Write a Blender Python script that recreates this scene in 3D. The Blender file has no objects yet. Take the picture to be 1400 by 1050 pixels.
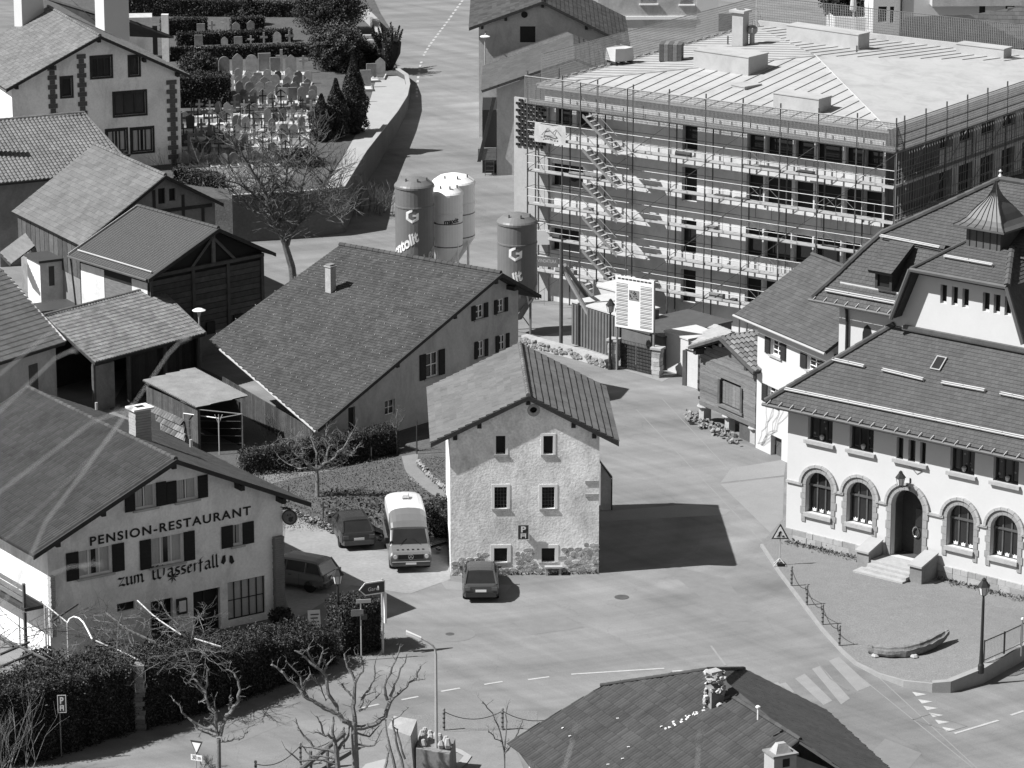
import bpy, math, random
from mathutils import Vector, Matrix
from mathutils.geometry import tessellate_polygon
random.seed(7)
R = math.radians
scene = bpy.context.scene
C = scene.collection
# ---------------------------------------------------------------- camera, sky, sun, exposure
CAMH, PITCH, FPX = 54.8, R(15.5), 5000.0
cam = bpy.data.cameras.new('camera'); camo = bpy.data.objects.new('camera', cam); C.objects.link(camo)
camo.location = (0, 0, CAMH); camo.rotation_euler = (R(90) - PITCH, 0, 0)
cam.sensor_width = 36; cam.lens = FPX / 1400 * 36; cam.clip_start = 0.5; cam.clip_end = 6000
cam.dof.use_dof = True; cam.dof.focus_distance = 178; cam.dof.aperture_fstop = 9
scene.camera = camo
SUN_AZ, SUN_EL = R(13), R(48.3)           # shadows fall towards +X, a little towards +Y
tosun = Vector((-math.cos(SUN_AZ) * math.cos(SUN_EL), -math.sin(SUN_AZ) * math.cos(SUN_EL), math.sin(SUN_EL)))
world = bpy.data.worlds.new('World'); scene.world = world; world.use_nodes = True
wn = world.node_tree.nodes; wl = world.node_tree.links
sky = wn.new('ShaderNodeTexSky'); sky.sky_type = 'NISHITA'; sky.sun_disc = False
sky.sun_elevation = SUN_EL; sky.sun_rotation = math.atan2(tosun.x, tosun.y); sky.altitude = 1200
bw = wn.new('ShaderNodeRGBToBW')          # black and white film
wl.new(sky.outputs[0], bw.inputs[0]); wl.new(bw.outputs[0], wn['Background'].inputs[0])
wn['Background'].inputs[1].default_value = 0.06
sun = bpy.data.lights.new('sun', 'SUN'); sun.energy = 4.2; sun.angle = R(0.53); sun.color = (1, 1, 1)
suno = bpy.data.objects.new('sun', sun); C.objects.link(suno)
suno.rotation_euler = (-tosun).to_track_quat('-Z', 'Y').to_euler(); suno.location = (-60, 120, 90)
scene.view_settings.view_transform = 'Standard'; scene.view_settings.look = 'None'
scene.view_settings.exposure = 1.0; scene.view_settings.gamma = 1.0
scene.render.resolution_x, scene.render.resolution_y = 1024, 768
# ---------------------------------------------------------------- survey helpers (sight lines from the viewpoint to known heights)
cp, sp = math.cos(PITCH), math.sin(PITCH)
def ray(px, py):
    a = (px - 700) / FPX; b = (525 - py) / FPX
    return Vector((a, cp + b * sp, -sp + b * cp))
def P(px, py, z=0.0):
    r = ray(px, py); t = (z - CAMH) / r.z
    return Vector((r.x * t, r.y * t, z))
def hgt(y):                                # the street climbs gently towards the back
    if y < 230: return 0.0
    d = y - 230
    return min(2.86, 0.056 * d * min(1, d / 12))
def Pg(px, py):
    z = 0
    for _ in range(30): z = .5 * z + .5 * hgt(P(px, py, z).y)
    return P(px, py, z)
class Fr:
    """building frame: u along the front, v back into the building, z up"""
    def __init__(s, x, y, az, z=0.0):
        s.o = Vector((x, y, z)); s.az = R(az); s.c, s.s = math.cos(s.az), math.sin(s.az)
    def __call__(s, u, v, z): return Vector((s.o.x + u * s.c - v * s.s, s.o.y + u * s.s + v * s.c, s.o.z + z))
    def d(s, u, v, z=0): return Vector((u * s.c - v * s.s, u * s.s + v * s.c, z))
    def hit(s, px, py, q, n):
        r = ray(px, py); t = (q.x * n.x + q.y * n.y) / (r.x * n.x + r.y * n.y)
        p = Vector((0, 0, CAMH)) + r * t; dx, dy = p.x - s.o.x, p.y - s.o.y
        return (dx * s.c + dy * s.s, -dx * s.s + dy * s.c, p.z - s.o.z)
    def v(s, px, py, v): h = s.hit(px, py, s(0, v, 0), s.d(0, 1)); return h[0], h[2]
    def u(s, px, py, u): h = s.hit(px, py, s(u, 0, 0), s.d(1, 0)); return h[1], h[2]
    def rect(s, a, b, v):                  # two opposite corners seen -> u0,z0,u1,z1
        p, q = s.v(*a, v), s.v(*b, v)
        return (min(p[0], q[0]), min(p[1], q[1]), max(p[0], q[0]), max(p[1], q[1]))
# ---------------------------------------------------------------- materials
MATS = {}
def mat(name, val, rough=.85, var=.18, scale=2.0, bump=0.0, tint=False, metal=0.0, spec=.3, fine=.1, stretch=None, trans=0.0, emit=0.0):
    if name in MATS: return MATS[name]
    m = bpy.data.materials.new(name); m.use_nodes = True; MATS[name] = m
    n, l = m.node_tree.nodes, m.node_tree.links
    b = n['Principled BSDF']; b.inputs['Roughness'].default_value = rough; b.inputs['Metallic'].default_value = metal
    b.inputs['Specular IOR Level'].default_value = spec
    if trans: b.inputs['Alpha'].default_value = 1 - trans
    geo = n.new('ShaderNodeNewGeometry'); mp = n.new('ShaderNodeMapping'); l.new(geo.outputs['Position'], mp.inputs[0])
    if stretch: mp.inputs['Scale'].default_value = stretch
    n1 = n.new('ShaderNodeTexNoise'); n1.inputs['Scale'].default_value = scale; n1.inputs['Detail'].default_value = 6; n1.inputs['Roughness'].default_value = .65
    n2 = n.new('ShaderNodeTexNoise'); n2.inputs['Scale'].default_value = scale * 11; n2.inputs['Detail'].default_value = 3
    l.new(mp.outputs[0], n1.inputs[0]); l.new(mp.outputs[0], n2.inputs[0])
    def math_(op, a, bb):
        q = n.new('ShaderNodeMath'); q.operation = op
        for i, x in enumerate((a, bb)):
            if isinstance(x, (int, float)): q.inputs[i].default_value = x
            else: l.new(x, q.inputs[i])
        return q.outputs[0]
    f1 = math_('ADD', math_('MULTIPLY', math_('SUBTRACT', n1.outputs[0], .5), var * 3.2), 1.0)
    f2 = math_('ADD', math_('MULTIPLY', math_('SUBTRACT', n2.outputs[0], .5), fine * 3.2), 1.0)
    col = math_('MULTIPLY', math_('MULTIPLY', f1, f2), val)
    if name in ('rough_plaster', 'cream_wall', 'inn_wall', 'grey_wall', 'concrete_dark', 'site_wall', 'roof_sheet', 'tile', 'tile_mid', 'slate_old', 'slate', 'school_tile'):
        n3 = n.new('ShaderNodeTexNoise'); n3.inputs['Scale'].default_value = .55; n3.inputs['Detail'].default_value = 9; n3.inputs['Roughness'].default_value = .72; n3.inputs['Distortion'].default_value = .6
        mp3 = n.new('ShaderNodeMapping'); mp3.inputs['Location'].default_value = (13, 5, 2); mp3.inputs['Scale'].default_value = (1, 1, .55 if 'wall' in name or 'plaster' in name else 1); l.new(geo.outputs['Position'], mp3.inputs[0]); l.new(mp3.outputs[0], n3.inputs[0])
        mr = n.new('ShaderNodeMapRange'); mr.inputs[1].default_value = .46; mr.inputs[2].default_value = .62; mr.inputs[3].default_value = 1.06; mr.inputs[4].default_value = {'rough_plaster': .76, 'school_tile': .93, 'roof_sheet': .9, 'site_wall': .84}.get(name, .82); l.new(n3.outputs[0], mr.inputs[0]); col = math_('MULTIPLY', col, mr.outputs[0])
    if tint:
        at = n.new('ShaderNodeAttribute'); at.attribute_name = 'tint'; col = math_('MULTIPLY', col, at.outputs['Fac'])
    cl = n.new('ShaderNodeClamp'); cl.inputs['Min'].default_value = .006; cl.inputs['Max'].default_value = .92; l.new(col, cl.inputs[0])
    l.new(cl.outputs[0], b.inputs['Base Color'])
    if emit:
        b.inputs['Emission Strength'].default_value = emit
    if bump:
        bm = n.new('ShaderNodeBump'); bm.inputs['Strength'].default_value = bump; bm.inputs['Distance'].default_value = .05
        ad = math_('ADD', n1.outputs[0], math_('MULTIPLY', n2.outputs[0], .5)); l.new(ad, bm.inputs['Height']); l.new(bm.outputs[0], b.inputs['Normal'])
    return m
M = {}
def _m(k, *a, **kw): M[k] = mat(k, *a, **kw)
_m('dark', .018, var=.1); _m('black', .012, rough=.6, var=.05); _m('glass', .02, rough=.12, var=.3, spec=.5, scale=1.2)
_m('white_wall', .49, var=.045, fine=.02, scale=.9, bump=.1); _m('cream_wall', .58, var=.16, scale=.8, bump=.2); _m('grey_wall', .40, var=.12, scale=.7, bump=.25)
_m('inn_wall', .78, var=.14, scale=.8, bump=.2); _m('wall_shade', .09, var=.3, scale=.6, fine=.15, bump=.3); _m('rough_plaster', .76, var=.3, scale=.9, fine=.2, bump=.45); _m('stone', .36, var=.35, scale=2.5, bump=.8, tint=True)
_m('pale_stone', .33, var=.2, scale=3, bump=.5); _m('trim_stone', .25, var=.16, scale=4, bump=.4)
_m('white', .72, var=.05, fine=.02, rough=.6); _m('offwhite', .42, var=.1); _m('concrete', .33, var=.14, scale=.6, fine=.08, bump=.2)
_m('site_wall', .5, var=.1, scale=.5, fine=.05); _m('board', .36, var=.14, scale=1.2, tint=False)
_m('steel', .22, rough=.5, var=.2, metal=.3); _m('steel_dark', .09, rough=.5, var=.3, metal=.2); _m('iron', .025, rough=.5, var=.2)
_m('wood', .14, var=.35, scale=2.5, stretch=(1, 1, 6), bump=.5, tint=True); _m('wood_dark', .035, var=.35, scale=2, bump=.4, tint=True); _m('wood_mid', .075, var=.4, scale=3, bump=.5, tint=True)
_m('shutter', .022, var=.2); _m('pebble', .2, var=.35, scale=2.5, bump=.8, tint=True); _m('bark', .13, var=.45, scale=6, bump=.8); _m('bark_light', .17, var=.45, scale=7, bump=.8)
_m('leaf', .034, var=.45, scale=1.5, tint=True, rough=.6); _m('leaf_dark', .034, var=.4, scale=1.5, tint=True, rough=.6); _m('leaf_core', .014, var=.2)
_m('leaf_pale', .085, var=.4, scale=1.5, tint=True)
_m('tile', .066, var=.22, scale=.5, tint=True, fine=.12); _m('tile_mid', .055, var=.2, scale=.5, tint=True, fine=.1); _m('tile_light', .13, var=.25, scale=.6, tint=True, fine=.12)
_m('slate', .118, var=.14, scale=.9, tint=True, fine=.1); _m('slate_dark', .07, var=.25, scale=.8, tint=True, fine=.12); _m('slate_old', .047, var=.22, scale=.7, tint=True, fine=.12); _m('sheet_dark', .052, var=.12, scale=.6, rough=.6)
_m('school_tile', .068, var=.07, scale=.6, tint=True, fine=.06); _m('copper', .085, var=.2, rough=.5, scale=2); _m('corrugated', .32, var=.3, scale=1.2, rough=.6, fine=.12); _m('zinc', .42, rough=.45, var=.1, metal=.3)
_m('roof_sheet', .34, var=.09, scale=.35, fine=.04, rough=.7); _m('seam', .17, var=.1)
_m('silo_grey', .14, rough=.45, var=.1, fine=.03); _m('silo_white', .72, rough=.4, var=.05, fine=.02)
_m('container', .12, var=.2, rough=.5); _m('container_white', .45, var=.1)
_m('rubber', .012, var=.1); _m('paint_dark', .022, rough=.22, var=.08, spec=.6, fine=.02); _m('paint_mid', .055, rough=.25, var=.08, spec=.6, fine=.02); _m('paint_grey', .12, rough=.25, var=.06, spec=.6, fine=.02)
_m('van_paint', .13, rough=.3, var=.06, spec=.5, fine=.02); _m('van_top', .5, rough=.35, var=.04, fine=.02); _m('chrome', .5, rough=.2, metal=.9, var=.05); _m('lamp_glass', .55, rough=.15, var=.05); _m('red_lamp', .11, rough=.2, var=.05)
_m('sign_dark', .05, rough=.5, var=.05, fine=.02); _m('grave', .2, var=.3, scale=3, bump=.4); _m('grave_dark', .07, var=.3, scale=3); _m('grave_white', .42, var=.2, scale=2)
_m('paint_line', .36, var=.25, scale=2, fine=.25); _m('paint_faint', .22, var=.14, scale=1.5, fine=.12)
_m('straw', .3, var=.2, scale=20)
# ---------------------------------------------------------------- mesh builder
def wloc(o):
    v = Vector((0, 0, 0))
    while o: v += o.location; o = o.parent
    return v
def setp(o, label=None, cat=None, group=None, kind=None, category=None):
    cat = cat or category
    for k, x in (('label', label), ('category', cat), ('group', group), ('kind', kind)):
        if x: o[k] = x
    return o
class MB:
    def __init__(s): s.v = []; s.f = []; s.t = []
    def quad(s, *p, t=1.0):
        n = len(s.v); s.v += [tuple(q) for q in p]; s.f.append(tuple(range(n, n + len(p)))); s.t.append(t); return s
    def raw(s, vs, fs, t=1.0):
        n = len(s.v); s.v += [tuple(q) for q in vs]; s.f += [tuple(i + n for i in f) for f in fs]; s.t += [t] * len(fs); return s
    def hexa(s, a, b, t=1.0):              # two quads a (bottom) b (top), same winding seen from above (ccw)
        n = len(a); vs = list(a) + list(b)
        fs = [tuple(reversed(range(n))), tuple(range(n, 2 * n))] + [(i, (i + 1) % n, n + (i + 1) % n, n + i) for i in range(n)]
        return s.raw(vs, fs, t)
    def prism(s, poly, off, t=1.0):        # polygon + offset vector
        return s.hexa([Vector(p) for p in poly], [Vector(p) + Vector(off) for p in poly], t)
    def fbox(s, fr, u0, u1, v0, v1, z0, z1, t=1.0):
        a = [fr(u0, v0, z0), fr(u1, v0, z0), fr(u1, v1, z0), fr(u0, v1, z0)]; b = [fr(u0, v0, z1), fr(u1, v0, z1), fr(u1, v1, z1), fr(u0, v1, z1)]
        return s.hexa(a, b, t)
    def box(s, c, sx, sy, sz, rz=0.0, t=1.0):  # centre of the base
        f = Fr(c[0], c[1], math.degrees(rz)); return s.fbox(f, -sx / 2, sx / 2, -sy / 2, sy / 2, c[2], c[2] + sz, t)
    def tube(s, a, b, r, r2=None, n=6, t=1.0):
        a, b = Vector(a), Vector(b); r2 = r if r2 is None else r2
        d = (b - a);
        if d.length < 1e-6: return s
        d.normalize(); x = d.orthogonal().normalized(); y = d.cross(x)
        A = [a + (x * math.cos(k * 2 * math.pi / n) + y * math.sin(k * 2 * math.pi / n)) * r for k in range(n)]
        B = [b + (x * math.cos(k * 2 * math.pi / n) + y * math.sin(k * 2 * math.pi / n)) * r2 for k in range(n)]
        return s.hexa(A, B, t)
    def path(s, pts, r, n=6, t=1.0):
        for i in range(len(pts) - 1):
            ra = r[i] if isinstance(r, (list, tuple)) else r; rb = r[i + 1] if isinstance(r, (list, tuple)) else r
            s.tube(pts[i], pts[i + 1], ra, rb, n, t)
        return s
    def lathe(s, c, prof, n=20, t=1.0, cap=True):
        vs = []; fs = []
        for (r, z) in prof:
            vs += [(c[0] + r * math.cos(2 * math.pi * k / n), c[1] + r * math.sin(2 * math.pi * k / n), c[2] + z) for k in range(n)]
        for i in range(len(prof) - 1):
            for k in range(n): fs.append((i * n + k, i * n + (k + 1) % n, (i + 1) * n + (k + 1) % n, (i + 1) * n + k))
        if cap: fs.append(tuple(reversed(range(n)))); fs.append(tuple(range((len(prof) - 1) * n, len(prof) * n)))
        return s.raw(vs, fs, t)
    def build(s, name, m, parent=None, smooth=False, tint=False, origin=None, **props):
        off = wloc(parent) if parent else (Vector(origin) if origin is not None else None)
        if off is None:
            k = len(s.v); off = Vector((sum(p[0] for p in s.v) / k, sum(p[1] for p in s.v) / k, min(p[2] for p in s.v)))
        me = bpy.data.meshes.new(name); me.from_pydata([(p[0] - off.x, p[1] - off.y, p[2] - off.z) for p in s.v], [], s.f)
        me.materials.append(M[m] if isinstance(m, str) else m)
        if any(q != 1.0 for q in s.t) or tint or (isinstance(m, str) and m in TINTED):
            a = me.attributes.new('tint', 'FLOAT', 'FACE'); a.data.foreach_set('value', s.t)
        if smooth: me.polygons.foreach_set('use_smooth', [True] * len(me.polygons))
        me.validate(); me.update()
        o = bpy.data.objects.new(name, me); C.objects.link(o); o.parent = parent
        if not parent: o.location = off
        return setp(o, **props)
TINTED = {'stone', 'pebble', 'wood', 'wood_dark', 'wood_mid', 'leaf', 'leaf_dark', 'leaf_pale', 'tile', 'tile_mid', 'tile_light', 'slate', 'slate_dark', 'slate_old', 'school_tile'}
def thing(name, label, cat, loc, group=None, rz=0.0):
    o = bpy.data.objects.new(name, None); C.objects.link(o); o.location = loc; o.rotation_euler.z = rz; o.empty_display_size = .3
    return setp(o, label, cat, group)
def copy_tree(o, parent=None):
    c = o.copy(); C.objects.link(c); c.parent = parent
    for ch in o.children: copy_tree(ch, c)
    return c
def place(proto, used, loc, rz, label=None, group=None):
    o = proto if not used else copy_tree(proto)
    used.append(1); o.location = loc; o.rotation_euler.z = rz
    if label: o['label'] = label
    if group: o['group'] = group
    return o
# ---------------------------------------------------------------- walls, windows, roofs
def wall_face(mb, fr, v, outer, holes=(), depth=.22, flip=False):
    rings = [outer] + list(holes)
    pts = [q for r in rings for q in r]
    tris = tessellate_polygon([[Vector((a, b, 0)) for a, b in r] for r in rings])
    vs = [fr(a, v, b) for a, b in pts]; fs = []
    for t in tris:
        p = [Vector(vs[i]) for i in t]; nn = (p[1] - p[0]).cross(p[2] - p[0])
        if (nn.dot(fr.d(0, -1)) < 0) != flip: t = t[::-1]
        fs.append(tuple(t))
    mb.raw(vs, fs)
    for h in holes:
        k = len(h)
        for i in range(k):
            a, b = h[i], h[(i + 1) % k]
            mb.quad(fr(a[0], v, a[1]), fr(b[0], v, b[1]), fr(b[0], v + depth, b[1]), fr(a[0], v + depth, a[1]))
def rect(u0, z0, u1, z1): return [(u0, z0), (u1, z0), (u1, z1), (u0, z1)]
def arch(u0, z0, u1, z1, n=10):
    r = (u1 - u0) / 2; c = (u0 + u1) / 2; zc = z1 - r
    return [(u0, z0), (u1, z0)] + [(c + r * math.cos(math.pi * k / n), zc + r * math.sin(math.pi * k / n)) for k in range(n + 1)]
def window(root, fr, v, box, depth=.16, frame='white', bars=(1, 1), sill=None, shutters=None, curtain=False, grill=False, fw=.06, surround=None, pane='glass', shape=None, sillmat='pale_stone', shw=None, shopen=True):
    u0, z0, u1, z1 = box; pv = v + depth
    mb = MB()
    poly = shape or rect(u0, z0, u1, z1)
    mb.quad(*[fr(a, pv, b) for a, b in poly]); pn = mb.build('window', pane, root)
    if frame:
        mb = MB(); f = pv - .05
        mb.fbox(fr, u0, u0 + fw, f, pv - .004, z0, z1); mb.fbox(fr, u1 - fw, u1, f, pv - .004, z0, z1); mb.fbox(fr, u0 + fw, u1 - fw, f, pv - .004, z0, z0 + fw)
        if not shape: mb.fbox(fr, u0 + fw, u1 - fw, f, pv - .004, z1 - fw, z1)
        nu, nz = bars
        for k in range(1, nu + 1):
            c = u0 + (u1 - u0) * k / (nu + 1); mb.fbox(fr, c - fw * .5, c + fw * .5, f + .006, pv - .006, z0 + fw, z1 - fw)
        for k in range(1, nz + 1):
            c = z0 + (z1 - z0) * k / (nz + 1); mb.fbox(fr, u0 + fw, u1 - fw, f + .012, pv - .008, c - fw * .35, c + fw * .35)
        mb.build('frame', frame, pn)
    if curtain:
        mb = MB()
        for k in range(2):
            a = u0 + fw + (u1 - u0 - 2 * fw) * (0 if k == 0 else .58); b = a + (u1 - u0 - 2 * fw) * .42
            n = 6
            for i in range(n):
                x0 = a + (b - a) * i / n; x1 = a + (b - a) * (i + 1) / n
                mb.quad(fr(x0, pv - .003 - .02 * (i % 2), z0 + fw), fr(x1, pv - .003 - .02 * ((i + 1) % 2), z0 + fw), fr(x1, pv - .003 - .02 * ((i + 1) % 2), z1 - fw), fr(x0, pv - .003 - .02 * (i % 2), z1 - fw))
        mb.build('curtain', 'offwhite', pn)
    if grill:
        mb = MB(); g = v + .07
        for k in range(1, 4): c = u0 + (u1 - u0) * k / 4; mb.tube(fr(c, g, z0), fr(c, g, z1), .012, n=4)
        for k in range(1, 6): c = z0 + (z1 - z0) * k / 6; mb.tube(fr(u0, g + .02, c), fr(u1, g + .02, c), .012, n=4)
        mb.build('grill', 'steel_dark', pn)
    if sill: MB().fbox(fr, u0 - .12, u1 + .12, v - sill, v + .05, z0 - .1, z0 - .003).build('sill', sillmat, pn)
    if surround:
        w = surround; mb = MB(); a, b = v - .018, v + .03
        mb.fbox(fr, u0 - w, u0 - .003, a, b, z0 - .0, z1 + w); mb.fbox(fr, u1 + .003, u1 + w, a, b, z0, z1 + w); mb.fbox(fr, u0, u1, a, b, z1 + .003, z1 + w)
        mb.build('surround', 'white', pn)
    if shutters:
        w = shw or (u1 - u0) * .5
        for sgn in shutters:
            a = u0 - w - .02 if sgn < 0 else u1 + .02
            sh = MB().fbox(fr, a, a + w, v - .06, v - .015, z0 - .02, z1 + .02).build('shutter', 'shutter', root)
            mb = MB()
            for k in range(7):
                zz = z0 + (z1 - z0) * (k + .5) / 7; mb.fbox(fr, a + .05, a + w - .05, v - .075, v - .062, zz - .05, zz + .03)
            mb.build('louvre', 'shutter', sh)
    return pn
def roof_plane(root, poly, m, kind='flat', tw=.25, th=.33, thick=.16, under='wood_dark', name='roof', lift=.025, jit=.2, stag=True, tv=.22, udir=None, amp=.33):
    """poly: convex planar polygon, first edge = eave (left to right seen from outside)"""
    poly = [Vector(p) for p in poly]; A, B = poly[0], poly[1]
    u = (B - A).normalized(); nrm = Vector((0, 0, 0))
    for i in range(1, len(poly) - 1): nrm += (poly[i] - A).cross(poly[i + 1] - A)
    nrm.normalize()
    if nrm.z < 0: nrm = -nrm
    if udir is not None: u = (udir - nrm * udir.dot(nrm)).normalized()
    w = nrm.cross(u)
    if w.z < 0: w = -w
    A = min(poly, key=lambda p: p.dot(w))
    slab = MB(); slab.prism(poly if (poly[1] - poly[0]).cross(poly[2] - poly[1]).z > 0 else poly[::-1], -nrm * thick)
    ro = slab.build(name, under, root)
    q = [((p - A).dot(u), (p - A).dot(w)) for p in poly]; H = max(b for a, b in q); mb = MB()
    def span(t):
        xs = []
        for i in range(len(q)):
            (a0, b0), (a1, b1) = q[i], q[(i + 1) % len(q)]
            if (b0 - t) * (b1 - t) <= 0 and abs(b1 - b0) > 1e-9: xs.append(a0 + (a1 - a0) * (t - b0) / (b1 - b0))
        return (min(xs), max(xs)) if len(xs) > 1 else None
    T = lambda a, b, h: A + u * a + w * b + nrm * h
    rows = max(1, round(H / th)); dh = H / rows
    if kind in ('flat', 'pan'):
        for r in range(rows):
            b0, b1 = r * dh - .01, (r + 1) * dh + dh * .12
            sp_ = span(min((r + .5) * dh, H - 1e-4)); slo = span(max(1e-4, r * dh)); shi = span(min((r + 1) * dh, H - 1e-4))
            if not sp_: continue
            s0, s1 = sp_; off = (tw * .5 if (stag and r % 2 and kind == 'flat') else 0)
            x = math.floor((s0 - off) / tw) * tw + off
            while x < s1 - .01:
                a0, a1 = max(x, s0), min(x + tw, s1); x += tw
                if a1 - a0 < .02: continue
                def cl(a, s_):
                    return min(max(a, s_[0] - .0), s_[1]) if s_ else a
                t = 1 + random.uniform(-tv, tv); j = random.uniform(0, lift * jit); g = .004 if kind == 'flat' else 0
                if a0 > s0 + 1e-6 and a1 < s1 - 1e-6: e0, e1, f0, f1 = a0, a1, a0, a1
                else:
                    e0, e1 = (a0, a1) if not slo else ((slo[0] if a0 <= s0 + 1e-6 else a0), (slo[1] if a1 >= s1 - 1e-6 else a1)); f0, f1 = (a0, a1) if not shi else ((shi[0] if a0 <= s0 + 1e-6 else a0), (shi[1] if a1 >= s1 - 1e-6 else a1))
                if kind == 'flat':
                    lo = lift + j; p = [T(e0 + g, b0, lo), T(e1 - g, b0, lo), T(f1 - g, b1, .006), T(f0 + g, b1, .006), T(e0 + g, b0, .0), T(e1 - g, b0, .0)]
                    mb.raw(p, [(0, 1, 2, 3), (4, 5, 1, 0)], t)
                else:
                    n = 4; pts = []
                    for (c0, c1, bb, hh) in ((e0, e1, b0, lift + j), (f0, f1, b1, .002)):
                        for k in range(n + 1): fk = k / n; pts.append(T(c0 + (c1 - c0) * fk, bb, hh + tw * amp * math.sin(math.pi * fk)))
                    for k in range(n + 1): pts.append(T(e0 + (e1 - e0) * k / n, b0, 0))
                    mb.raw(pts, [(k, k + 1, n + 2 + k, n + 1 + k) for k in range(n)] + [(2 * n + 2 + k, 2 * n + 3 + k, k + 1, k) for k in range(n)], t)
        o = mb.build('roof_tiles', m, ro, kind='stuff')
    else:                                   # sheets with standing seams or corrugation
        x0, x1 = min(a for a, b in q), max(a for a, b in q)
        mb.raw([p + nrm * .012 for p in poly], [tuple(range(len(poly)))]); mb.build('roof_sheet', m, ro)
        x = x0 + tw; mb = MB()
        while x < x1 - .02:
            ys = []
            for i in range(len(q)):
                (a0, b0), (a1, b1) = q[i], q[(i + 1) % len(q)]
                if (a0 - x) * (a1 - x) <= 0 and abs(a1 - a0) > 1e-9: ys.append(b0 + (b1 - b0) * (x - a0) / (a1 - a0))
            if len(ys) > 1:
                y0, y1 = min(ys), max(ys); hw = th
                if kind == 'seam':
                    mb.hexa([T(x - hw, y0, .013), T(x + hw, y0, .013), T(x + hw, y1, .013), T(x - hw, y1, .013)], [T(x - hw, y0, lift), T(x + hw, y0, lift), T(x + hw, y1, lift), T(x - hw, y1, lift)])
                else:
                    mb.raw([T(x - tw / 2, y0, .014), T(x, y0, lift), T(x + tw / 2, y0, .014), T(x - tw / 2, y1, .014), T(x, y1, lift), T(x + tw / 2, y1, .014)], [(0, 1, 4, 3), (1, 2, 5, 4)])
            x += tw
        mb.build('seams', 'seam' if kind == 'seam' else m, ro, kind='stuff')
    return ro
def ridge_tiles(root, a, b, m, r=.11, step=.4, name='ridge_tile'):
    a, b = Vector(a), Vector(b); n = max(1, int((b - a).length / step)); mb = MB()
    for k in range(n):
        p = a.lerp(b, k / n); q = a.lerp(b, (k + 1.08) / n); t = 1 + random.uniform(-.2, .25); mb.tube(p, q, r * 1.08, r * .92, 8, t)
    return mb.build(name, m, root, kind='stuff')
def verge(root, a, b, w=.05, h=.2, m='wood_dark', out=Vector((0, 0, 0))):
    a, b = Vector(a) + out, Vector(b) + out; d = (b - a).normalized(); s = d.cross(Vector((0, 0, 1))).normalized() * w; dz = Vector((0, 0, h))
    return MB().hexa([a - s - dz, b - s - dz, b + s - dz, a + s - dz], [a - s, b - s, b + s, a + s]).build('bargeboard', m, root)
def gable_house(name, label, cat, fr, uL, zL, uR, zR, zr, L, of=.6, os=.6, ob=.4, wall='cream_wall', tile='tile', kind='flat', tw=.25, th=.33, wins=(), zb=-.6, beams=True, thick=.16, ridge=True, tile2=None, kind2=None, tw2=None, th2=None, wdepth=.2, lift=.03, sidewins=(), gable='wood_dark', tv=.22, amp=.33):
    root = thing(name, label, cat, fr(0, of + .5, 0))
    sl, sr = (zr - zL) / uL, (zr - zR) / uR
    gz = lambda u: zr + (sl * u if u < 0 else -sr * u) - thick - .05
    a, b = -uL + os, uR - os
    mb = MB(); outer = [(a, zb), (b, zb), (b, gz(b)), (0, gz(0)), (a, gz(a))]
    holes = [w.get('shape') or rect(*w['box']) for w in wins]
    wall_face(mb, fr, of, outer, holes, wdepth)
    vb = L - ob
    wall_face(mb, fr, vb, outer, (), flip=True)
    mb.quad(fr(a, vb, zb), fr(a, of, zb), fr(a, of, gz(a)), fr(a, vb, gz(a))); mb.quad(fr(b, of, zb), fr(b, vb, zb), fr(b, vb, gz(b)), fr(b, of, gz(b)))
    mb.build('wall', wall, root)
    for w in wins: w = dict(w); bx = w.pop('box'); window(root, fr, of, bx, **w)
    k1 = dict(kind=kind, tw=tw, th=th, thick=thick, lift=lift, tv=tv, amp=amp)
    roof_plane(root, [fr(-uL, L, zL), fr(-uL, 0, zL), fr(0, 0, zr), fr(0, L, zr)], tile, **k1)
    if kind2: k1.update(kind=kind2, tw=tw2, th=th2)
    roof_plane(root, [fr(uR, 0, zR), fr(uR, L, zR), fr(0, L, zr), fr(0, 0, zr)], tile2 or tile, **k1)
    if ridge: ridge_tiles(root, fr(0, -.02, zr + .03), fr(0, L, zr + .03), tile)
    for s_, z_ in ((-uL, zL), (uR, zR)): verge(root, fr(0, -.06, zr + .02), fr(s_, -.06, z_ + .02), h=.22, m=gable)
    if beams:
        for uu in (-uL + os + .25, -uL * .5, 0, uR * .5, uR - os - .25):
            zz = gz(uu) - .02; MB().fbox(fr, uu - .1, uu + .1, .08, of + .02, zz - .24, zz).build('purlin', 'wood_dark', root)
    return root
def text_mesh(root, txt, fr, v, u, z, size, m, name='lettering', depth=.012, width=None, bold=0.0, label=None, place_fn=None, sp=1.0):
    cu = bpy.data.curves.new('t', 'FONT'); cu.body = txt; cu.size = size; cu.extrude = 0; cu.offset = bold; cu.space_character = sp
    o = bpy.data.objects.new('t', cu); C.objects.link(o); bpy.context.view_layer.update()
    me = bpy.data.meshes.new_from_object(o.evaluated_get(bpy.context.evaluated_depsgraph_get()))
    bpy.data.objects.remove(o); xs = [p.co.x for p in me.vertices]; k = (width / (max(xs) - min(xs))) if width else 1; x0 = min(xs)
    mb = MB(); pf = place_fn or (lambda a, b: fr(u + a, v - depth, z + b))
    mb.raw([pf((p.co.x - x0) * k, p.co.y) for p in me.vertices], [tuple(p.vertices) for p in me.polygons]); bpy.data.meshes.remove(me)
    return mb.build(name, m, root, label=label)
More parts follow.
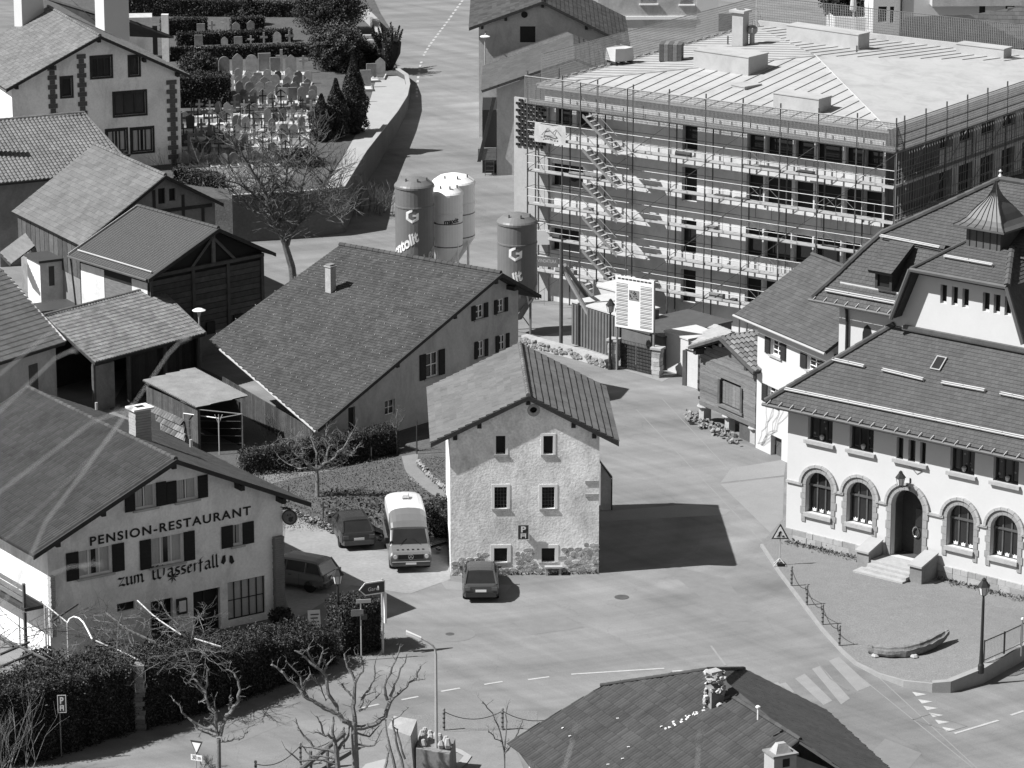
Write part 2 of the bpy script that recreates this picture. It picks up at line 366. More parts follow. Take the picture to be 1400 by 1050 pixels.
# ================================================================ SETTING
def asphalt():
    m = bpy.data.materials.new('asphalt'); m.use_nodes = True; n, l = m.node_tree.nodes, m.node_tree.links
    b = n['Principled BSDF']; b.inputs['Roughness'].default_value = .9; b.inputs['Specular IOR Level'].default_value = .2
    geo = n.new('ShaderNodeNewGeometry')
    def noise(scale, detail, rot=0, sc=(1, 1, 1), rough=.6):
        m0 = n.new('ShaderNodeMapping'); m0.inputs['Rotation'].default_value = (0, 0, -rot); l.new(geo.outputs['Position'], m0.inputs[0]); mp = n.new('ShaderNodeMapping'); mp.inputs['Scale'].default_value = sc; l.new(m0.outputs[0], mp.inputs[0])
        t = n.new('ShaderNodeTexNoise'); t.inputs['Scale'].default_value = scale; t.inputs['Detail'].default_value = detail; t.inputs['Roughness'].default_value = rough; l.new(mp.outputs[0], t.inputs[0]); return t.outputs[0]
    def ramp(s, a, b_, c0, c1):
        r = n.new('ShaderNodeMapRange'); r.inputs[1].default_value = a; r.inputs[2].default_value = b_; r.inputs[3].default_value = c0; r.inputs[4].default_value = c1; l.new(s, r.inputs[0]); return r.outputs[0]
    def mul(a, c):
        q = n.new('ShaderNodeMath'); q.operation = 'MULTIPLY'; l.new(a, q.inputs[0])
        if isinstance(c, float): q.inputs[1].default_value = c
        else: l.new(c, q.inputs[1])
        return q.outputs[0]
    f = ramp(noise(.1, 6), .3, .7, .84, 1.14)                              # broad wear
    f = mul(f, ramp(noise(.35, 6, R(22), (.12, 1.5, 1)), .3, .72, .8, 1.14))  # wheel tracks along the street
    f = mul(f, ramp(noise(.45, 6, R(-52), (.12, 1.4, 1)), .42, .72, 1.06, .8))  # bends
    f = mul(f, ramp(noise(1.1, 8, 0, (1, 1, 1), .75), .3, .75, .95, 1.06)); f = mul(f, ramp(noise(14, 3), .3, .7, .9, 1.1)); f = mul(f, ramp(noise(60, 2), .3, .7, .93, 1.07))
    vor = n.new('ShaderNodeTexVoronoi'); vor.feature = 'DISTANCE_TO_EDGE'; vor.inputs['Scale'].default_value = .16; vor.inputs['Randomness'].default_value = 1
    nz = n.new('ShaderNodeTexNoise'); nz.inputs['Scale'].default_value = .8; nz.inputs['Detail'].default_value = 5; l.new(geo.outputs['Position'], nz.inputs[0])
    mx = n.new('ShaderNodeMix'); mx.data_type = 'VECTOR'; mx.inputs['Factor'].default_value = .75; l.new(geo.outputs['Position'], mx.inputs['A'])
    va = n.new('ShaderNodeVectorMath'); va.operation = 'ADD'; l.new(geo.outputs['Position'], va.inputs[0]); sc_ = n.new('ShaderNodeVectorMath'); sc_.operation = 'SCALE'; sc_.inputs['Scale'].default_value = 1.6; l.new(nz.outputs['Color'], sc_.inputs[0]); l.new(sc_.outputs[0], va.inputs[1]); l.new(va.outputs[0], vor.inputs['Vector'])
    f = mul(f, ramp(vor.outputs['Distance'], .0, .005, .88, 1.0)); 
    dv = n.new('ShaderNodeVectorMath'); dv.operation = 'DISTANCE'; dv.inputs[1].default_value = (-2, 172, 0); l.new(geo.outputs['Position'], dv.inputs[0])
    cx = n.new('ShaderNodeCombineXYZ'); l.new(dv.outputs['Value'], cx.inputs[0]); sx_ = n.new('ShaderNodeSeparateXYZ'); l.new(geo.outputs['Position'], sx_.inputs[0]); l.new(mul(sx_.outputs[0], .09), cx.inputs[1]); l.new(mul(sx_.outputs[1], .05), cx.inputs[2])
    t2 = n.new('ShaderNodeTexNoise'); t2.inputs['Scale'].default_value = .55; t2.inputs['Detail'].default_value = 5; t2.inputs['Roughness'].default_value = .6; l.new(cx.outputs[0], t2.inputs[0])   # tyre-darkened turning lanes round the square
    f = mul(f, ramp(t2.outputs[0], .34, .7, 1.08, .82)); f = mul(f, .188)
    l.new(f, b.inputs['Base Color']); return m
M['asphalt'] = asphalt()
_m('gravel', .165, var=.12, scale=1.6, fine=.4, bump=.5); _m('ground', .09, var=.3, scale=.4, fine=.3, bump=.6); _m('soil', .085, var=.3, scale=1.0, fine=.38, bump=1.0); _m('kerb', .25, var=.15, scale=2, fine=.1)
_m('path', .18, var=.16, scale=1.2, fine=.15); _m('dirt', .23, var=.2, scale=.5, fine=.15, bump=.3); _m('turf', .075, var=.3, scale=.8, fine=.35, bump=.8); _m('patch', .165, var=.14, scale=2, fine=.12); _m('patch_light', .205, var=.1, scale=1.0, fine=.1); _m('concrete_dark', .2, var=.25, scale=.7, fine=.12, bump=.3); _m('slab_light', .3, var=.1, scale=.7, fine=.06)
def sheet(name, m, x0, x1, ys, dz):
    mb = MB()
    for i in range(len(ys) - 1):
        a, b = ys[i], ys[i + 1]; mb.quad((x0, a, hgt(a) + dz), (x1, a, hgt(a) + dz), (x1, b, hgt(b) + dz), (x0, b, hgt(b) + dz))
    return mb
ys = [-400, 100] + list(range(206, 300, 4)) + [320, 360, 600, 1500, 4000]
sheet('ground', 'ground', -2500, 2500, ys, -.03).build('ground', 'ground', origin=(0, 0, 0), kind='structure')
ROAD = sheet('road', 'asphalt', -45, 48, [110] + list(range(206, 300, 4)) + [320, 345], 0).build('road', 'asphalt', origin=(0, 160, 0), kind='structure')
def flat(name, m, pts, dz=.004, parent=None, z=None, **kw):
    """a sheet laid on the street, outline given as seen"""
    p = [(Pg(*q) if z is None else P(*q, z)) for q in pts]; mb = MB(); tri = tessellate_polygon([[Vector((q.x, q.y, 0)) for q in p]])
    vs = [Vector((q.x, q.y, q.z + dz)) for q in p]; fs = []
    for t in tri:
        nn = (vs[t[1]] - vs[t[0]]).cross(vs[t[2]] - vs[t[0]]); fs.append(tuple(t) if nn.z > 0 else tuple(reversed(t)))
    mb.raw(vs, fs); return mb.build(name, m, parent, **kw)
# pale packed dirt of the parking place and the site, patches in the tarmac, one of them a painted sunlit strip
flat('parking_ground', 'dirt', [(392, 700), (440, 722), (500, 752), (612, 760), (616, 792), (560, 812), (480, 800), (400, 850), (385, 800)], .008, kind='structure')
flat('site_ground', 'dirt', [(700, 470), (760, 455), (1010, 430), (1010, 470), (905, 522), (850, 505), (760, 480)], .008, kind='structure')
mb = MB(); c = P(619, 867); mb.lathe((c.x, c.y, 0), [(1.02, .0), (1.02, .006)], 36); mb.build('tarmac_or_sun_patch', 'patch', ROAD)
c = P(614, 867)
for (px, py, r, m) in ((615, 867, .2, 'steel_dark'), (850, 816.5, .34, 'steel_dark')):
    c = P(px, py); MB().lathe((c.x, c.y, 0), [(r, 0), (r, .012), (r * .8, .013)], 24).build('manhole_cover', m, ROAD)
for pts in ([(820, 700), (945, 689), (1000, 697), (990, 704), (820, 713)], [(1000, 640), (1075, 628), (1072, 650), (985, 660)], [(985, 662), (1072, 652), (1070, 720), (1060, 735)], [(600, 712 + 80), (640, 798), (700, 800), (690, 812), (610, 806)]):  # first outline: sunlit strip between two shadows, painted as paler ground
    flat('tarmac_or_sun_patch', 'patch_light', pts, .007, ROAD)
for pts in ([(700, 850), (770, 842), (800, 858), (725, 868)], [(455, 985), (520, 968), (545, 975), (475, 992)], [(900, 770), (990, 790), (1040, 850), (1000, 850)], [(1210, 1010), (1260, 1030), (1235, 1060), (1170, 1050)], [(300, 1010), (390, 975), (405, 983), (318, 1019)]):
    flat('tarmac_or_sun_patch', 'patch', pts, .005, ROAD)
# street up to the back: right-hand gutter, dotted edge line
pts = [(633, 0), (624, 12), (615, 25), (606, 37), (597, 49), (588, 61), (580, 74), (575, 88), (572, 103), (570, 120), (570, 134)]
for i in range(len(pts) - 1):
    for k in range(3):
        f = (k + .15) / 3; g = (k + .7) / 3; a = Pg(*pts[i]).lerp(Pg(*pts[i + 1]), f); b = Pg(*pts[i]).lerp(Pg(*pts[i + 1]), g); d = (b - a).normalized(); s = Vector((-d.y, d.x, 0)) * .09
        a.z += .006; b.z += .006; MB().quad(a - s, a + s, b + s, b - s).build('edge_dash', 'paint_line', ROAD)
# centre lines of the main road
def dash(name, a, b, w=.07, m='paint_line'):
    a, b = P(*a), P(*b); d = (b - a).normalized(); s = Vector((-d.y, d.x, 0)) * w; z = Vector((0, 0, .016 if name == 'skid_mark' else .011)); MB().quad(a - s + z, b - s + z, b + s + z, a + s + z).build(name, m, ROAD)
for a, b in (((603, 945.5), (629, 941)), ((662, 936), (687, 932)), ((722, 929.5), (751, 925.5)), ((919, 918), (933, 917)), ((549, 957), (572, 952.5)), ((495, 968), (518, 963))): dash('lane_dash', a, b)
dash('lane_line', (781, 922), (908, 914))
dash('lane_line', (1305, 1003), (1365, 985)); dash('lane_dash', (1382, 978), (1400, 972)); dash('lane_dash', (972, 883), (992, 910), .05, 'paint_faint')
for i, (x, y) in enumerate(((1247, 946), (1255, 956), (1262, 965), (1270, 974.5), (1278, 984), (1288, 994))):   # give-way teeth
    a, b, c = P(x, y), P(x + 20, y + 3.2), P(x + 5.5, y + 6); z = Vector((0, 0, .006)); MB().quad(a + z, c + z, b + z).build('give_way_tooth', 'paint_line', ROAD)
for q in ([(1056, 935), (1063, 932.5), (1101, 966), (1093, 972)], [(1066, 935), (1074, 933), (1086, 946), (1080, 949)], [(1087, 928), (1100, 921), (1138, 958), (1126, 964)], [(1110, 914.5), (1122, 910), (1162, 955), (1150, 963)], [(1133, 903.5), (1147, 898), (1190, 938), (1172, 945)]):
    flat('crosswalk_bar', 'paint_faint', q, .006, ROAD)
for a, b, w in (((1175, 925), (1330, 1050), .03), ((1200, 925), (1400, 1110), .03), ((1085, 645), (1160, 730), .02), ((870, 560), (1060, 760), .02), ((905, 545), (1090, 742), .02)): dash('tarmac_joint', a, b, w, 'patch_light')
for a, b in (((1248, 984), (1272, 976)), ((1248, 984), (1298, 1000)), ((1272, 976), (1322, 993)), ((1298, 1000), (1322, 993))): dash('tarmac_joint', a, b, .025, 'patch')
dash('skid_mark', (1117, 905), (1135, 928), .035, 'patch'); dash('skid_mark', (1135, 928), (1160, 944), .04, 'patch')
# ---- gravel forecourt of the school: raised towards the right where a low wall holds it
_so = P(1074, 741)
def zf(x, y):
    v = (x - _so.x) * .643 + (y - _so.y) * .766
    return .12 + .8 * min(1, max(0, (x - 15.5) / 7.5)) * min(1, max(0, (-v - 1.8) / 6.5))
def Pf(px, py):
    z = .12
    for _ in range(20): q_ = P(px, py, z); z = .5 * z + .5 * zf(q_.x, q_.y)
    return P(px, py, z)
edge = [(1040, 744), (1052, 762), (1064, 781), (1092, 818), (1122, 858), (1150, 889), (1168, 905), (1200, 921), (1236, 931), (1275, 935), (1300, 933), (1345, 915), (1405, 880), (1440, 860)]
E3 = [Pf(*q) for q in edge]; back = [Pf(1440, 800), Pf(1405, 780), Pf(1250, 750), Pf(1074, 705)]
top = E3 + back; mb = MB(); tri = tessellate_polygon([[Vector((q.x, q.y, 0)) for q in top]])
fs = []
for t in tri:
    nn = (top[t[1]] - top[t[0]]).cross(top[t[2]] - top[t[0]]); fs.append(tuple(t) if nn.z > 0 else tuple(reversed(t)))
mb.raw(top, fs); FORE = mb.build('forecourt', 'gravel', kind='structure')
import bmesh
bm_ = bmesh.new(); bm_.from_mesh(FORE.data); bmesh.ops.subdivide_edges(bm_, edges=bm_.edges[:], cuts=7, use_grid_fill=True)
for v_ in bm_.verts: v_.co.z = zf(v_.co.x + FORE.location.x, v_.co.y + FORE.location.y) - FORE.location.z
bm_.to_mesh(FORE.data); bm_.free()
mb = MB()
for i in range(len(E3) - 1):
    a, b = E3[i], E3[i + 1]; d = (b - a).normalized(); n_ = Vector((d.y, -d.x, 0)); w = .12 if i < 9 else .3; up = Vector((0, 0, .012 if i < 9 else .05))
    mb.hexa([Vector((a.x, a.y, -.2)) + n_ * .02, Vector((b.x, b.y, -.2)) + n_ * .02, Vector((b.x, b.y, -.2)) - n_ * w, Vector((a.x, a.y, -.2)) - n_ * w], [a + n_ * .02 + up, b + n_ * .02 + up, b - n_ * w + up, a - n_ * w + up])
mb.build('kerb', 'kerb', FORE)
# ---- garden with path, terrace of the cemetery
GARDEN = flat('garden', 'soil', [(318, 676), (400, 655), (470, 640), (545, 625), (560, 600), (612, 590), (616, 740), (575, 752), (515, 728), (440, 716), (392, 694), (318, 700)], .05, z=.1, kind='structure')
flat('garden_path', 'path', [(549, 624), (572, 620), (570, 638), (588, 655), (618, 680), (618, 694), (588, 674), (560, 655), (553, 640)], .01, z=.15, kind='structure')
flat('back_yard', 'turf', [(150, 560), (350, 650), (480, 640), (545, 625), (610, 590), (590, 560), (440, 590), (290, 510), (200, 470)], .02, kind='structure')
TZ = 2.9
tp = [(470, 261), (500, 212), (525, 180), (543, 157), (556, 136), (559.5, 120), (557, 107), (545, 99), (533, 72), (534, 40), (520, 18), (500, -25), (300, -30), (60, -20), (60, 200), (235, 268), (317, 273), (420, 267)]
tw3 = [P(*q, TZ) for q in tp]
mb = MB(); base = [Vector((q.x, q.y, -1)) for q in tw3]
area = sum(tw3[i].x * tw3[(i + 1) % len(tw3)].y - tw3[(i + 1) % len(tw3)].x * tw3[i].y for i in range(len(tw3)))
ring = tw3 if area > 0 else tw3[::-1]
tri = tessellate_polygon([[Vector((q.x, q.y, 0)) for q in ring]]); fs = []
for t in tri:
    nn = (ring[t[1]] - ring[t[0]]).cross(ring[t[2]] - ring[t[0]]); fs.append(tuple(t) if nn.z > 0 else tuple(reversed(t)))
mb.raw(ring, fs)
for i in range(len(ring)):
    a, b = ring[i], ring[(i + 1) % len(ring)]; mb.quad((a.x, a.y, -1), (b.x, b.y, -1), b, a)
CEM = mb.build('cemetery_ground', 'turf', kind='structure')
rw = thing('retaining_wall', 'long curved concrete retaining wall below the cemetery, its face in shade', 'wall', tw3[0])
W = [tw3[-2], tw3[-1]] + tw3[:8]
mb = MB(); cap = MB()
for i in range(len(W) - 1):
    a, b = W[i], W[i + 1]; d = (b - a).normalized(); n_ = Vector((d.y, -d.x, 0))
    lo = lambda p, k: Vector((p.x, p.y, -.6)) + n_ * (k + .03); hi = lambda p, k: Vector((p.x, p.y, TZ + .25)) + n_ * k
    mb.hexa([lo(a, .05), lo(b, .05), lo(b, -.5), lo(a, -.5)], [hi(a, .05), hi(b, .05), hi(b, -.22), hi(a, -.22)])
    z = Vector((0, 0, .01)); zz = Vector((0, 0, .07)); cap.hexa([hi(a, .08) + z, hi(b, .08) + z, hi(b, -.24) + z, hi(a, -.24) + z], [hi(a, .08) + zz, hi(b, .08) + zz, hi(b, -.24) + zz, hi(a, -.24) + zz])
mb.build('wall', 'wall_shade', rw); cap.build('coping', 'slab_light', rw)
flat('cemetery_path', 'slab_light', [(466, 259), (497, 211), (522, 180), (540, 157), (553, 136), (556, 121), (553, 109), (543, 104), (515, 106), (508, 130), (497, 165), (475, 205), (452, 245), (440, 264)], .02, z=TZ, kind='structure')
flat('cemetery_gravel', 'gravel', [(240, 160), (300, 142), (420, 120), (425, 190), (400, 240), (320, 262), (245, 240)], .012, z=TZ, kind='structure')
flat('far_lane', 'concrete_dark', [(150, 2), (420, 4), (415, 18), (300, 14), (150, 14)], .06, z=TZ, kind='structure')
# ================================================================ BUILDINGS
# ---- old stone house in the middle
SH = Fr(.76, 163.88, 2.3); SV = .13
def wr(fr, v, a, b, **k): return dict(box=fr.rect(a, b, v), **k)
w = []
for cx in (684.5, 749.5):
    w.append(wr(SH, SV, (cx - 6.5, 596), (cx + 6.5, 621), frame='wood_dark', bars=(0, 0), sill=.05, surround=.12, pane='black', depth=.25))
    w.append(wr(SH, SV, (cx - 8.5, 666), (cx + 8.5, 695), frame=None, sill=.05, surround=.14, grill=True, pane='black', depth=.3))
    w.append(wr(SH, SV, (cx - 9, 749.5), (cx + 9, 768.5), frame='wood_dark', bars=(0, 0), surround=.17, sill=.03, pane='black', depth=.25))
cu, cz = SH.v(729.5, 561, SV); circ = [(cu + .17 * math.cos(k * math.pi / 8), cz + .17 * math.sin(k * math.pi / 8)) for k in range(16)]
w.append(dict(box=(cu - .1, cz - .1, cu + .1, cz + .1), shape=circ, frame=None, pane='black', depth=.3))
house = gable_house('stone_house', 'old three-storey rubble stone house with patchy plaster and small barred windows', 'house', SH, 4.56, 6.55, 4.24, 6.5, 8.78, 9.6, of=SV, os=.9, wall='rough_plaster', tile='slate', kind='flat', tw=.55, th=.36, wins=w, tile2='slate', kind2='flat', tw2=.9, th2=.36, lift=.055, tv=.09)
MB().lathe((0, 0, 0), [(.17, 0), (.27, 0), (.27, .03), (.17, .03)], 20, cap=False)
mb = MB()
for k in range(16):
    a, b = circ[k], circ[(k + 1) % 16]; o = lambda q, f: (cu + (q[0] - cu) * f, cz + (q[1] - cz) * f)
    (a1, b1), (a2, b2) = o(a, 1.75), o(b, 1.75); mb.quad(SH(a[0], SV - .02, a[1]), SH(a1, SV - .02, b1), SH(a2, SV - .02, b2), SH(b[0], SV - .02, b[1]))
mb.build('vent_surround', 'pale_stone', house)
# exposed rubble stones of the base
sm = []
for k in range(7):
    mb = MB(); n = 7
    rr = [random.uniform(.8, 1.08) for _ in range(n)]
    ring0 = [(math.cos(2 * math.pi * i / n) * rr[i], 0, math.sin(2 * math.pi * i / n) * rr[i]) for i in range(n)]
    ring1 = [(x * .9, -1 + random.uniform(-.3, .3), z * .88) for x, y, z in ring0]
    mb.raw(ring0 + ring1, [tuple(range(n, 2 * n))] + [(i, n + i, n + (i + 1) % n, (i + 1) % n) for i in range(n)], .75 + .08 * k)
    o = mb.build('stone', 'stone', None, origin=(0, 0, 0)); me = o.data; bpy.data.objects.remove(o); sm.append(me)
sm2 = []
for me_ in sm: m2_ = me_.copy(); m2_.materials[0] = M['pebble']; sm2.append(m2_)
base_w = [q['box'] for q in w if q['box'][1] < 1.6]
random.seed(11); z = .12
while z < 1.75:
    hh = random.uniform(.15, .26); u = -3.62
    while u < 3.34:
        ww = min(random.uniform(.2, .5), 3.36 - u); cu_, cz_ = u + ww / 2, z + hh / 2; u += ww * .97
        lim = 1.15 + .2 * math.sin(u * 2.1) + (.35 if u > 1 else 0) - (.35 if u < -2 else 0)
        if cz_ > lim or ww < .12: continue
        if any(b[0] - .35 < cu_ < b[2] + .35 and b[1] - .25 < cz_ < b[3] + .3 for b in base_w): continue
        o = bpy.data.objects.new('stone', random.choice(sm)); C.objects.link(o); o.parent = house
        o.location = SH(cu_, SV + .002, cz_) - house.location; o.rotation_euler = (0, random.uniform(-.12, .12), SH.az); o.scale = (ww * .55, random.uniform(.008, .03), hh * .57)
    z += hh * .95
# corner blocks, bench, parking sign
for py0, py1 in ((657, 661), (675, 679)):
    b = SH.rect((800, py0), (820, py1), SV); MB().fbox(SH, b[0], min(b[2], 3.33), SV - .035, SV + .03, b[1], b[3]).build('corner_block', 'pale_stone', house)
be = thing('bench', 'short pale bench against the base of the stone house', 'bench', SH(1.15, -.1, 0))
MB().fbox(SH, .78, 1.62, -.2, .1, .36, .44).build('seat', 'pale_stone', be); MB().fbox(SH, .82, .94, -.15, .08, -.02, .36).build('leg', 'pale_stone', be); MB().fbox(SH, 1.44, 1.56, -.15, .08, -.02, .36).build('leg', 'pale_stone', be)
def parking_sign(fr, v, a, b, label, mount=None):
    x0, z0, x1, z1 = fr.rect(a, b, v); s = thing('parking_sign', label, 'sign', fr((x0 + x1) / 2, v, z0))
    MB().fbox(fr, x0, x1, v - .03, v, z0, z1).build('plate', 'sign_dark', s)
    w_ = x1 - x0; h = z1 - z0; t = .03; mb = MB(); f = v - .034
    for q in ((x0, x1, z0, z0 + t), (x0, x1, z1 - t, z1), (x0, x0 + t, z0 + t, z1 - t), (x1 - t, x1, z0 + t, z1 - t)): mb.fbox(fr, q[0], q[1], f - .004, f, q[2], q[3])
    mb.build('border', 'white', s)
    text_mesh(s, 'P', fr, f, x0 + w_ * .3, z0 + h * .52, h * .52, 'white', width=w_ * .42, bold=.012)
    mb = MB(); a0, a1, b0, b1 = x0 + w_ * .27, x0 + w_ * .73, z0 + h * .12, z0 + h * .42; t = .045     # small car symbol, seen as a ladder of bars
    for q in ((a0, a0 + t, b0, b1), (a1 - t, a1, b0, b1), (a0 + t, a1 - t, (b0 + b1) / 2 - t / 2, (b0 + b1) / 2 + t / 2), (a0 + t, a1 - t, b1 - t, b1)): mb.fbox(fr, q[0], q[1], f - .006, f, q[2], q[3])
    mb.build('car_symbol', 'white', s)
    if mount: MB().tube(mount[0], mount[1], .03).build('post', 'steel', s)
    else: MB().fbox(fr, x0 + .1, x1 - .1, v, v + .14, z0 + h * .4, z0 + h * .5).build('bracket', 'steel', s)
    return s
parking_sign(SH, -.02, (707.5, 717), (723.5, 738), 'dark parking sign fixed to the stone house wall')
# side wall and small lamp behind it
q = P(821, 697); sw = Fr(q.x, q.y, 0); b = sw.v(836, 655, 0); e = sw.v(821, 634, 0)
g = thing('garden_wall', 'low buttress wall with sloping dark cap beside the stone house', 'wall', q)
MB().hexa([sw(0, 0, -.1), sw(b[0], 0, -.1), sw(b[0], .25, -.1), sw(0, .25, -.1)], [sw(0, 0, e[1]), sw(b[0], 0, b[1]), sw(b[0], .25, b[1]), sw(0, .25, e[1])]).build('wall', 'grey_wall', g)
MB().hexa([sw(-.05, -.03, e[1] + .06), sw(b[0] + .05, -.03, b[1]), sw(b[0] + .05, .28, b[1]), sw(-.05, .28, e[1] + .06)], [sw(-.05, -.03, e[1] + .13), sw(b[0] + .05, -.03, b[1] + .07), sw(b[0] + .05, .28, b[1] + .07), sw(-.05, .28, e[1] + .13)]).build('cap', 'iron', g); MB().fbox(sw, b[0], b[0] + .05, -.03, .05, -.05, b[1]).build('drain_pipe', 'iron', g)

# ---- restaurant
RF = Fr(-14.81, 154.21, 34.17)
sh = dict(frame='white', bars=(2, 0), sill=.12, curtain=True, shutters=(-1, 1), depth=.18, sillmat='grey_wall')
w = [wr(RF, .7, (107, 754), (153, 782), shw=.6, **sh), wr(RF, .7, (206, 737), (251, 767), shw=.55, **sh), wr(RF, .7, (318, 718), (331, 744), shw=.58, **dict(sh, bars=(0, 0))),
     wr(RF, .7, (184, 666), (213, 692), shw=.5, **dict(sh, bars=(1, 0))), wr(RF, .7, (241, 657), (270, 681), shw=.5, **dict(sh, bars=(1, 0))),
     wr(RF, .7, (206, 823), (237, 862), frame='wood_dark', bars=(0, 0), pane='black', depth=.35), wr(RF, .7, (264, 810), (302, 862), frame='wood_dark', bars=(1, 2), pane='black', depth=.3),
     wr(RF, .7, (311, 797), (363, 838), frame='wood_dark', bars=(4, 1), depth=.15, fw=.05, pane='offwhite'), wr(RF, .7, (160, 826), (185, 833), frame=None, pane='black')]
rest = gable_house('restaurant', 'two-storey plastered inn with big lettering, shutters and a wide tiled gable roof', 'building', RF, 7.11, 5.47, 6.86, 5.4, 8.59, 14.25, of=.7, os=1.05, wall='inn_wall', tile='tile', kind='pan', tw=.19, th=.42, wins=w, tile2='slate_old', kind2='flat', tw2=.3, th2=.3, lift=.02, tv=.16, zb=-.6, amp=.6)
a = RF.v(123, 746, .69); b = RF.v(343, 703.5, .69)
text_mesh(rest, 'PENSION-RESTAURANT', RF, .69, a[0], a[1], .56, 'black', width=b[0] - a[0], label='tall plain black letters reading PENSION-RESTAURANT', sp=1.2, bold=.014)
NIB = {'z': (.62, [[(.05, .62), (.3, .55), (.55, .62), (.1, .05), (.35, .12), (.6, .02)]]), 'u': (.68, [[(.08, .6), (.16, .55), (.16, .1), (.28, .02), (.45, .12)], [(.45, .6), (.53, .54), (.53, .1), (.63, .02)]]),
       'm': (1.0, [[(.04, .55), (.14, .6), (.14, .02)], [(.14, .52), (.36, .62), (.44, .5), (.44, .02)], [(.44, .52), (.66, .62), (.76, .5), (.76, .08), (.88, .02)]]),
       'W': (1.35, [[(.02, .95), (.2, 1.0), (.22, .1), (.4, .0), (.62, .15)], [(.42, .95), (.6, 1.0), (.62, .1), (.85, .0), (1.1, .2), (1.15, .7), (.95, .98)], [(.22, .5), (.42, .6)]]),
       'a': (.66, [[(.12, .55), (.4, .62), (.48, .5), (.48, .1), (.6, .02)], [(.48, .38), (.14, .26), (.14, .08), (.3, .0), (.48, .14)]]), 's': (.52, [[(.45, .58), (.15, .58), (.12, .4), (.42, .24), (.4, .04), (.08, .04)]]),
       'S': (.4, [[(.14, -.05), (.14, .85), (.35, .98)]]), 'e': (.55, [[(.16, .35), (.44, .44), (.36, .6), (.14, .5), (.14, .1), (.28, .0), (.48, .12)]]), 'r': (.5, [[(.06, .56), (.16, .6), (.16, .02)], [(.16, .5), (.4, .62)]]),
       'f': (.45, [[(.16, -.12), (.16, .85), (.38, .98)], [(.02, .58), (.36, .58)]]), 'l': (.32, [[(.12, .98), (.14, .08), (.26, .0)]])}
mb = MB(); a = RF.v(161, 802.5, .69); b = RF.v(299, 771.5, .69); txt = 'zum Wasserfall'; tot = sum(NIB[c][0] if c != ' ' else .5 for c in txt); k = (b[0] - a[0]) / tot; x = a[0]; hz = .62
for c in txt:
    if c == ' ': x += .5 * k; continue
    wd, st = NIB[c]
    for s_ in st:
        for i in range(len(s_) - 1):
            (x0, z0), (x1, z1) = s_[i], s_[i + 1]; nb = (.07, .06)
            pts = [(x + (x0 - nb[0]) * k, a[1] + (z0 - nb[1]) * hz), (x + (x0 + nb[0]) * k, a[1] + (z0 + nb[1]) * hz), (x + (x1 + nb[0]) * k, a[1] + (z1 + nb[1]) * hz), (x + (x1 - nb[0]) * k, a[1] + (z1 - nb[1]) * hz)]
            mb.quad(*[RF(p[0], .676 - .0006 * i, p[1]) for p in pts])
    x += wd * k
for s_ in (-1, 1):                         # ornament at the end of the line, star ornament under the name
    uu, zz = RF.v(311 + s_ * 5, 768, .69); mb.quad(*[RF(uu + dx, .672, zz + dz) for dx, dz in ((-.08 * s_, .32), (.06 * s_, .28), (.16 * s_, -.02), (.02 * s_, -.12), (-.1 * s_, .02))])
uu, zz = RF.v(236, 789, .69)
for k_ in range(7):
    an = k_ * math.pi * 2 / 7; mb.quad(RF(uu, .671, zz), RF(uu + .12 * math.cos(an - .3), .671, zz + .12 * math.sin(an - .3)), RF(uu + .3 * math.cos(an), .671, zz + .3 * math.sin(an)), RF(uu + .12 * math.cos(an + .3), .671, zz + .12 * math.sin(an + .3)))
mb.build('lettering', 'black', rest, label='black Gothic lettering reading zum Wasserfall with small ornaments')
for (pa, pb) in (((374, 736), (389, 832)), ((67, 788), (76, 840))):     # brick corner piers
    b = RF.rect(pa, pb, .55); mb = MB(); z = b[1] - 1
    while z < b[3]: mb.fbox(RF, b[0] + random.uniform(0, .03), b[2] - random.uniform(0, .03), .45, .75, z, z + .085, .8); z += .1
    mb.build('brick_pier', 'pale_stone' if pa[0] < 100 else 'concrete_dark', rest, kind='stuff')
b = RF.rect((242, 820), (256, 838), .6); mbx = MB().fbox(RF, b[0], b[2], .55, .69, b[1], b[3]).build('menu_case', 'wood_dark', rest); MB().fbox(RF, b[0] + .08, b[2] - .08, .54, .552, b[1] + .12, b[3] - .08).build('menu_card', 'white', mbx)
# chimney
cp_ = P(192, 592, 8.2); ch = MB(); cf = Fr(cp_.x, cp_.y, 34.17)
z = -.6
while z < 1.35: ch.fbox(cf, -.42 + random.uniform(0, .025), .42 - random.uniform(0, .025), -.32, .32, 8 + z, 8 + z + .115); z += .13
cho = ch.build('chimney', 'pale_stone', rest, kind='stuff'); MB().fbox(cf, -.52, .52, -.42, .42, 9.36, 9.45).build('chimney_cap', 'white', cho); MB().fbox(cf, -.2, .2, -.14, .14, 9.45, 9.47).build('flue', 'black', cho)
for px, py in ((132, 560), (261, 611)):
    p = P(px, py, 7.6); MB().tube(p, p + Vector((0, 0, .35)), .07, n=8).build('vent_pipe', 'zinc', rest)
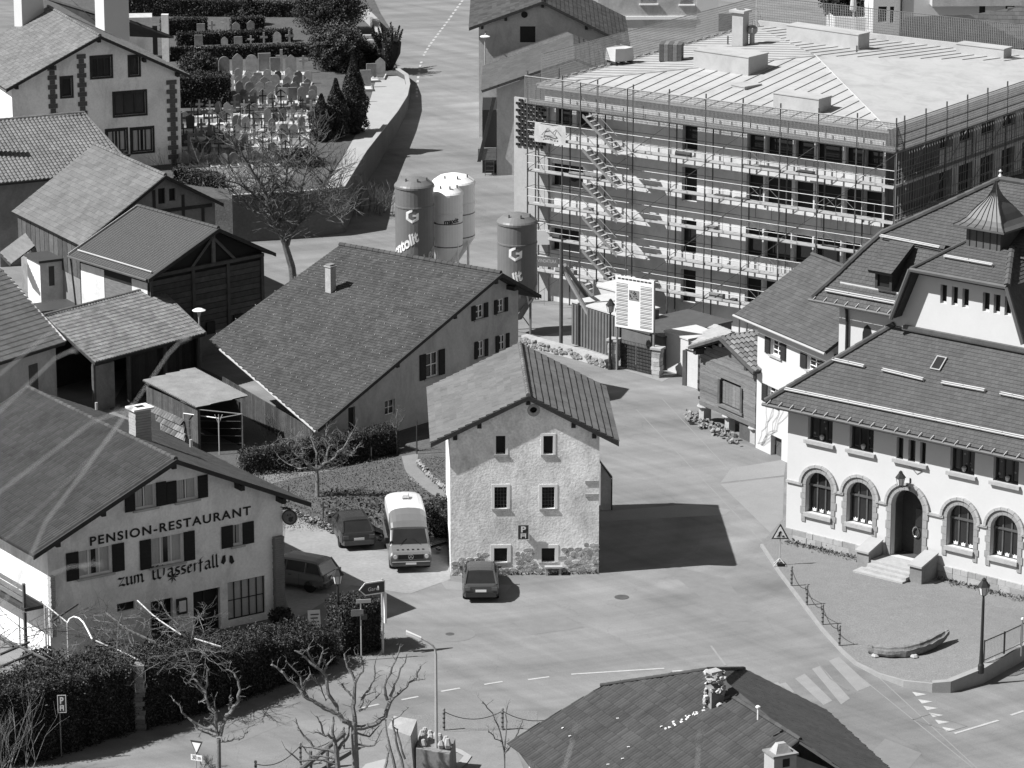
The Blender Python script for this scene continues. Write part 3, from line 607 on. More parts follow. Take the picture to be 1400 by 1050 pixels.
# hanging round sign
p = RF.v(388, 702, .4); sgn = thing('round_sign', 'round hanging sign on a bracket at the corner of the inn', 'sign', RF(p[0] + .3, .4, p[1]))
uu, zz = RF.v(396, 707, .4); c = RF(uu, .4, zz); f2 = Fr(c.x, c.y, -12); disc = MB(); rim = MB(); blob = MB()
for (r0, d_, bb) in ((.36, .06, disc), ):
    ring = [(r0 * math.cos(k * math.pi / 12), r0 * math.sin(k * math.pi / 12)) for k in range(24)]; bb.hexa([f2(x, -.03, z + zz) for x, z in ring], [f2(x, .03, z + zz) for x, z in ring])
disc.build('disc', 'grave', sgn)
ring = [(math.cos(k * math.pi / 12), math.sin(k * math.pi / 12)) for k in range(24)]
for k in range(24):
    (x0, z0), (x1, z1) = ring[k], ring[(k + 1) % 24]; rim.hexa([f2(x0 * .36, -.045, zz + z0 * .36), f2(x1 * .36, -.045, zz + z1 * .36), f2(x1 * .30, -.045, zz + z1 * .30), f2(x0 * .30, -.045, zz + z0 * .30)], [f2(x0 * .36, -.032, zz + z0 * .36), f2(x1 * .36, -.032, zz + z1 * .36), f2(x1 * .30, -.032, zz + z1 * .30), f2(x0 * .30, -.032, zz + z0 * .30)])
rim.build('rim', 'sign_dark', sgn)
for dx, dz, r0 in ((-.08, .1, .04), (.04, .12, .035), (.05, -.1, .12), (.14, .0, .05)):
    blob.quad(*[f2(dx + r0 * math.cos(k * math.pi / 6) * (1 if k % 2 else .8), -.034, zz + dz + r0 * math.sin(k * math.pi / 6)) for k in range(12)])
blob.build('emblem', 'sign_dark', sgn); MB().tube(f2(-.42, 0, zz + .45), f2(.1, 0, zz + .4), .02).build('bracket', 'iron', sgn); MB().tube(f2(0, 0, zz + .34), f2(0, 0, zz + .42), .015).build('hook', 'iron', sgn)

# ---- farmhouse with the big asymmetric roof
zA = 1.7; a1 = P(432, 588, zA); FH = Fr(a1.x, a1.y, 48); hr = FH.v(685, 374, 0); hb_ = FH.v(738, 404, 0); o_ = FH(hr[0], 0, 0); FH = Fr(o_.x, o_.y, 48); ZR, ZB = hr[1], hb_[1]; uA = -hr[0]; uB = hb_[0] - hr[0]
r1 = FH(0, 0, ZR); b1 = FH(uB, 0, ZB); r0 = P(465, 335, ZR); a0 = P(288, 512, zA)
n_ = (a1 - r1).cross(r0 - r1); a0 = Vector((a0.x, a0.y, r1.z - ((a0.x - r1.x) * n_.x + (a0.y - r1.y) * n_.y) / n_.z))
farm = thing('farmhouse', 'grey farmhouse with a huge dark tiled roof reaching low over its side', 'house', FH(-5, 1, 0))
gz = lambda u: (ZR + (ZR - zA) * (u / -uA) if u < 0 else ZR - (ZR - ZB) / uB * u) - .22
s48 = dict(frame='white', bars=(1, 1), sill=.08, shutters=(-1, 1), depth=.12, fw=.07)
wl_ = [wr(FH, .7, (582, 484), (599, 513), **s48), wr(FH, .7, (650, 418), (661, 434), **s48), wr(FH, .7, (680, 410), (689, 426), **s48), wr(FH, .7, (653, 467), (662, 487), **s48), wr(FH, .7, (682, 459), (691, 478), **s48), wr(FH, .7, (526, 549), (540, 565), frame='white', bars=(1, 1), fw=.05), wr(FH, .7, (476, 558), (486, 600), frame=None, pane='wood_dark')]
ua, ub = uA + .5, uB - 1.0
mb = MB(); wall_face(mb, FH, .7, [(ua, -.5), (ub, -.5), (ub, gz(ub)), (0, gz(0)), (ua, gz(ua))], [rect(*q['box']) for q in wl_], .15)
mb.quad(FH(ub, .7, -.5), FH(ub, 8, -.5), FH(ub, 8, gz(ub)), FH(ub, .7, gz(ub))); ia, ib = FH(ua, .7, 0), a0.lerp(r0, .08); mb.build('wall', 'grey_wall', farm); ib.z = 0; ia.z = 0; ln_ = (ib - ia).length; pfr = Fr(ia.x, ia.y, math.degrees(math.atan2(ib.y - ia.y, ib.x - ia.x)))
for k in range(int(ln_ / .24)): MB().fbox(pfr, k * .24, k * .24 + .225, 0, .06, -.4, zA - .2 + .0 * k, random.uniform(.4, .9)).build('plank', 'wood_mid', farm)
for q in wl_: q = dict(q); bx = q.pop('box'); window(farm, FH, .7, bx, **q)
roof_plane(farm, [a0, a1, r1, r0], 'tile_mid', 'flat', .17, .22, lift=.03, tv=.24, udir=r1 - r0); roof_plane(farm, [b1, b1 + (r0 - r1), r0, r1], 'tile_mid', 'flat', .22, .3, lift=.03)
ridge_tiles(farm, r1 + Vector((0, 0, .04)), r0 + Vector((0, 0, .04)), 'tile_mid', .13)
for a_, b_ in ((r1, a1), (r1, b1)): verge(farm, a_ + FH.d(0, -.08) + Vector((0, 0, .05)), b_ + FH.d(0, -.08) + Vector((0, 0, .05)), h=.2, m='wood_dark')
for uu in (-3.5, -.2, 1.3, -8.0): MB().fbox(FH, uu - .1, uu + .1, .1, .72, gz(uu) - .26, gz(uu) - .02).build('purlin', 'wood_dark', farm)
p = P(452, 391, ZR - 1.25); cf = Fr(p.x, p.y, 48); co = MB().fbox(cf, -.21, .21, -.21, .21, 5.0, ZR - .15).build('chimney', 'pale_stone', farm); MB().fbox(cf, -.26, .26, -.26, .26, ZR - .15, ZR - .09).build('chimney_cap', 'concrete', co); MB().fbox(cf, -.2, .2, -.18, .18, ZR - .08, ZR + .0).build('flue', 'concrete_dark', co)
# snow hooks on the roof
mb = MB(); e_u = (a1 - a0); e_w = (r0 - a0)
for i in range(20):
    for j in range(13):
        s_, t_ = (i + .5 * (j % 2) + random.uniform(-.1, .1)) / 20, (j + .7) / 13.5; p = (a0.lerp(a1, s_)).lerp(r0.lerp(r1, s_), t_); mb.box(p + Vector((0, 0, .02)), .045, .035, .045, FH.az)
mb.build('snow_hooks', 'zinc', farm, kind='stuff')
mb = MB(); g0 = a0 + Vector((0, 0, -.1)); g1 = a1 + Vector((0, 0, -.1)); mb.tube(g0 + (g1 - g0) * .1, g1, .07, n=8); mb.build('gutter', 'zinc', farm)
def HP(px, py, p0, n):                     # where the sight line meets a sloping plane
    r = ray(px, py); o = Vector((0, 0, CAMH)); t = (Vector(p0) - o).dot(n) / r.dot(n); return o + r * t
# ---- school
q = P(1074, 741); S = Fr(q.x, q.y, -40)
school = thing('school', 'large white school with arched ground-floor windows, hipped roofs and a copper cupola', 'building', S(6, 3, 0))
up = [S.rect((1105, 567), (1138, 606), 0), S.rect((1162, 578), (1194, 618), 0)] + [S.rect(a, b, 0) for a, b in (((1226, 600), (1234.5, 630)), ((1242, 604), (1251, 634.5)), ((1258, 607), (1265, 638)))] + [S.rect((1300, 604), (1332, 652), 0), S.rect((1359, 616), (1392, 665), 0)]
up = [(a, 5.42, b, 6.78) if b - a > .8 else (a, 5.45, b, 6.5) for a, _, b, _ in up] + [(14.0, 5.42, 15.4, 6.78)]
ar = [(u0, 1.78, u0 + 1.44, 3.86) for u0 in (1.17, 3.57, 9.25, 11.66, 14.1)]; dr = (6.12, .62, 7.86, 4.0)
mb = MB(); wall_face(mb, S, 0, [(0, -.6), (17, -.6), (17, 7.3), (0, 7.3)], [rect(*b) for b in up] + [arch(*b) for b in ar] + [arch(*dr)], .3)
mb.quad(S(0, 10, -.6), S(0, 0, -.6), S(0, 0, 7.3), S(0, 10, 7.3)); mb.build('wall', 'white_wall', school)
for i, b in enumerate(up):
    big = b[2] - b[0] > .8
    pn = window(school, S, 0, b, depth=.26, frame='wood_dark', bars=((2, 0) if big else (0, 0)), fw=.09 if big else .04)
    if big or i == 2:
        b2 = b if big else (up[2][0], b[1], up[4][2], 0)
        MB().fbox(S, b2[0] - .14, b2[2] + .14, -.16, .0, b[1] - .17, b[1] - .004).build('sill', 'pale_stone', school)
    if big:                                # paper decorations and flower pots behind the glass
        mb = MB()
        for k in range(5):
            uu = random.uniform(b[0] + .15, b[2] - .15); zz = random.uniform(b[1] + .2, b[3] - .2); r_ = random.uniform(.03, .07); mb.quad(*[S(uu + r_ * math.cos(t), .25, zz + r_ * math.sin(t)) for t in [j * 1.257 for j in range(5)]])
        mb.build('paper_cutouts', 'grave', pn, kind='stuff'); pu = (b[0] + b[2]) / 2; c = S(pu, .16, b[1] + .05); MB().lathe(c, [(.05, 0), (.1, .08), (.12, .2), (.06, .26)], 8).build('flower_pot', 'offwhite', pn)
for b in ar:
    pn = window(school, S, 0, b, depth=.28, frame='steel_dark', bars=(2, 0), shape=arch(*b), fw=.08); zc = b[3] - .72
    MB().fbox(S, b[0], b[2], .2, .27, zc - .06, zc + .04).build('transom', 'steel_dark', pn)
    mb = MB()
    for k in range(3):
        uu = b[0] + .38 + k * .42; mb.quad(*[S(uu + dx * .75, .17 - .001 * k, b[1] + .08 + dz * .75) for dx, dz in ((-.14, 0), (.14, 0), (.13, .1), (.16, .24), (.06, .15), (-.02, .26), (-.08, .13), (-.16, .2))])
    mb.build('paper_bunny', 'white', pn)
    MB().fbox(S, b[0] - .08, b[2] + .08, -.15, .0, b[1] - .2, b[1] - .004).build('sill', 'pale_stone', school)
    for sx in (b[0] - .3, b[2] + .02):     # jamb blocks with uneven edge
        z = b[1] - .5; k = 0
        while z < zc - .05:
            hh = min(random.uniform(.26, .42), zc - z); w_ = .3 if k % 2 else .23; a0 = sx + (.28 - w_ if sx < b[0] else 0)
            MB().fbox(S, a0, a0 + w_, -.045, .0, z, z + hh - .012).build('jamb_stone', 'trim_stone', school); z += hh; k += 1
def arch_ring(b, r0, r1, pr, m, name, n=9):
    cu_, r = (b[0] + b[2]) / 2, (b[2] - b[0]) / 2; zc = b[3] - r
    for k in range(n):
        t0, t1 = math.pi * k / n + .008, math.pi * (k + 1) / n - .008; mb = MB()
        for t, tt in ((t0, (t0 + t1) / 2), ((t0 + t1) / 2, t1)):
            qd = [(r + r0, t), (r + r1, t), (r + r1, tt), (r + r0, tt)]; pts = [(cu_ + a * math.cos(c_), zc + a * math.sin(c_)) for a, c_ in qd]
            mb.hexa([S(a, 0.0, z) for a, z in pts], [S(a, -pr, z) for a, z in pts])
        mb.build(name, m, school)
for b in ar + [dr]: arch_ring(b, .02, .26, .05, 'trim_stone', 'arch_stone'); arch_ring(b, .265, .4, .12, 'pale_stone', 'hood_mould')
us = [(0, ar[0][0] - .3)] + [(ar[0][2] + .3, ar[1][0] - .3), (ar[1][2] + .3, dr[0] - .35), (dr[2] + .35, ar[2][0] - .3), (ar[2][2] + .3, ar[3][0] - .3), (ar[3][2] + .3, ar[4][0] - .3)]
for a, b in us: MB().fbox(S, a - (.1 if a > 0 else 0), b + .1, -.1, .0, 3.08, 3.2).build('string_course', 'pale_stone', school)
for sx in (dr[0] - .3, dr[2] + .02):
    for k in range(6): w_ = .3 if k % 2 else .24; MB().fbox(S, sx + (.28 - w_ if sx < dr[0] else 0), sx + w_ + (.28 - w_ if sx < dr[0] else 0), -.05, .0, .66 + k * .42, .66 + k * .42 + .405).build('jamb_stone', 'trim_stone', school)
dd = MB(); dd.quad(*[S(a, .9, z) for a, z in arch(*dr)]); door = dd.build('door', 'wood_dark', school)
mb = MB(); wall_face  # deep reveal behind the arch
A_ = arch(*dr)
for i in range(len(A_)): a, b = A_[i], A_[(i + 1) % len(A_)]; mb.quad(S(a[0], .3, a[1]), S(b[0], .3, b[1]), S(b[0], .9, b[1]), S(a[0], .9, a[1]))
mb.build('door_reveal', 'steel_dark', school)
MB().fbox(S, 6.9, 7.8, .86, .9, 2.0, 2.9).build('door_panes', 'glass', door); mb = MB()
for k in range(10): t0, t1 = math.pi * 2 * k / 10, math.pi * 2 * (k + 1) / 10; mb.tube(S(6.95 + .17 * math.cos(t0), .82, 1.75 + .25 * math.sin(t0)), S(6.95 + .17 * math.cos(t1), .82, 1.75 + .25 * math.sin(t1)), .03, n=5)
mb.build('wreath', 'chrome', door)
random.seed(3)                             # plinth of stone blocks
for z0, z1, pr in ((-.5, .2, .12), (.2, .48, .1), (.48, .76, .08)):
    u = 0
    while u < 16.5:
        w_ = random.uniform(.35, .9)
        if not (5.7 < u + w_ / 2 < 8.2): MB().fbox(S, u, u + w_ - .02, -pr - random.uniform(0, .03), .0, z0, z1 - .012).build('plinth_stone', random.choice(('pale_stone', 'trim_stone', 'pale_stone')), school)
        u += w_
sf = thing('entrance_steps', 'stone entrance steps with solid cheek walls in front of the school door', 'steps', S(7, -1, 0))
for k in range(5): MB().fbox(S, 5.75 - (.5 - .1 * k if k < 2 else 0), 8.15 + (.2 if k < 1 else 0), -1.15 - .28 * (4 - k), .0 if k == 4 else -.6, -.2 + .0 * k, .6 - .13 * (4 - k)).build('step', 'pale_stone', sf)
for u0, u1, v0 in ((5.05, 5.72, -1.25), (8.18, 8.85, -1.45)):
    MB().hexa([S(u0, v0, -.2), S(u1, v0, -.2), S(u1, -.13, -.2), S(u0, -.13, -.2)], [S(u0, v0, .9), S(u1, v0, .9), S(u1, -.13, 1.25), S(u0, -.13, 1.25)]).build('cheek_wall', 'concrete_dark', sf)
    MB().hexa([S(u0 - .05, v0 - .1, .91), S(u1 + .05, v0 - .1, .91), S(u1 + .05, -.13, 1.27), S(u0 - .05, -.13, 1.27)], [S(u0 - .05, v0 - .1, 1.0), S(u1 + .05, v0 - .1, 1.0), S(u1 + .05, -.13, 1.36), S(u0 - .05, -.13, 1.36)]).build('cap_stone', 'slab_light', sf)
# roofs
ST = dict(kind='flat', tw=.2, th=.21, lift=.03, tv=.12)
hipA, hipB = S(-.8, -.8, 7.08), S(3.55, 3.55, 10.74)
mp_ = [hipA, S(17, -.8, 7.08), S(17, 3.55, 10.74), hipB]; roof_plane(school, mp_, 'school_tile', **ST); roof_plane(school, [S(-.8, 12, 7.08), hipA, hipB, S(3.55, 12, 10.74)], 'school_tile', **ST)
ridge_tiles(school, hipA + Vector((0, 0, .06)), hipB + Vector((0, 0, .06)), 'school_tile', .15)
nm = (mp_[1] - mp_[0]).cross(mp_[3] - mp_[0]).normalized(); nm = nm if nm.z > 0 else -nm
def gutter(fr, u0, u1, v, z, n):
    mb = MB().tube(fr(u0, v, z), fr(u1, v, z), .09, n=8); o = mb.build('gutter', 'copper', school); m2 = MB()
    for k in range(n): uu = u0 + (u1 - u0) * (k + .5) / n; m2.hexa([fr(uu - .018, v - .1, z + .08), fr(uu + .018, v - .1, z + .08), fr(uu + .018, v + .2, z + .2), fr(uu - .018, v + .2, z + .2)], [fr(uu - .018, v - .1, z + .11), fr(uu + .018, v - .1, z + .11), fr(uu + .018, v + .2, z + .24), fr(uu - .018, v + .2, z + .24)])
    m2.build('gutter_brackets', 'zinc', o, kind='stuff')
gutter(S, -.85, 16.5, -.95, 7.0, 26); MB().fbox(S, -.75, 16.8, -.86, -.0, 6.86, 6.94).build('soffit', 'wood_dark', school)
def snow_guard(a, b, p0, n_):
    p, q_ = HP(*a, p0, n_), HP(*b, p0, n_); w_ = n_.cross((q_ - p).normalized()); mb = MB()
    if w_.z < 0: w_ = -w_
    for h in (0, .1): mb.tube(p + n_ * .16 + w_ * h, q_ + n_ * .16 + w_ * h, .035, n=6)
    k = max(2, int((q_ - p).length / 1.2))
    for i in range(k + 1): c = p.lerp(q_, i / k); mb.tube(c + n_ * .02, c + n_ * .2 + w_ * .1, .03, n=4)
    mb.build('snow_guard', 'zinc', school)
for a, b in (((1074, 535), (1402, 602)), ((1139, 494.5), (1182, 504)), ((1207, 508.5), (1263, 522)), ((1288, 526), (1347, 537)), ((1368, 541), (1402, 548))): snow_guard(a, b, hipA, nm)
w_ = nm.cross((mp_[1] - mp_[0]).normalized()); w_ = w_ if w_.z > 0 else -w_; c = HP(1284, 498, hipA, nm); eu = (mp_[1] - mp_[0]).normalized()
sk = MB().hexa([c + eu * a + w_ * b + nm * .02 for a, b in ((-.28, -.4), (.28, -.4), (.28, .4), (-.28, .4))], [c + eu * a + w_ * b + nm * .12 for a, b in ((-.28, -.4), (.28, -.4), (.28, .4), (-.28, .4))]).build('skylight', 'steel', school); MB().quad(*[c + eu * a + w_ * b + nm * .124 for a, b in ((-.22, -.34), (.22, -.34), (.22, .34), (-.22, .34))]).build('pane', 'glass', sk)
# upper block
mb = MB(); mb.quad(S(.37, 3.55, 6), S(17, 3.55, 6), S(17, 3.55, 12.4), S(.37, 3.55, 12.4)); mb.quad(S(.37, 14, 6), S(.37, 3.55, 6), S(.37, 3.55, 12.4), S(.37, 14, 12.4)); mb.build('upper_wall', 'white_wall', school)
uu, zz = S.v(1185, 459, 3.5); MB().quad(*[S(uu + a, 3.53, zz + b) for a, b in ((-.27, -.6), (.27, -.6), (.27, .1), (.18, .4), (0, .55), (-.18, .4), (-.27, .1))]).build('window', 'black', school)
MB().path([S(.75, 3.3, 11.4), S(.85, 3.45, 11.1), S(.9, 3.45, 10.5), S(.9, 3.45, 8.5)], .07, 8).build('drain_pipe', 'iron', school)
RG = [(0, 11.5), (.87, 12.62), (1.74, 13.83), (2.35, 14.6), (4.35, 15.85), (6.4, 17.17)]
for k in range(5):
    (d0, z0), (d1, z1) = RG[k], RG[k + 1]
    if k == 0: z0 -= 0
    ue = (4.05, 4.6, 5.2, 17, 17)[k]; roof_plane(school, [S(-.85 + d0, 2.95 + d0, z0), S(ue, 2.95 + d0, z0), S(ue, 2.95 + d1, z1), S(-.85 + d1, 2.95 + d1, z1)], 'school_tile', **ST); roof_plane(school, [S(-.85 + d0, 16, z0), S(-.85 + d0, 2.95 + d0, z0), S(-.85 + d1, 2.95 + d1, z1), S(-.85 + d1, 16, z1)], 'school_tile', **ST)
    ridge_tiles(school, S(-.85 + d0, 2.95 + d0, z0 + .06), S(-.85 + d1, 2.95 + d1, z1 + .06), 'school_tile', .15)
ridge_tiles(school, S(5.55, 9.35, 17.22), S(17, 9.35, 17.22), 'school_tile', .15); MB().lathe(S(5.55, 9.35, 17.2), [(.02, 0), (.12, .15), (.03, .3), (.1, .4), (.0, .5)], 8).build('finial', 'zinc', school)
gutter(S, -.95, 4.0, 2.86, 11.42, 8)
p0 = S(-.85, 2.95, 11.5); a_ = S(5, 2.95, 11.5) - p0; b_ = S(-.85 + .87, 2.95 + .87, 12.62) - p0; n1 = a_.cross(b_).normalized(); snow_guard((1130, 399), (1226, 417), p0, n1)
p0 = S(-.85 + 2.35, 2.95 + 2.35, 14.6); b_ = S(-.85 + 4.35, 2.95 + 4.35, 15.85) - p0; n1 = a_.cross(b_).normalized(); snow_guard((1204, 326), (1285, 342), p0, n1)
# dormer
vd = 3.35; u0, z0 = S.v(1196, 394, vd); u1, _ = S.v(1219, 398, vd); z1 = z0 + 1.0
do = MB(); wall_face(do, S, vd, rect(u0, z0, u1, z1), [rect(u0 + .14, z0 + .12, u1 - .14, z1 - .14)], .1); do.quad(S(u1, vd, z0), S(u1, vd + 2, z0 + .4), S(u1, vd + 2, z1 + .6), S(u1, vd, z1)); do.quad(S(u0, vd + 2, z0 + .4), S(u0, vd, z0), S(u0, vd, z1), S(u0, vd + 2, z1 + .6)); dm = do.build('dormer', 'wood_dark', school)
MB().quad(*[S(a, vd + .1, z) for a, z in rect(u0 + .14, z0 + .12, u1 - .14, z1 - .14)]).build('pane', 'glass', dm)
roof_plane(school, [S(u0 - .2, vd - .35, z1 - .06), S(u1 + .2, vd - .35, z1 - .06), S(u1 + .2, vd + 1.5, z1 + 1.05), S(u0 - .2, vd + 1.5, z1 + 1.05)], 'school_tile', name='dormer_roof', **ST)
# cross gable with six narrow windows
vg = 3.4
g6 = [S.rect(a, b, vg) for a, b in (((1286, 389), (1294, 416)), ((1301.5, 392), (1309, 419)), ((1316, 395), (1324, 421.5)), ((1344, 399), (1352.5, 427)), ((1359, 401), (1367, 430)), ((1374, 404), (1382, 432)))]
zt, zb_ = max(b[3] for b in g6), min(b[1] for b in g6); g6 = [(b[0], sum(x[1] for x in g6) / 6, b[2], sum(x[3] for x in g6) / 6) for b in g6]
mb = MB(); wall_face(mb, S, vg, [(4.1, 10.55), (11.2, 10.55), (11.2, 11.5), (10.3, 13.75), (5.0, 13.75), (4.1, 11.5)], [rect(*b) for b in g6], .3); mb.build('gable_wall', 'white_wall', school)
for b in g6: window(school, S, vg, b, depth=.26, frame='wood_dark', bars=(0, 0), fw=.03)
MB().fbox(S, 4.3, 11.3, vg - .2, vg, 10.78, 10.94).build('moulding', 'steel_dark', school)
ga, gb, gc, gd = 3.95, 4.95, 10.3, 11.3
roof_plane(school, [S(ga, 6.2, 11.4), S(ga, 2.75, 11.4), S(gb, 2.75, 13.8), S(gb, 6.2, 13.8)], 'school_tile', **ST); roof_plane(school, [S(gd, 2.75, 11.4), S(gd, 6.2, 11.4), S(gc, 6.2, 13.8), S(gc, 2.75, 13.8)], 'school_tile', **ST)
roof_plane(school, [S(gb, 2.75, 13.82), S(gc, 2.75, 13.82), S(8.9, 5.3, 14.95), S(6.35, 5.3, 14.95)], 'school_tile', **ST); roof_plane(school, [S(gb, 9, 13.82), S(gb, 2.75, 13.82), S(6.35, 5.3, 14.95), S(6.35, 9, 14.95)], 'school_tile', **ST); roof_plane(school, [S(gc, 2.75, 13.82), S(gc, 9, 13.82), S(8.9, 9, 14.95), S(8.9, 5.3, 14.95)], 'school_tile', **ST)
ridge_tiles(school, S(gb, 2.75, 13.9), S(6.35, 5.3, 15.0), 'school_tile', .1); ridge_tiles(school, S(gc, 2.75, 13.9), S(8.9, 5.3, 15.0), 'school_tile', .17)
MB().path([S(ga - .02, 2.7, 11.3), S(gb - .02, 2.7, 13.86), S(gc, 2.7, 13.86), S(gd, 2.7, 11.3)], .11, 6).build('bargeboard', 'copper', school)
p0 = S(gb, 2.75, 13.82); n1 = (S(gc, 2.75, 13.82) - p0).cross(S(6.35, 5.3, 14.95) - p0).normalized(); snow_guard((1291, 354), (1357, 366), p0, n1)
cu0 = (7.45, 6.0); hw = .95
cub = MB().fbox(S, cu0[0] - hw, cu0[0] + hw, cu0[1] - hw, cu0[1] + hw, 14.2, 15.95).build('cupola', 'copper', school); mb = MB()
for k in range(-2, 3): mb.fbox(S, cu0[0] + k * .38 - .015, cu0[0] + k * .38 + .015, cu0[1] - hw - .03, cu0[1] - hw, 14.3, 15.9)
mb.build('cladding_seams', 'iron', cub)
prof = [(1.42, 15.8), (1.42, 15.9), (1.2, 16.02), (.98, 16.22), (.8, 16.5), (.62, 16.75), (.42, 17.0), (.25, 17.25), (.12, 17.55), (.03, 17.95)]
mb = MB()
for (h0, z0), (h1, z1) in zip(prof, prof[1:]):
    cs = [(-1, -1), (1, -1), (1, 1), (-1, 1)]
    for k in range(4): (a, b), (c_, d_) = cs[k], cs[(k + 1) % 4]; mb.quad(S(cu0[0] + a * h0, cu0[1] + b * h0, z0), S(cu0[0] + c_ * h0, cu0[1] + d_ * h0, z0), S(cu0[0] + c_ * h1, cu0[1] + d_ * h1, z1), S(cu0[0] + a * h1, cu0[1] + b * h1, z1))
mb.build('cupola_roof', 'copper', cub); mb = MB()
for s_ in (-.75, -.45, -.15, .15, .45, .75):
    mb.path([S(cu0[0] + s_ * h, cu0[1] - h - .01, z + .01) for h, z in prof[1:]], .018, 4)
for s_ in ((-1, -1), (1, -1)): mb.path([S(cu0[0] + s_[0] * h, cu0[1] + s_[1] * h, z + .01) for h, z in prof[1:]], .03, 5)
mb.build('roof_seams', 'iron', cub)
def lantern_head(mb1, mb2, c, s=1.0):      # glass body, iron frame and hood
    mb2.lathe(c, [(.13 * s, 0), (.2 * s, .36 * s)], 6); mb1.lathe(c, [(.05 * s, -.06 * s), (.14 * s, 0)], 6); mb1.lathe((c[0], c[1], c[2] + .36 * s), [(.26 * s, 0), (.22 * s, .06 * s), (.1 * s, .22 * s), (.09 * s, .28 * s), (.03 * s, .34 * s)], 6)
    for k in range(6): a = k * math.pi / 3; mb1.tube((c[0] + .135 * s * math.cos(a), c[1] + .135 * s * math.sin(a), c[2]), (c[0] + .21 * s * math.cos(a), c[1] + .21 * s * math.sin(a), c[2] + .36 * s), .014 * s, n=4)
uu, zz = S.v(1231, 663, -.55); c = S(uu, -.55, zz); wl2 = thing('wall_lantern', 'iron wall lantern on a scrolled bracket above the school door', 'lantern', c); a, b = MB(), MB(); lantern_head(a, b, c); a.build('frame', 'iron', wl2); b.build('lamp_glass', 'lamp_glass', wl2)
uu2, zz2 = S.v(1244, 668, -.02); MB().path([c + Vector((0, 0, -.06)), S(uu, -.4, zz - .15), S(uu2, -.03, zz - .05)], .025, 5).build('bracket', 'iron', wl2); MB().tube(S(uu2, -.03, zz - .3), S(uu2, -.03, zz + .25), .03).build('wall_plate', 'iron', wl2)
uu, zz = S.v(1246, 640, -.25); c = S(uu, -.25, zz - .15); MB().path([S(uu - .35, -.02, zz + .1), S(uu, -.25, zz + .02), S(uu + .45, -.02, zz - .12)], .02, 5).build('flag_holder', 'iron', school)

# ---- annex house between granary and school
q = P(1033, 612); A = Fr(q.x, q.y, -62); annex = thing('annex_house', 'narrow white house with dark shutters squeezed between granary and school', 'house', A(3, 2, 0))
sx = dict(frame='white', bars=(1, 2), sill=.1, shutters=(-1, 1), depth=.2, fw=.06)
wl_ = [wr(A, 0, (1054, 463), (1067.5, 490), **sx), wr(A, 0, (1104, 486), (1121, 512), **sx), wr(A, 0, (1050, 527), (1064, 556), **sx), wr(A, 0, (1054, 594), (1068, 636), frame=None, pane='wood_mid', depth=.3)]
mb = MB(); wall_face(mb, A, 0, [(0, -.6), (7.3, -.6), (7.3, 6.95), (0, 6.95)], [rect(*b['box']) for b in wl_], .25); zr_ = 9.5
mb.quad(A(0, 8.2, -.6), A(0, 0, -.6), A(0, 0, 6.95), A(0, 4.1, zr_), A(0, 8.2, 6.95)); mb.build('wall', 'white_wall', annex)
for b in wl_: b = dict(b); bx = b.pop('box'); window(annex, A, 0, bx, **b)
roof_plane(annex, [A(-1.3, -.6, 7.05), A(7.4, -.6, 7.05), A(7.4, 4.09, 9.73), A(-1.3, 4.09, 9.73)], 'slate_dark', 'flat', .3, .26, lift=.03, tv=.14); roof_plane(annex, [A(7.4, 8.8, 7.05), A(-1.3, 8.8, 7.05), A(-1.3, 4.09, 9.73), A(7.4, 4.09, 9.73)], 'slate_dark', 'flat', .3, .26, lift=.03)
ridge_tiles(annex, A(-1.3, 4.09, 9.77), A(7.4, 4.09, 9.77), 'slate_dark', .1); MB().tube(A(-1.35, -.68, 6.98), A(7.5, -.68, 6.98), .07, n=8).build('gutter', 'zinc', annex)
mb = MB()
random.seed(5)
for k in range(7):                         # bare climber on the plaster
    p = [.2 + random.uniform(0, .6), .3]; pts = []
    for j in range(9): pts.append(A(p[0], -.03, p[1])); p[0] += random.uniform(-.1, .5); p[1] += random.uniform(.2, .55) * (1 if p[1] < 3.4 else .15)
    mb.path(pts, .008, 4)
mb.build('climber_stems', 'bark', annex, kind='stuff')

# ---- wooden granary
q = P(955, 575); G0 = Fr(q.x, q.y, -60); o_ = G0(2.95, -.6, 0); G = Fr(o_.x, o_.y, -60)
gran = thing('granary', 'weathered log granary on stone footings with a tiled gable roof', 'barn', G(0, 2, 0))
uL, zL, uR, zR, zr_, L_ = 3.0, 4.2, 3.3, 4.3, 5.4, 6.5
gz = lambda u: zr_ + ((zr_ - zL) / uL * u if u < 0 else -(zr_ - zR) / uR * u) - .15
door_b = G.rect((986, 521), (1013, 562), .6)
z = .95; random.seed(8); k = 0
while z < 5.1:
    hh = random.uniform(.2, .27); a, b = -2.9 + .05, 2.55
    zt = z + hh
    if zt > gz(a): a = max(a, -(zr_ - .15 - zt) / ((zr_ - zL) / uL))
    if zt > gz(b): b = min(b, (zr_ - .15 - zt) / ((zr_ - zR) / uR))
    if b - a < .3: break
    segs = [(a, b)] if (zt < door_b[1] or z > door_b[3]) else [(a, door_b[0]), (door_b[2], b)]
    for s0, s1 in segs:
        if s1 > s0: MB().fbox(G, s0, s1, .6 - random.uniform(0, .035), .85, z, zt - .012, random.uniform(.8, 1.2)).build('log', 'wood', gran)
    MB().fbox(G, -2.9 - random.uniform(.1, .35), -2.9 + .12, .62, .84, z + .03, zt - .03, .5).build('log_end', 'wood_dark', gran) if a < -2.7 and k % 2 else None
    MB().fbox(G, -2.86, -2.66, .85, 5.8, z, zt - .012, random.uniform(.4, .8)).build('log', 'wood_dark', gran) if zt < gz(-2.8) else None
    z = zt; k += 1
MB().fbox(G, door_b[0] - .02, door_b[2] + .02, .72, .8, door_b[1] - .02, door_b[3] + .02).build('door_panel', 'wood_mid', gran)
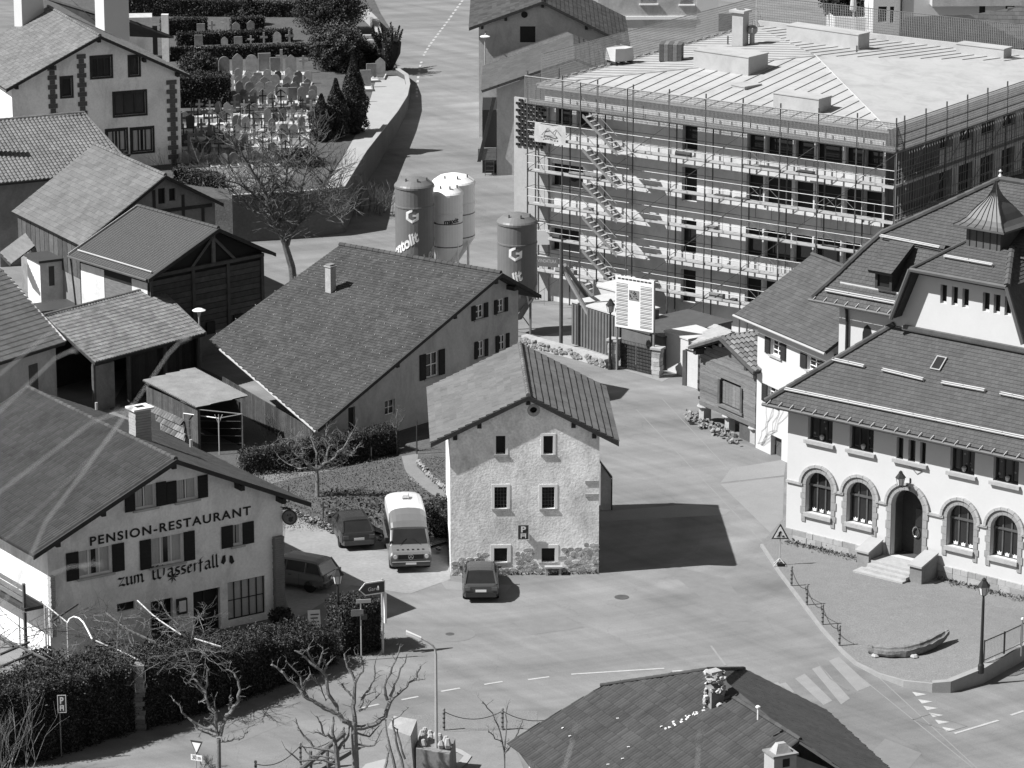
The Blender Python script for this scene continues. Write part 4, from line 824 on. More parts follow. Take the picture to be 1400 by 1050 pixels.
for k in range(6): w_ = (door_b[2] - door_b[0]) / 6; MB().fbox(G, door_b[0] + k * w_, door_b[0] + (k + 1) * w_ - .015, .68, .716, door_b[1], door_b[3], random.uniform(.9, 1.5)).build('door_plank', 'wood', gran)
for a, b in ((door_b[0] - .2, door_b[0]), (door_b[2], door_b[2] + .2)): MB().fbox(G, a, b, .5, .72, door_b[1] - .1, door_b[3] + .1).build('door_post', 'wood_mid', gran)
MB().fbox(G, door_b[0] - .25, door_b[2] + .25, .48, .7, door_b[1] - .2, door_b[1] - .06).build('door_sill', 'wood', gran)
roof_plane(gran, [G(-uL, L_, zL), G(-uL, 0, zL), G(0, 0, zr_), G(0, L_, zr_)], 'tile_light', 'pan', .3, .4, lift=.04); roof_plane(gran, [G(uR, 0, zR), G(uR, L_, zR), G(0, L_, zr_), G(0, 0, zr_)], 'tile_light', 'pan', .3, .42, lift=.05, tv=.4)
for s_, z_ in ((-uL, zL), (uR, zR)): verge(gran, G(0, -.06, zr_ + .03), G(s_, -.06, z_ + .03), h=.16, m='wood_mid')
for uu in (-2.6, -.1, 2.3): MB().fbox(G, uu - .12, uu + .12, .05, .64, gz(uu) - .35, gz(uu) - .03).build('purlin', 'wood_dark', gran)
for (uu, vv, r_) in ((-2.7, .85, .24), (2.2, .9, .24), (-.4, .95, .2)):
    MB().fbox(G, uu - r_, uu + r_, vv - r_, vv + r_, -.3, .8).build('footing', 'pale_stone', gran); MB().lathe(G(uu, vv, .8), [(.42, 0), (.45, .06), (.4, .13)], 12).build('footing_disc', 'pale_stone', gran)
MB().fbox(G, -2.5, 2.5, 2.0, 5.6, -.3, .94).build('cellar_wall', 'concrete_dark', gran)
b = G.rect((1012, 580), (1030, 612), .75); MB().fbox(G, b[0], b[2] + .2, .7, .9, b[1] - .4, .93).build('cellar_door', 'wood_mid', gran)
sp_ = thing('rubble_pile', 'low pile of pale rubble stones in front of the granary', 'stones', P(965, 590)); random.seed(21)
for i in range(85):
    t = random.random(); c = P(936 + 68 * t + random.uniform(-2, 6), 572 + 34 * t - random.uniform(-6, 10), 0); o = bpy.data.objects.new('stone', random.choice(sm2)); C.objects.link(o); o.parent = sp_; s_ = random.uniform(.08, .2)
    o.location = c + Vector((0, 0, random.uniform(.0, .28))) - sp_.location; o.scale = (s_, s_ * .9, s_ * .75); o.rotation_euler = (random.uniform(-.9, .9) - .6, random.uniform(-.6, .6), random.uniform(0, 6))
# ---- building under construction
q = P(966, 455); K = Fr(q.x, q.y, -34.7); UL, UR, VB = -12.4, 11.0, 26.0; ZE = 13.35
site = thing('building_shell', 'flat square building shell under construction, concrete walls without windows', 'building', K(0, 10, 0))
holes = []
def addh(a, b): holes.append(K.rect(a, b, 1.2))
lv = lambda z0, z1: (z0, z1)
wz = [(10.95, 12.35), (7.85, 9.6), (4.75, 6.45), (1.7, 3.4)]
ws = []
for z0, z1 in wz:
    for u0, u1 in ((1.85, 3.0), (3.15, 4.9), (5.1, 6.35), (6.5, 8.2), (8.4, 9.55), (9.7, 10.85)): ws.append((u0, z0, u1, z1))
    ws.append((-2.6, z0 - .4, -1.55, z1 - .1))
ws += [(-11.6, 11.0, -10.4, 12.3), (-10.1, 11.0, -9.0, 12.3), (-11.9, 7.2, -9.6, 8.6), (-11.9, 3.2, -9.8, 4.6)]
mb = MB(); wall_face(mb, K, 1.2, [(UL, -.5), (UR, -.5), (UR, ZE - .05), (UL, ZE - .05)], [rect(*b) for b in ws], .35)
sw_ = []
for z0, z1 in wz:
    for k in range(6): sw_.append((7.5 + k * 2.7, z0, 7.5 + k * 2.7 + 1.7, z1))
KS = Fr(*K(UR, 0, 0).xy, -34.7 + 90)       # right-hand side: u runs back
wall_face(mb, KS, 0, [(1.2, -.5), (VB - .5, -.5), (VB - .5, ZE - .05), (1.2, ZE - .05)], [rect(*b) for b in sw_], .3)
mb.quad(K(UL, VB - .5, -.5), K(UL, 1.2, -.5), K(UL, 1.2, ZE - .05), K(UL, VB - .5, ZE - .05)); mb.build('wall', 'site_wall', site)
for b in ws: MB().quad(*[K(a, 1.55, z) for a, z in rect(*b)]).build('window_opening', 'black', site)
for b in sw_: MB().quad(*[KS(a, .3, z) for a, z in rect(*b)]).build('window_opening', 'black', site)
for z0, z1 in wz:
    for u in (3.02, 6.38, 9.57): MB().fbox(K, u, u + .1, 1.12, 1.24, z0, z1).build('window_post', 'site_wall', site)
apex = K((UL + UR) / 2, VB / 2 + .4, 14.45); e = .35
cn = [K(UL - e, .85, ZE), K(UR + e, .85, ZE), K(UR + e, VB, ZE), K(UL - e, VB, ZE)]
for k in range(4):
    if k == 1: roof_plane(site, [cn[1], cn[2], apex], 'roof_sheet', 'seam', 30, .02, thick=.2, under='roof_sheet')
    else: roof_plane(site, [cn[k], cn[(k + 1) % 4], apex], 'roof_sheet', 'seam', .93, .022, thick=.2, under='roof_sheet', lift=.05)
for k in (0, 1): ridge_tiles(site, cn[k] + Vector((0, 0, .03)), apex + Vector((0, 0, .03)), 'roof_sheet', .06, 3, 'hip_cap')
mb = MB(); mb.fbox(K, UL - e, UR + e, VB - .05, VB + .2, ZE, ZE + .35); mb.build('parapet', 'roof_sheet', site)
mb = MB()
for k in range(24): v0 = 1.5 + k * 1.02; mb.fbox(K, UL - e - .05, UL - e + .12, v0, v0 + .6, ZE + .0, ZE + .09)
mb.build('edge_blocks', 'roof_sheet', site, kind='stuff')
def onroof(px, py): return P(px, py, 13.6)
def roof_box(name, label, cat, a, b, h, wd, m='roof_sheet', deg=-34.7, z=13.6):
    p, q_ = P(*a, z), P(*b, z); f = Fr(p.x, p.y, math.degrees(math.atan2(q_.y - p.y, q_.x - p.x))); l_ = (q_ - p).length
    o = thing(name, label, cat, p.lerp(q_, .5)); MB().fbox(f, 0, l_, 0, wd, z - .4, z + h).build('box', m, o); MB().fbox(f, -.04, l_ + .04, -.04, wd + .04, z + h + .003, z + h + .06).build('lid', m, o)
    return o
roof_box('roof_skylight_box', 'largest sheet-covered skylight box on the new flat roof', 'skylight', (948, 92), (1023, 103), 1.05, 2.0, z=14.0)
roof_box('roof_skylight_box', 'skylight box on the new flat roof close to the front netting', 'skylight', (1057, 144), (1119, 153), .7, 1.3)
roof_box('roof_skylight_box', 'long skylight box on the new flat roof with a thin pipe beside it', 'skylight', (1075, 55), (1173, 69), .95, 1.2, z=13.9)
roof_box('roof_skylight_box', 'low skylight box against the rear parapet of the new roof', 'skylight', (1307, 72), (1372, 80), .55, 1.0)
roof_box('roof_slab', 'low pale slab lying on the seamed roof sheets', 'slab', (1000, 119), (1018, 122.5), .12, 1.4, z=13.75)
p = onroof(1012, 66); f = Fr(p.x, p.y, -34.7); o = thing('roof_chimney', 'square pale chimney with a cap on the new flat roof', 'chimney', p); MB().fbox(f, -.45, .35, -.3, .4, 13.4, 15.9).build('stack', 'concrete', o); MB().fbox(f, -.6, .5, -.45, .55, 15.9, 16.05).build('cap', 'roof_sheet', o); MB().lathe(f(-.05, 0, 16.05), [(.25, 0), (.25, .1)], 10).build('flue', 'chrome', o)
p = onroof(1028, 66); o = thing('roof_vent', 'round grey metal vent cowl beside the roof chimney', 'vent', p); MB().tube(p, p + Vector((0, 0, .9)), .16, n=8).build('pipe', 'steel', o); MB().lathe(p + Vector((0, 0, .9)), [(.2, 0), (.34, .15), (.34, .4), (.2, .55)], 8).build('cowl', 'steel', o)
for px, py, h in ((995, 62, .6), (1171, 82, .9), (1100, 95, .7)):
    p = onroof(px, py); MB().tube(p, p + Vector((0, 0, h)), .05).build('roof_pipe', 'steel_dark', None, label={995: 'short thin pipe sticking up beside the roof chimney', 1171: 'thin pipe beside the long skylight box on the new roof', 1100: 'thin pipe among the roof seams near the hip'}[px], category='pipe')
for (px, py, lab, m) in ((848, 84, 'pale tarpaulin-wrapped pallet on the new roof', 'offwhite'), (918, 84, 'dark striped pallet of material on the new roof', 'wood_mid')):
    p = onroof(px, py); f = Fr(p.x, p.y, 30 if m == 'offwhite' else -10); o = thing('pallet_load', lab, 'pallet', p); pl = MB()
    for k in range(3): pl.fbox(f, -.65 + k * .55, -.5 + k * .55, -.5, .5, 13.55, 13.7)
    pl.build('pallet', 'wood_dark', o, tint=True); n = 5; mb = MB()
    if m == 'offwhite':
        rr = [(x + random.uniform(-.06, .06), y + random.uniform(-.06, .06)) for x, y in ((-.7, -.5), (0, -.55), (.7, -.5), (.72, .5), (0, .55), (-.7, .5))]; mb.hexa([f(x, y, 13.7) for x, y in rr], [f(x * .95, y * .95, 14.45 + random.uniform(-.1, .12)) for x, y in rr]); mb.build('load', m, o)
    else:
        for k in range(5): MB().fbox(f, -.7 + k * .28, -.7 + k * .28 + .26, -.55, .55, 13.7, 14.75, .6 + .5 * (k % 2)).build('load', 'wood', o)
# ---- scaffolding
sc = thing('scaffolding', 'steel tube scaffolding with board decks wrapped round the building shell', 'scaffolding', K(0, .4, 0))
LV = [2.05 * k for k in range(1, 7)]
us = [-12.85 + 2.514 * k for k in range(11)]
for i, u in enumerate(us):
    for v in (.02, .88):
        if v > .5 and 2 < i < 4: continue
        MB().tube(K(u, v, -.2), K(u, v, 14.3 if v < .5 else 13.0), .045).build('standard', 'steel_dark', sc)
for j, z in enumerate(LV):
    for i in range(10):
        u0, u1 = us[i], us[i + 1]
        MB().fbox(K, u0 + .02, u1 - .02, .1, .82, z - .05, z).build('deck_board', 'board', sc)
        MB().fbox(K, u0 + .01, u1 - .01, .05, .085, z + .003, z + .13).build('toe_board', 'board', sc)
        if j < 5:
            for dz in (.5, 1.0): MB().tube(K(u0, .0, z + dz), K(u1, .0, z + dz), .022, n=5).build('guard_rail', 'steel', sc)
        if j < 5 and i % 2 == 0 and i > 4:
            mb = MB(); n = 4
            for k in range(n): a, b = u0 + (u1 - u0) * k / n, u0 + (u1 - u0) * (k + 1) / n; mb.tube(K(a, -.02, z + (1.0 if k % 2 else .5)), K(b, -.02, z + (.5 if k % 2 else 1.0)), .014, n=4)
            mb.build('lattice', 'steel', sc)
for j, z in enumerate([0] + LV[:5]):       # transoms
    mb = MB()
    for u in us: mb.tube(K(u, 0, z + 2.0), K(u, .95, z + 2.0), .025, n=4)
    mb.build('transoms', 'steel_dark', sc)
random.seed(44)
for j, z in enumerate([0] + LV[:5]):       # raking braces, inner ledgers, thin intermediate tubes
    for i in range(10):
        if (i + j) % 2 == 0: MB().tube(K(us[i], -.04, z + .1), K(us[i + 1], -.04, z + 1.95), .02, n=4).build('brace', 'steel_dark', sc)
        if j: MB().tube(K(us[i], .9, z + 1.0), K(us[i + 1], .9, z + 1.0), .02, n=4).build('inner_rail', 'steel_dark', sc)
        um = (us[i] + us[i + 1]) / 2; MB().tube(K(um, .0, z + (0 if j else -.2)), K(um, .0, z + 1.05), .016, n=4).build('rail_post', 'steel', sc)
for k in range(26):                        # loose boards, buckets and bundles left on the decks
    z = random.choice(LV[:5]); u = random.uniform(-12, 11.5); l2 = random.uniform(.25, 1.4); MB().fbox(K, u, u + l2, random.uniform(.15, .3), random.uniform(.4, .75), z + .003, z + random.uniform(.06, .4), 1).build('deck_clutter', random.choice(('offwhite', 'steel_dark', 'grave', 'wood_mid')), sc)
# dangling ties and short posts on the parapet bands
mb = MB(); random.seed(4)
for z0, z1 in wz:
    for u in [2.0 + .55 * k for k in range(17)]:
        if random.random() < .6: mb.tube(K(u, 1.1, z0 - .05), K(u + random.uniform(-.02, .05), 1.08, z0 - .75), .018, n=4)
mb.build('wall_ties', 'steel_dark', sc, kind='stuff')
def netting(name, fr, a, b, z0, z1, v, step=.09):
    mb = MB(); n = int(abs(b - a) / step)
    for k in range(n + 1): u = a + (b - a) * k / n; mb.tube(fr(u, v, z0), fr(u, v, z1), .02, n=3)
    for k in range(14): z = z0 + (z1 - z0) * k / 13; mb.tube(fr(a, v, z), fr(b, v, z), .013 if 0 < k < 13 else .03, n=3)
    return mb.build(name, 'steel', sc, kind='stuff')
netting('guard_mesh', K, -13, 12.3, 12.35, 14.0, -.05)
MB().tube(K(-13, -.06, 14.0), K(12.3, -.06, 14.0), .04).build('top_rail', 'steel', sc)
MB().fbox(K, -13, 12.3, .05, .09, 12.3, 12.62).build('fascia_board', 'board', sc)
# stair tower
for j in range(6):
    zt = LV[5 - j]; zb2 = zt - 2.05; a, b = K(-8.4, -.35, zt), K(-5.9, -.35, zb2)
    fl = MB()
    for dv in (-.35, .35): p, q_ = K(-8.4, -.35 + dv, zt), K(-5.9, -.35 + dv, zb2); d = Vector((0, 0, .2)); s_ = K.d(0, .03); fl.hexa([p - d - s_, q_ - d - s_, q_ - d + s_, p - d + s_], [p - s_, q_ - s_, q_ + s_, p + s_])
    flo = fl.build('stair_flight', 'steel', sc)
    for k in range(9): t = (k + .5) / 9; u = -8.4 + 2.5 * t; z = zt - 2.05 * t; MB().fbox(K, u - .11, u + .11, -.67, -.03, z - .12, z - .08).build('tread', 'board', flo)
    MB().tube(K(-8.4, -.75, zt + 1), K(-5.9, -.75, zb2 + 1), .022, n=5).build('hand_rail', 'steel', flo); MB().fbox(K, -5.9, -5.2, -.75, .0, zb2 - .05, zb2).build('landing', 'board', flo)
for u in (-8.5, -5.2):
    MB().tube(K(u, -.78, -.2), K(u, -.78, 14.2), .035).build('standard', 'steel_dark', sc)
# right flank
vs_ = [.9 + 2.514 * k for k in range(10)]; KT = Fr(*K(12.3, 0, 0).xy, -34.7 + 90)
for v in vs_:
    MB().tube(KT(v, -.02, -.2), KT(v, -.02, 14.3), .045).build('standard', 'steel_dark', sc)
for i in range(9):
    for j, z in enumerate([0] + LV[:5]):
        if (i + j) % 2: MB().tube(KT(vs_[i], -.04, z + .1), KT(vs_[i + 1], -.04, z + 1.95), .02, n=4).build('brace', 'steel', sc)
        um = (vs_[i] + vs_[i + 1]) / 2; MB().tube(KT(um, .0, z), KT(um, .0, z + 2.0), .02, n=4).build('rail_post', 'steel_dark', sc)
for v in vs_: MB().tube(KT(v, .86, -.2), KT(v, .86, 13.2), .03).build('standard', 'steel_dark', sc)
for z in LV:
    MB().fbox(KT, 0, vs_[-1], -.0, .03, z, z + .16).build('toe_board', 'board', sc)
    MB().fbox(KT, 0, vs_[-1], .1, .82, z - .05, z).build('deck_board', 'board', sc)
    for dz in (.5, 1.0): MB().tube(KT(0, -.02, z + dz), KT(vs_[-1], -.02, z + dz), .022, n=5).build('guard_rail', 'steel', sc)
netting('guard_mesh', KT, 0, vs_[-1], 12.35, 14.0, -.05); netting('guard_mesh', KT, 0, vs_[-1], 4.1, 12.3, -.07, .3)
for k in range(4):
    for j, z in enumerate(LV[1:5]): MB().fbox(KT, .5 + k * 1.6, 2.05 + k * 1.6, .86, .9, z + .02, z + 2.0).build('formwork_panel', 'steel_dark', sc)
# left return with lattice screen, banner
KL = Fr(*K(-13.0, 0, 0).xy, -34.7 + 90)
for v in (1.6, 3.6): MB().tube(KL(v, .0, -.2), KL(v, .0, 13.9), .035).build('standard', 'steel_dark', sc)
for z in LV: MB().tube(KL(0, 0, z + 1), KL(3.6, 0, z + 1), .022, n=5).build('guard_rail', 'steel', sc)
# rear netting
netting('guard_mesh', Fr(*K(UL - .4, VB + .6, 0).xy, -34.7), 0, 30, 13.0, 15.2, 0, .13); netting('guard_mesh', Fr(*K(UL - .8, 2, 0).xy, -34.7 + 90), 0, 25, 13.0, 15.0, 0, .13)
ban = thing('banner', 'pale creased banner with a mountain outline tied to the scaffolding', 'banner', K(-11.2, -.12, 9.4)); b = K.rect((731, 166), (773, 199), -.1); mb = MB(); n = 8
gr = [[K(b[0] + (b[2] - b[0]) * i / n, -.1 - .05 * math.sin(i * 1.9 + j * .7), b[1] + (b[3] - b[1]) * j / 6 - (.12 * math.sin(math.pi * i / n) if j == 6 else 0)) for i in range(n + 1)] for j in range(7)]
for j in range(6):
    for i in range(n): mb.quad(gr[j][i], gr[j][i + 1], gr[j + 1][i + 1], gr[j + 1][i])
mb.build('cloth', 'offwhite', ban, smooth=True); w_ = b[2] - b[0]; h_ = b[3] - b[1]; mb = MB()
for (x0, z0), (x1, z1) in (((.25, .4), (.45, .75)), ((.45, .75), (.72, .4)), ((.25, .4), (.72, .4)), ((.6, .55), (.72, .75)), ((.72, .75), (.85, .5))): mb.tube(K(b[0] + w_ * x0, -.17, b[1] + h_ * z0), K(b[0] + w_ * x1, -.17, b[1] + h_ * z1), .025, n=4)
for k in range(6): mb.fbox(K, b[0] + w_ * (.22 + k * .09), b[0] + w_ * (.28 + k * .09), -.175, -.165, b[1] + h_ * .24, b[1] + h_ * .3)
mb.build('mountain_logo', 'grave', ban)
scr = MB(); b = K.rect((705, 140), (738, 203), .9)
for r_ in range(14):
    for c_ in range(5): scr.fbox(K, b[0] + (c_ + .5 * (r_ % 2)) * .42, b[0] + (c_ + .5 * (r_ % 2)) * .42 + .26, .9, 1.0, b[1] + r_ * .21, b[1] + r_ * .21 + .14)
scr.build('lattice_screen', 'black', site, kind='stuff'); MB().fbox(K, b[0] - .2, b[0] + 2.3, 1.02, 1.15, -.3, b[3] + .3).build('screen_wall', 'concrete', site)
# ---- silos
def silo(px, py, r, zr_, zc, m, label, legs=True):
    c = Pg(px, py); o = thing('silo', label, 'silo', c, 'mortar silos beside the building site'); z = c.z
    MB().lathe((c.x, c.y, z), [(r * .25, zc - 1.5), (r, zc), (r, zr_ - 1.2), (r + .03, zr_ - 1.19), (r + .03, zr_ - 1.1), (r, zr_ - 1.09), (r, zr_)], 32, cap=False).build('drum', m, o, smooth=False)
    MB().lathe((c.x, c.y, z), [(r + .05, zr_ - .02), (r + .05, zr_ + .1), (r * .98, zr_ + .2), (r * .7, zr_ + .46), (r * .3, zr_ + .6), (.02, zr_ + .64)], 32).build('dome', m, o)
    for k in range(4):
        a = math.pi / 4 + k * math.pi / 2; x, y = c.x + r * .95 * math.cos(a), c.y + r * .95 * math.sin(a); MB().tube((x, y, z - .2), (x, y, z + zc + .4), .07).build('leg', m, o); a2 = a + math.pi / 2
        MB().tube((x, y, z + .2), (c.x + r * .95 * math.cos(a2), c.y + r * .95 * math.sin(a2), z + zc), .035).build('brace', m, o)
    for k in range(3): a = -2.2 + k * .9; MB().tube((c.x + r * .7 * math.cos(a), c.y + r * .7 * math.sin(a), z + zr_ + .35), (c.x + r * .7 * math.cos(a), c.y + r * .7 * math.sin(a), z + zr_ + .62), .05).build('lifting_lug', 'steel_dark', o)
    if m == 'silo_white':
        for zz in (zc + .15, zc + 1.6): MB().lathe((c.x, c.y, z + zz), [(r + .012, 0), (r + .012, .06)], 32, cap=False).build('band', 'steel_dark', o)
    return o, c
def wrap(o, c, r, txt, th0, z0, size, slope, m, bold=0.01, width=None):
    ca, sa = math.cos(slope), math.sin(slope)
    def pf(a, b):
        x = a * ca - b * sa * .35; zz = a * sa + b; th = th0 + x / r; return Vector((c.x + (r + .015) * math.cos(th), c.y + (r + .015) * math.sin(th), c.z + z0 + zz))
    text_mesh(o, txt, None, 0, 0, 0, size, m, place_fn=pf, bold=bold, width=width)
def hexlogo(o, c, r, th, z, s):
    mb = MB()
    f = lambda x, zz: Vector((c.x + (r + .02) * math.cos(th + x / r), c.y + (r + .02) * math.sin(th + x / r), c.z + z + zz))
    H6 = [(math.cos(k * math.pi / 3 + .5) * s, math.sin(k * math.pi / 3 + .5) * s) for k in range(6)]
    for k in (1, 2, 3, 4, 5): a, b = H6[k], H6[(k + 1) % 6]; mb.quad(f(*a), f(*b), f(b[0] * .6, b[1] * .6), f(a[0] * .6, a[1] * .6))
    mb.quad(f(s * .05, -.08 * s), f(s * .85, -.08 * s), f(s * .85, .2 * s), f(s * .05, .2 * s)); mb.build('hexagon_logo', 'white', o)
for px, py, r, zr_, lab in ((567.5, 405, 1.18, 6.9, 'grey mortar silo lettered in white, farther from the scaffolding'), (707, 456, 1.16, 6.7, 'grey mortar silo lettered in white, close to the scaffolding')):
    o, c = silo(px, py, r, zr_, 2.4, 'silo_grey', lab); wrap(o, c, r + .01, 'Lentolit', -3.05, zr_ - 4.5, .92, .6, 'white', .035, 2.5); wrap(o, c, r + .01, 'Lentolit', -1.0, zr_ - 4.7, .95, .62, 'offwhite', .02, 2.6); hexlogo(o, c, r, -1.66, zr_ - 1.6, .45)
o, c = silo(621, 388, 1.3, 6.4, 3.0, 'silo_white', 'taller wide white mortar silo standing behind the slimmer white one'); o, c = silo(612, 396, .95, 6.05, 2.7, 'silo_white', 'slim white mortar silo marked maxit')
wrap(o, c, .96, 'maxit', -1.75, 4.35, .42, .1, 'black', .012, .95); MB().tube(c + Vector((-.93, -.27, 4.4)), c + Vector((-.69, -.69, 4.38)), .02).build('stripe', 'black', o)
# ---- site yard: containers, board, posts, gate
def cont(name, label, a, b, h, wd, m, ribs=True, z0=0, top=None):
    p, q_ = P(*a, z0), P(*b, z0); f = Fr(p.x, p.y, math.degrees(math.atan2(q_.y - p.y, q_.x - p.x))); l_ = (q_ - p).length; o = thing(name, label, 'container', p.lerp(q_, .5))
    MB().fbox(f, 0, l_, .03, wd, z0, z0 + h).build('body', m, o); MB().fbox(f, -.05, l_ + .05, -.03, wd + .05, z0 + h + .003, z0 + h + .1).build('roof', top or m, o)
    if ribs:
        mb = MB(); n = int(l_ / .28)
        for k in range(n): mb.fbox(f, k * .28 + .05, k * .28 + .2, -.02, .03, z0 + .08, z0 + h - .08)
        mb.build('ribs', m, o)
    return o
cont('site_container', 'dark ribbed steel container on the building site', (781, 470), (846, 491), 2.5, 3.0, 'container', top='offwhite')
cont('site_container', 'low white site cabin behind the ribbed container', (812, 452), (850, 462), 2.7, 2.4, 'container_white', False)
cont('site_container', 'long dark site cabin behind the large notice board', (846, 490), (905, 507), 1.9, 5.5, 'container', False, top='steel_dark')
cont('site_container', 'plain white box cabin beside the entrance pillar', (908, 505), (940, 517), 2.2, 2.2, 'container_white', False)
p = P(935, 515, 0); f = Fr(p.x, p.y, -34); o = thing('site_shelter', 'site shelter with a pale sloping sheet roof and dark posts', 'shelter', p)
ra, rb, rc, rd = P(937, 477, 2.1), P(958, 483, 2.1), P(1001, 452, 2.6), P(976, 443, 2.6); roof_plane(o, [ra, rb, rc, rd], 'corrugated', 'corr', .3, .2, thick=.08)
for q_ in (ra, rb, rc): MB().fbox(Fr(q_.x, q_.y, -34), -.12, .12, -.1, .1, -.1, q_.z - .08).build('post', 'steel_dark', o)
MB().quad(ra - Vector((0, 0, 2.2)), rb - Vector((0, 0, 2.2)), rb - Vector((0, 0, .1)), ra - Vector((0, 0, .1))).build('panel', 'container_white', o)
p = P(842, 506, 0); qq = P(893, 515, 0); NB = Fr(p.x, p.y, math.degrees(math.atan2(qq.y - p.y, qq.x - p.x))); nb = thing('notice_board', 'large white building-site notice board on two posts', 'sign', p)
b = NB.rect((842, 376), (893.5, 457), 0); z0 = NB.v(842, 446, 0)[1]; z1 = NB.v(842, 376, 0)[1]
MB().fbox(NB, b[0], b[2], -.04, .04, z0, z1).build('panel', 'white', nb); w_ = b[2] - b[0]; h_ = z1 - z0; mb = MB()
for uu in (b[0] + .05, b[2] - .05): MB().fbox(NB, uu - .05, uu + .05, .05, .15, -.3, z1).build('post', 'steel', nb)
random.seed(9)
for col in (.03, .66):
    for k in range(27): zz = z0 + h_ * (.05 + k * .031); mb.fbox(NB, b[0] + w_ * col, b[0] + w_ * (col + .3), -.05, -.045, zz, zz + h_ * (.012 if k % 3 else .02))
mb.build('printed_lines', 'grave', nb, kind='stuff'); mb = MB()
for k in range(9): mb.fbox(NB, b[0] + w_ * (.06 + k * .1), b[0] + w_ * (.14 + k * .1), -.05, -.045, z1 - h_ * .06, z1 - h_ * .03)
mb.build('heading', 'sign_dark', nb); mb = MB(); pic = MB().fbox(NB, b[0] + w_ * .36, b[0] + w_ * .63, -.05, -.045, z0 + h_ * .56, z0 + h_ * .76).build('picture', 'grave', nb)
for k in range(14): x = b[0] + w_ * random.uniform(.37, .6); z = z0 + h_ * random.uniform(.57, .73); mb.fbox(NB, x, x + w_ * .03, -.052, -.0505 - .0001 * k, z, z + h_ * .025)
mb.build('picture_print', 'black', pic)
mb = MB().tube(P(767, 475), P(767, 475) + Vector((0, 0, 6.3)), .11, n=8).build('steel_post', 'steel_dark', None, label='tall dark steel post at the edge of the building site', category='post')
a = PV_ = P(767, 475); zt = 4.85; MB().tube(a + Vector((0, .1, zt)), P(832, 478), .13, n=8).build('leaning_beam', 'concrete', None, label='pale raking beam leaning on the tall steel post', category='beam')
q_ = P(812, 440); MB().tube(a + Vector((.2, .3, zt)), q_ + Vector((0, 0, .9)), .12, n=8).build('leaning_beam', 'steel_dark', None, label='dark raking beam behind the pale one', category='beam')
MB().tube(q_ + Vector((0, 0, .0)), q_ + Vector((0, 0, 2.6)), .08, n=8).build('steel_post', 'steel', None, label='short pale steel post behind the ribbed container', category='post')
ga = thing('site_gate', 'dark wire mesh gate of the building site below the notice board', 'gate', P(868, 510)); g0, g1 = P(847, 503), P(889, 513); gf = Fr(g0.x, g0.y, math.degrees(math.atan2(g1.y - g0.y, g1.x - g0.x))); l_ = (g1 - g0).length
for k in range(2): a, b = k * l_ / 2 + .03, (k + 1) * l_ / 2 - .03; mb = MB(); [mb.tube(gf(a + (b - a) * i / 10, 0, .1), gf(a + (b - a) * i / 10, 0, 1.7), .015, n=4) for i in range(11)]; [mb.tube(gf(a, 0, .1 + i * .2), gf(b, 0, .1 + i * .2), .015, n=4) for i in range(9)]; mb.build('leaf', 'iron', ga); MB().quad(gf(a, .06, .1), gf(b, .06, .1), gf(b, .06, 1.5), gf(a, .06, 1.5)).build('screen', 'steel_dark', ga)
for px, py, lab in ((899, 515, 'right stone gate pillar of the building site'), (839, 503, 'left stone gate pillar of the building site')):
    p = P(px, py); o = thing('gate_pillar', lab, 'pillar', p, 'gate pillars')
    for k in range(7): MB().box(p + Vector((random.uniform(-.03, .03), 0, k * .24 - .05)), .5 + random.uniform(-.05, .05), .5, .225, -.5, random.uniform(.7, 1.2)).build('stone', 'stone', o)
    MB().box(p + Vector((0, 0, 1.62)), .68, .66, .12, -.5).build('cap', 'concrete', o)
rb_ = thing('rubble_wall', 'low rubble wall with loose stones along the building site', 'wall', P(790, 490)); pts = [(716, 470), (750, 480), (800, 493), (832, 503)]; random.seed(31); mb = MB()
for i in range(3):
    a, b = P(*pts[i]), P(*pts[i + 1]); d = (b - a).normalized(); n_ = Vector((d.y, -d.x, 0)); mb.hexa([a + n_ * .25, b + n_ * .25, b - n_ * .3, a - n_ * .3], [v_ + Vector((0, 0, .55)) for v_ in (a + n_ * .18, b + n_ * .18, b - n_ * .3, a - n_ * .3)])
    for k in range(34):
        t = random.random(); o = bpy.data.objects.new('stone', random.choice(sm2)); C.objects.link(o); o.parent = rb_; s_ = random.uniform(.07, .17); o.location = a.lerp(b, t) + n_ * .2 + Vector((0, 0, random.uniform(.05, .5))) - rb_.location; o.scale = (s_ * 1.3, .1, s_ * .7); o.rotation_euler = (0, random.uniform(-.3, .3), math.atan2(d.y, d.x))
mb.build('core', 'pale_stone', rb_)
p = P(748, 440); bf = Fr(p.x, p.y, -20); b = bf.rect((733, 348), (763, 366), 0); sg = thing('trade_sign', 'dark trade sign with white letters hung low on the scaffolding', 'sign', bf(0, 0, b[1])); MB().fbox(bf, b[0], b[2], 0, .06, b[1], b[3] - .1).build('panel', 'container', sg); text_mesh(sg, 'VENDATURA', bf, 0, b[0] + .1, b[1] + .25, .3, 'offwhite', width=b[2] - b[0] - .2)
MB().tube(bf(b[0], .1, b[1] - 1.2), bf(b[0], .1, b[3]), .04).build('hanger', 'steel_dark', sg)
for k in range(3): MB().box(P(741, 330, 4.0) + Vector((k * .02, 0, -.2)), .9, .06, .9).build('paper', 'white', sg) if k == 0 else None
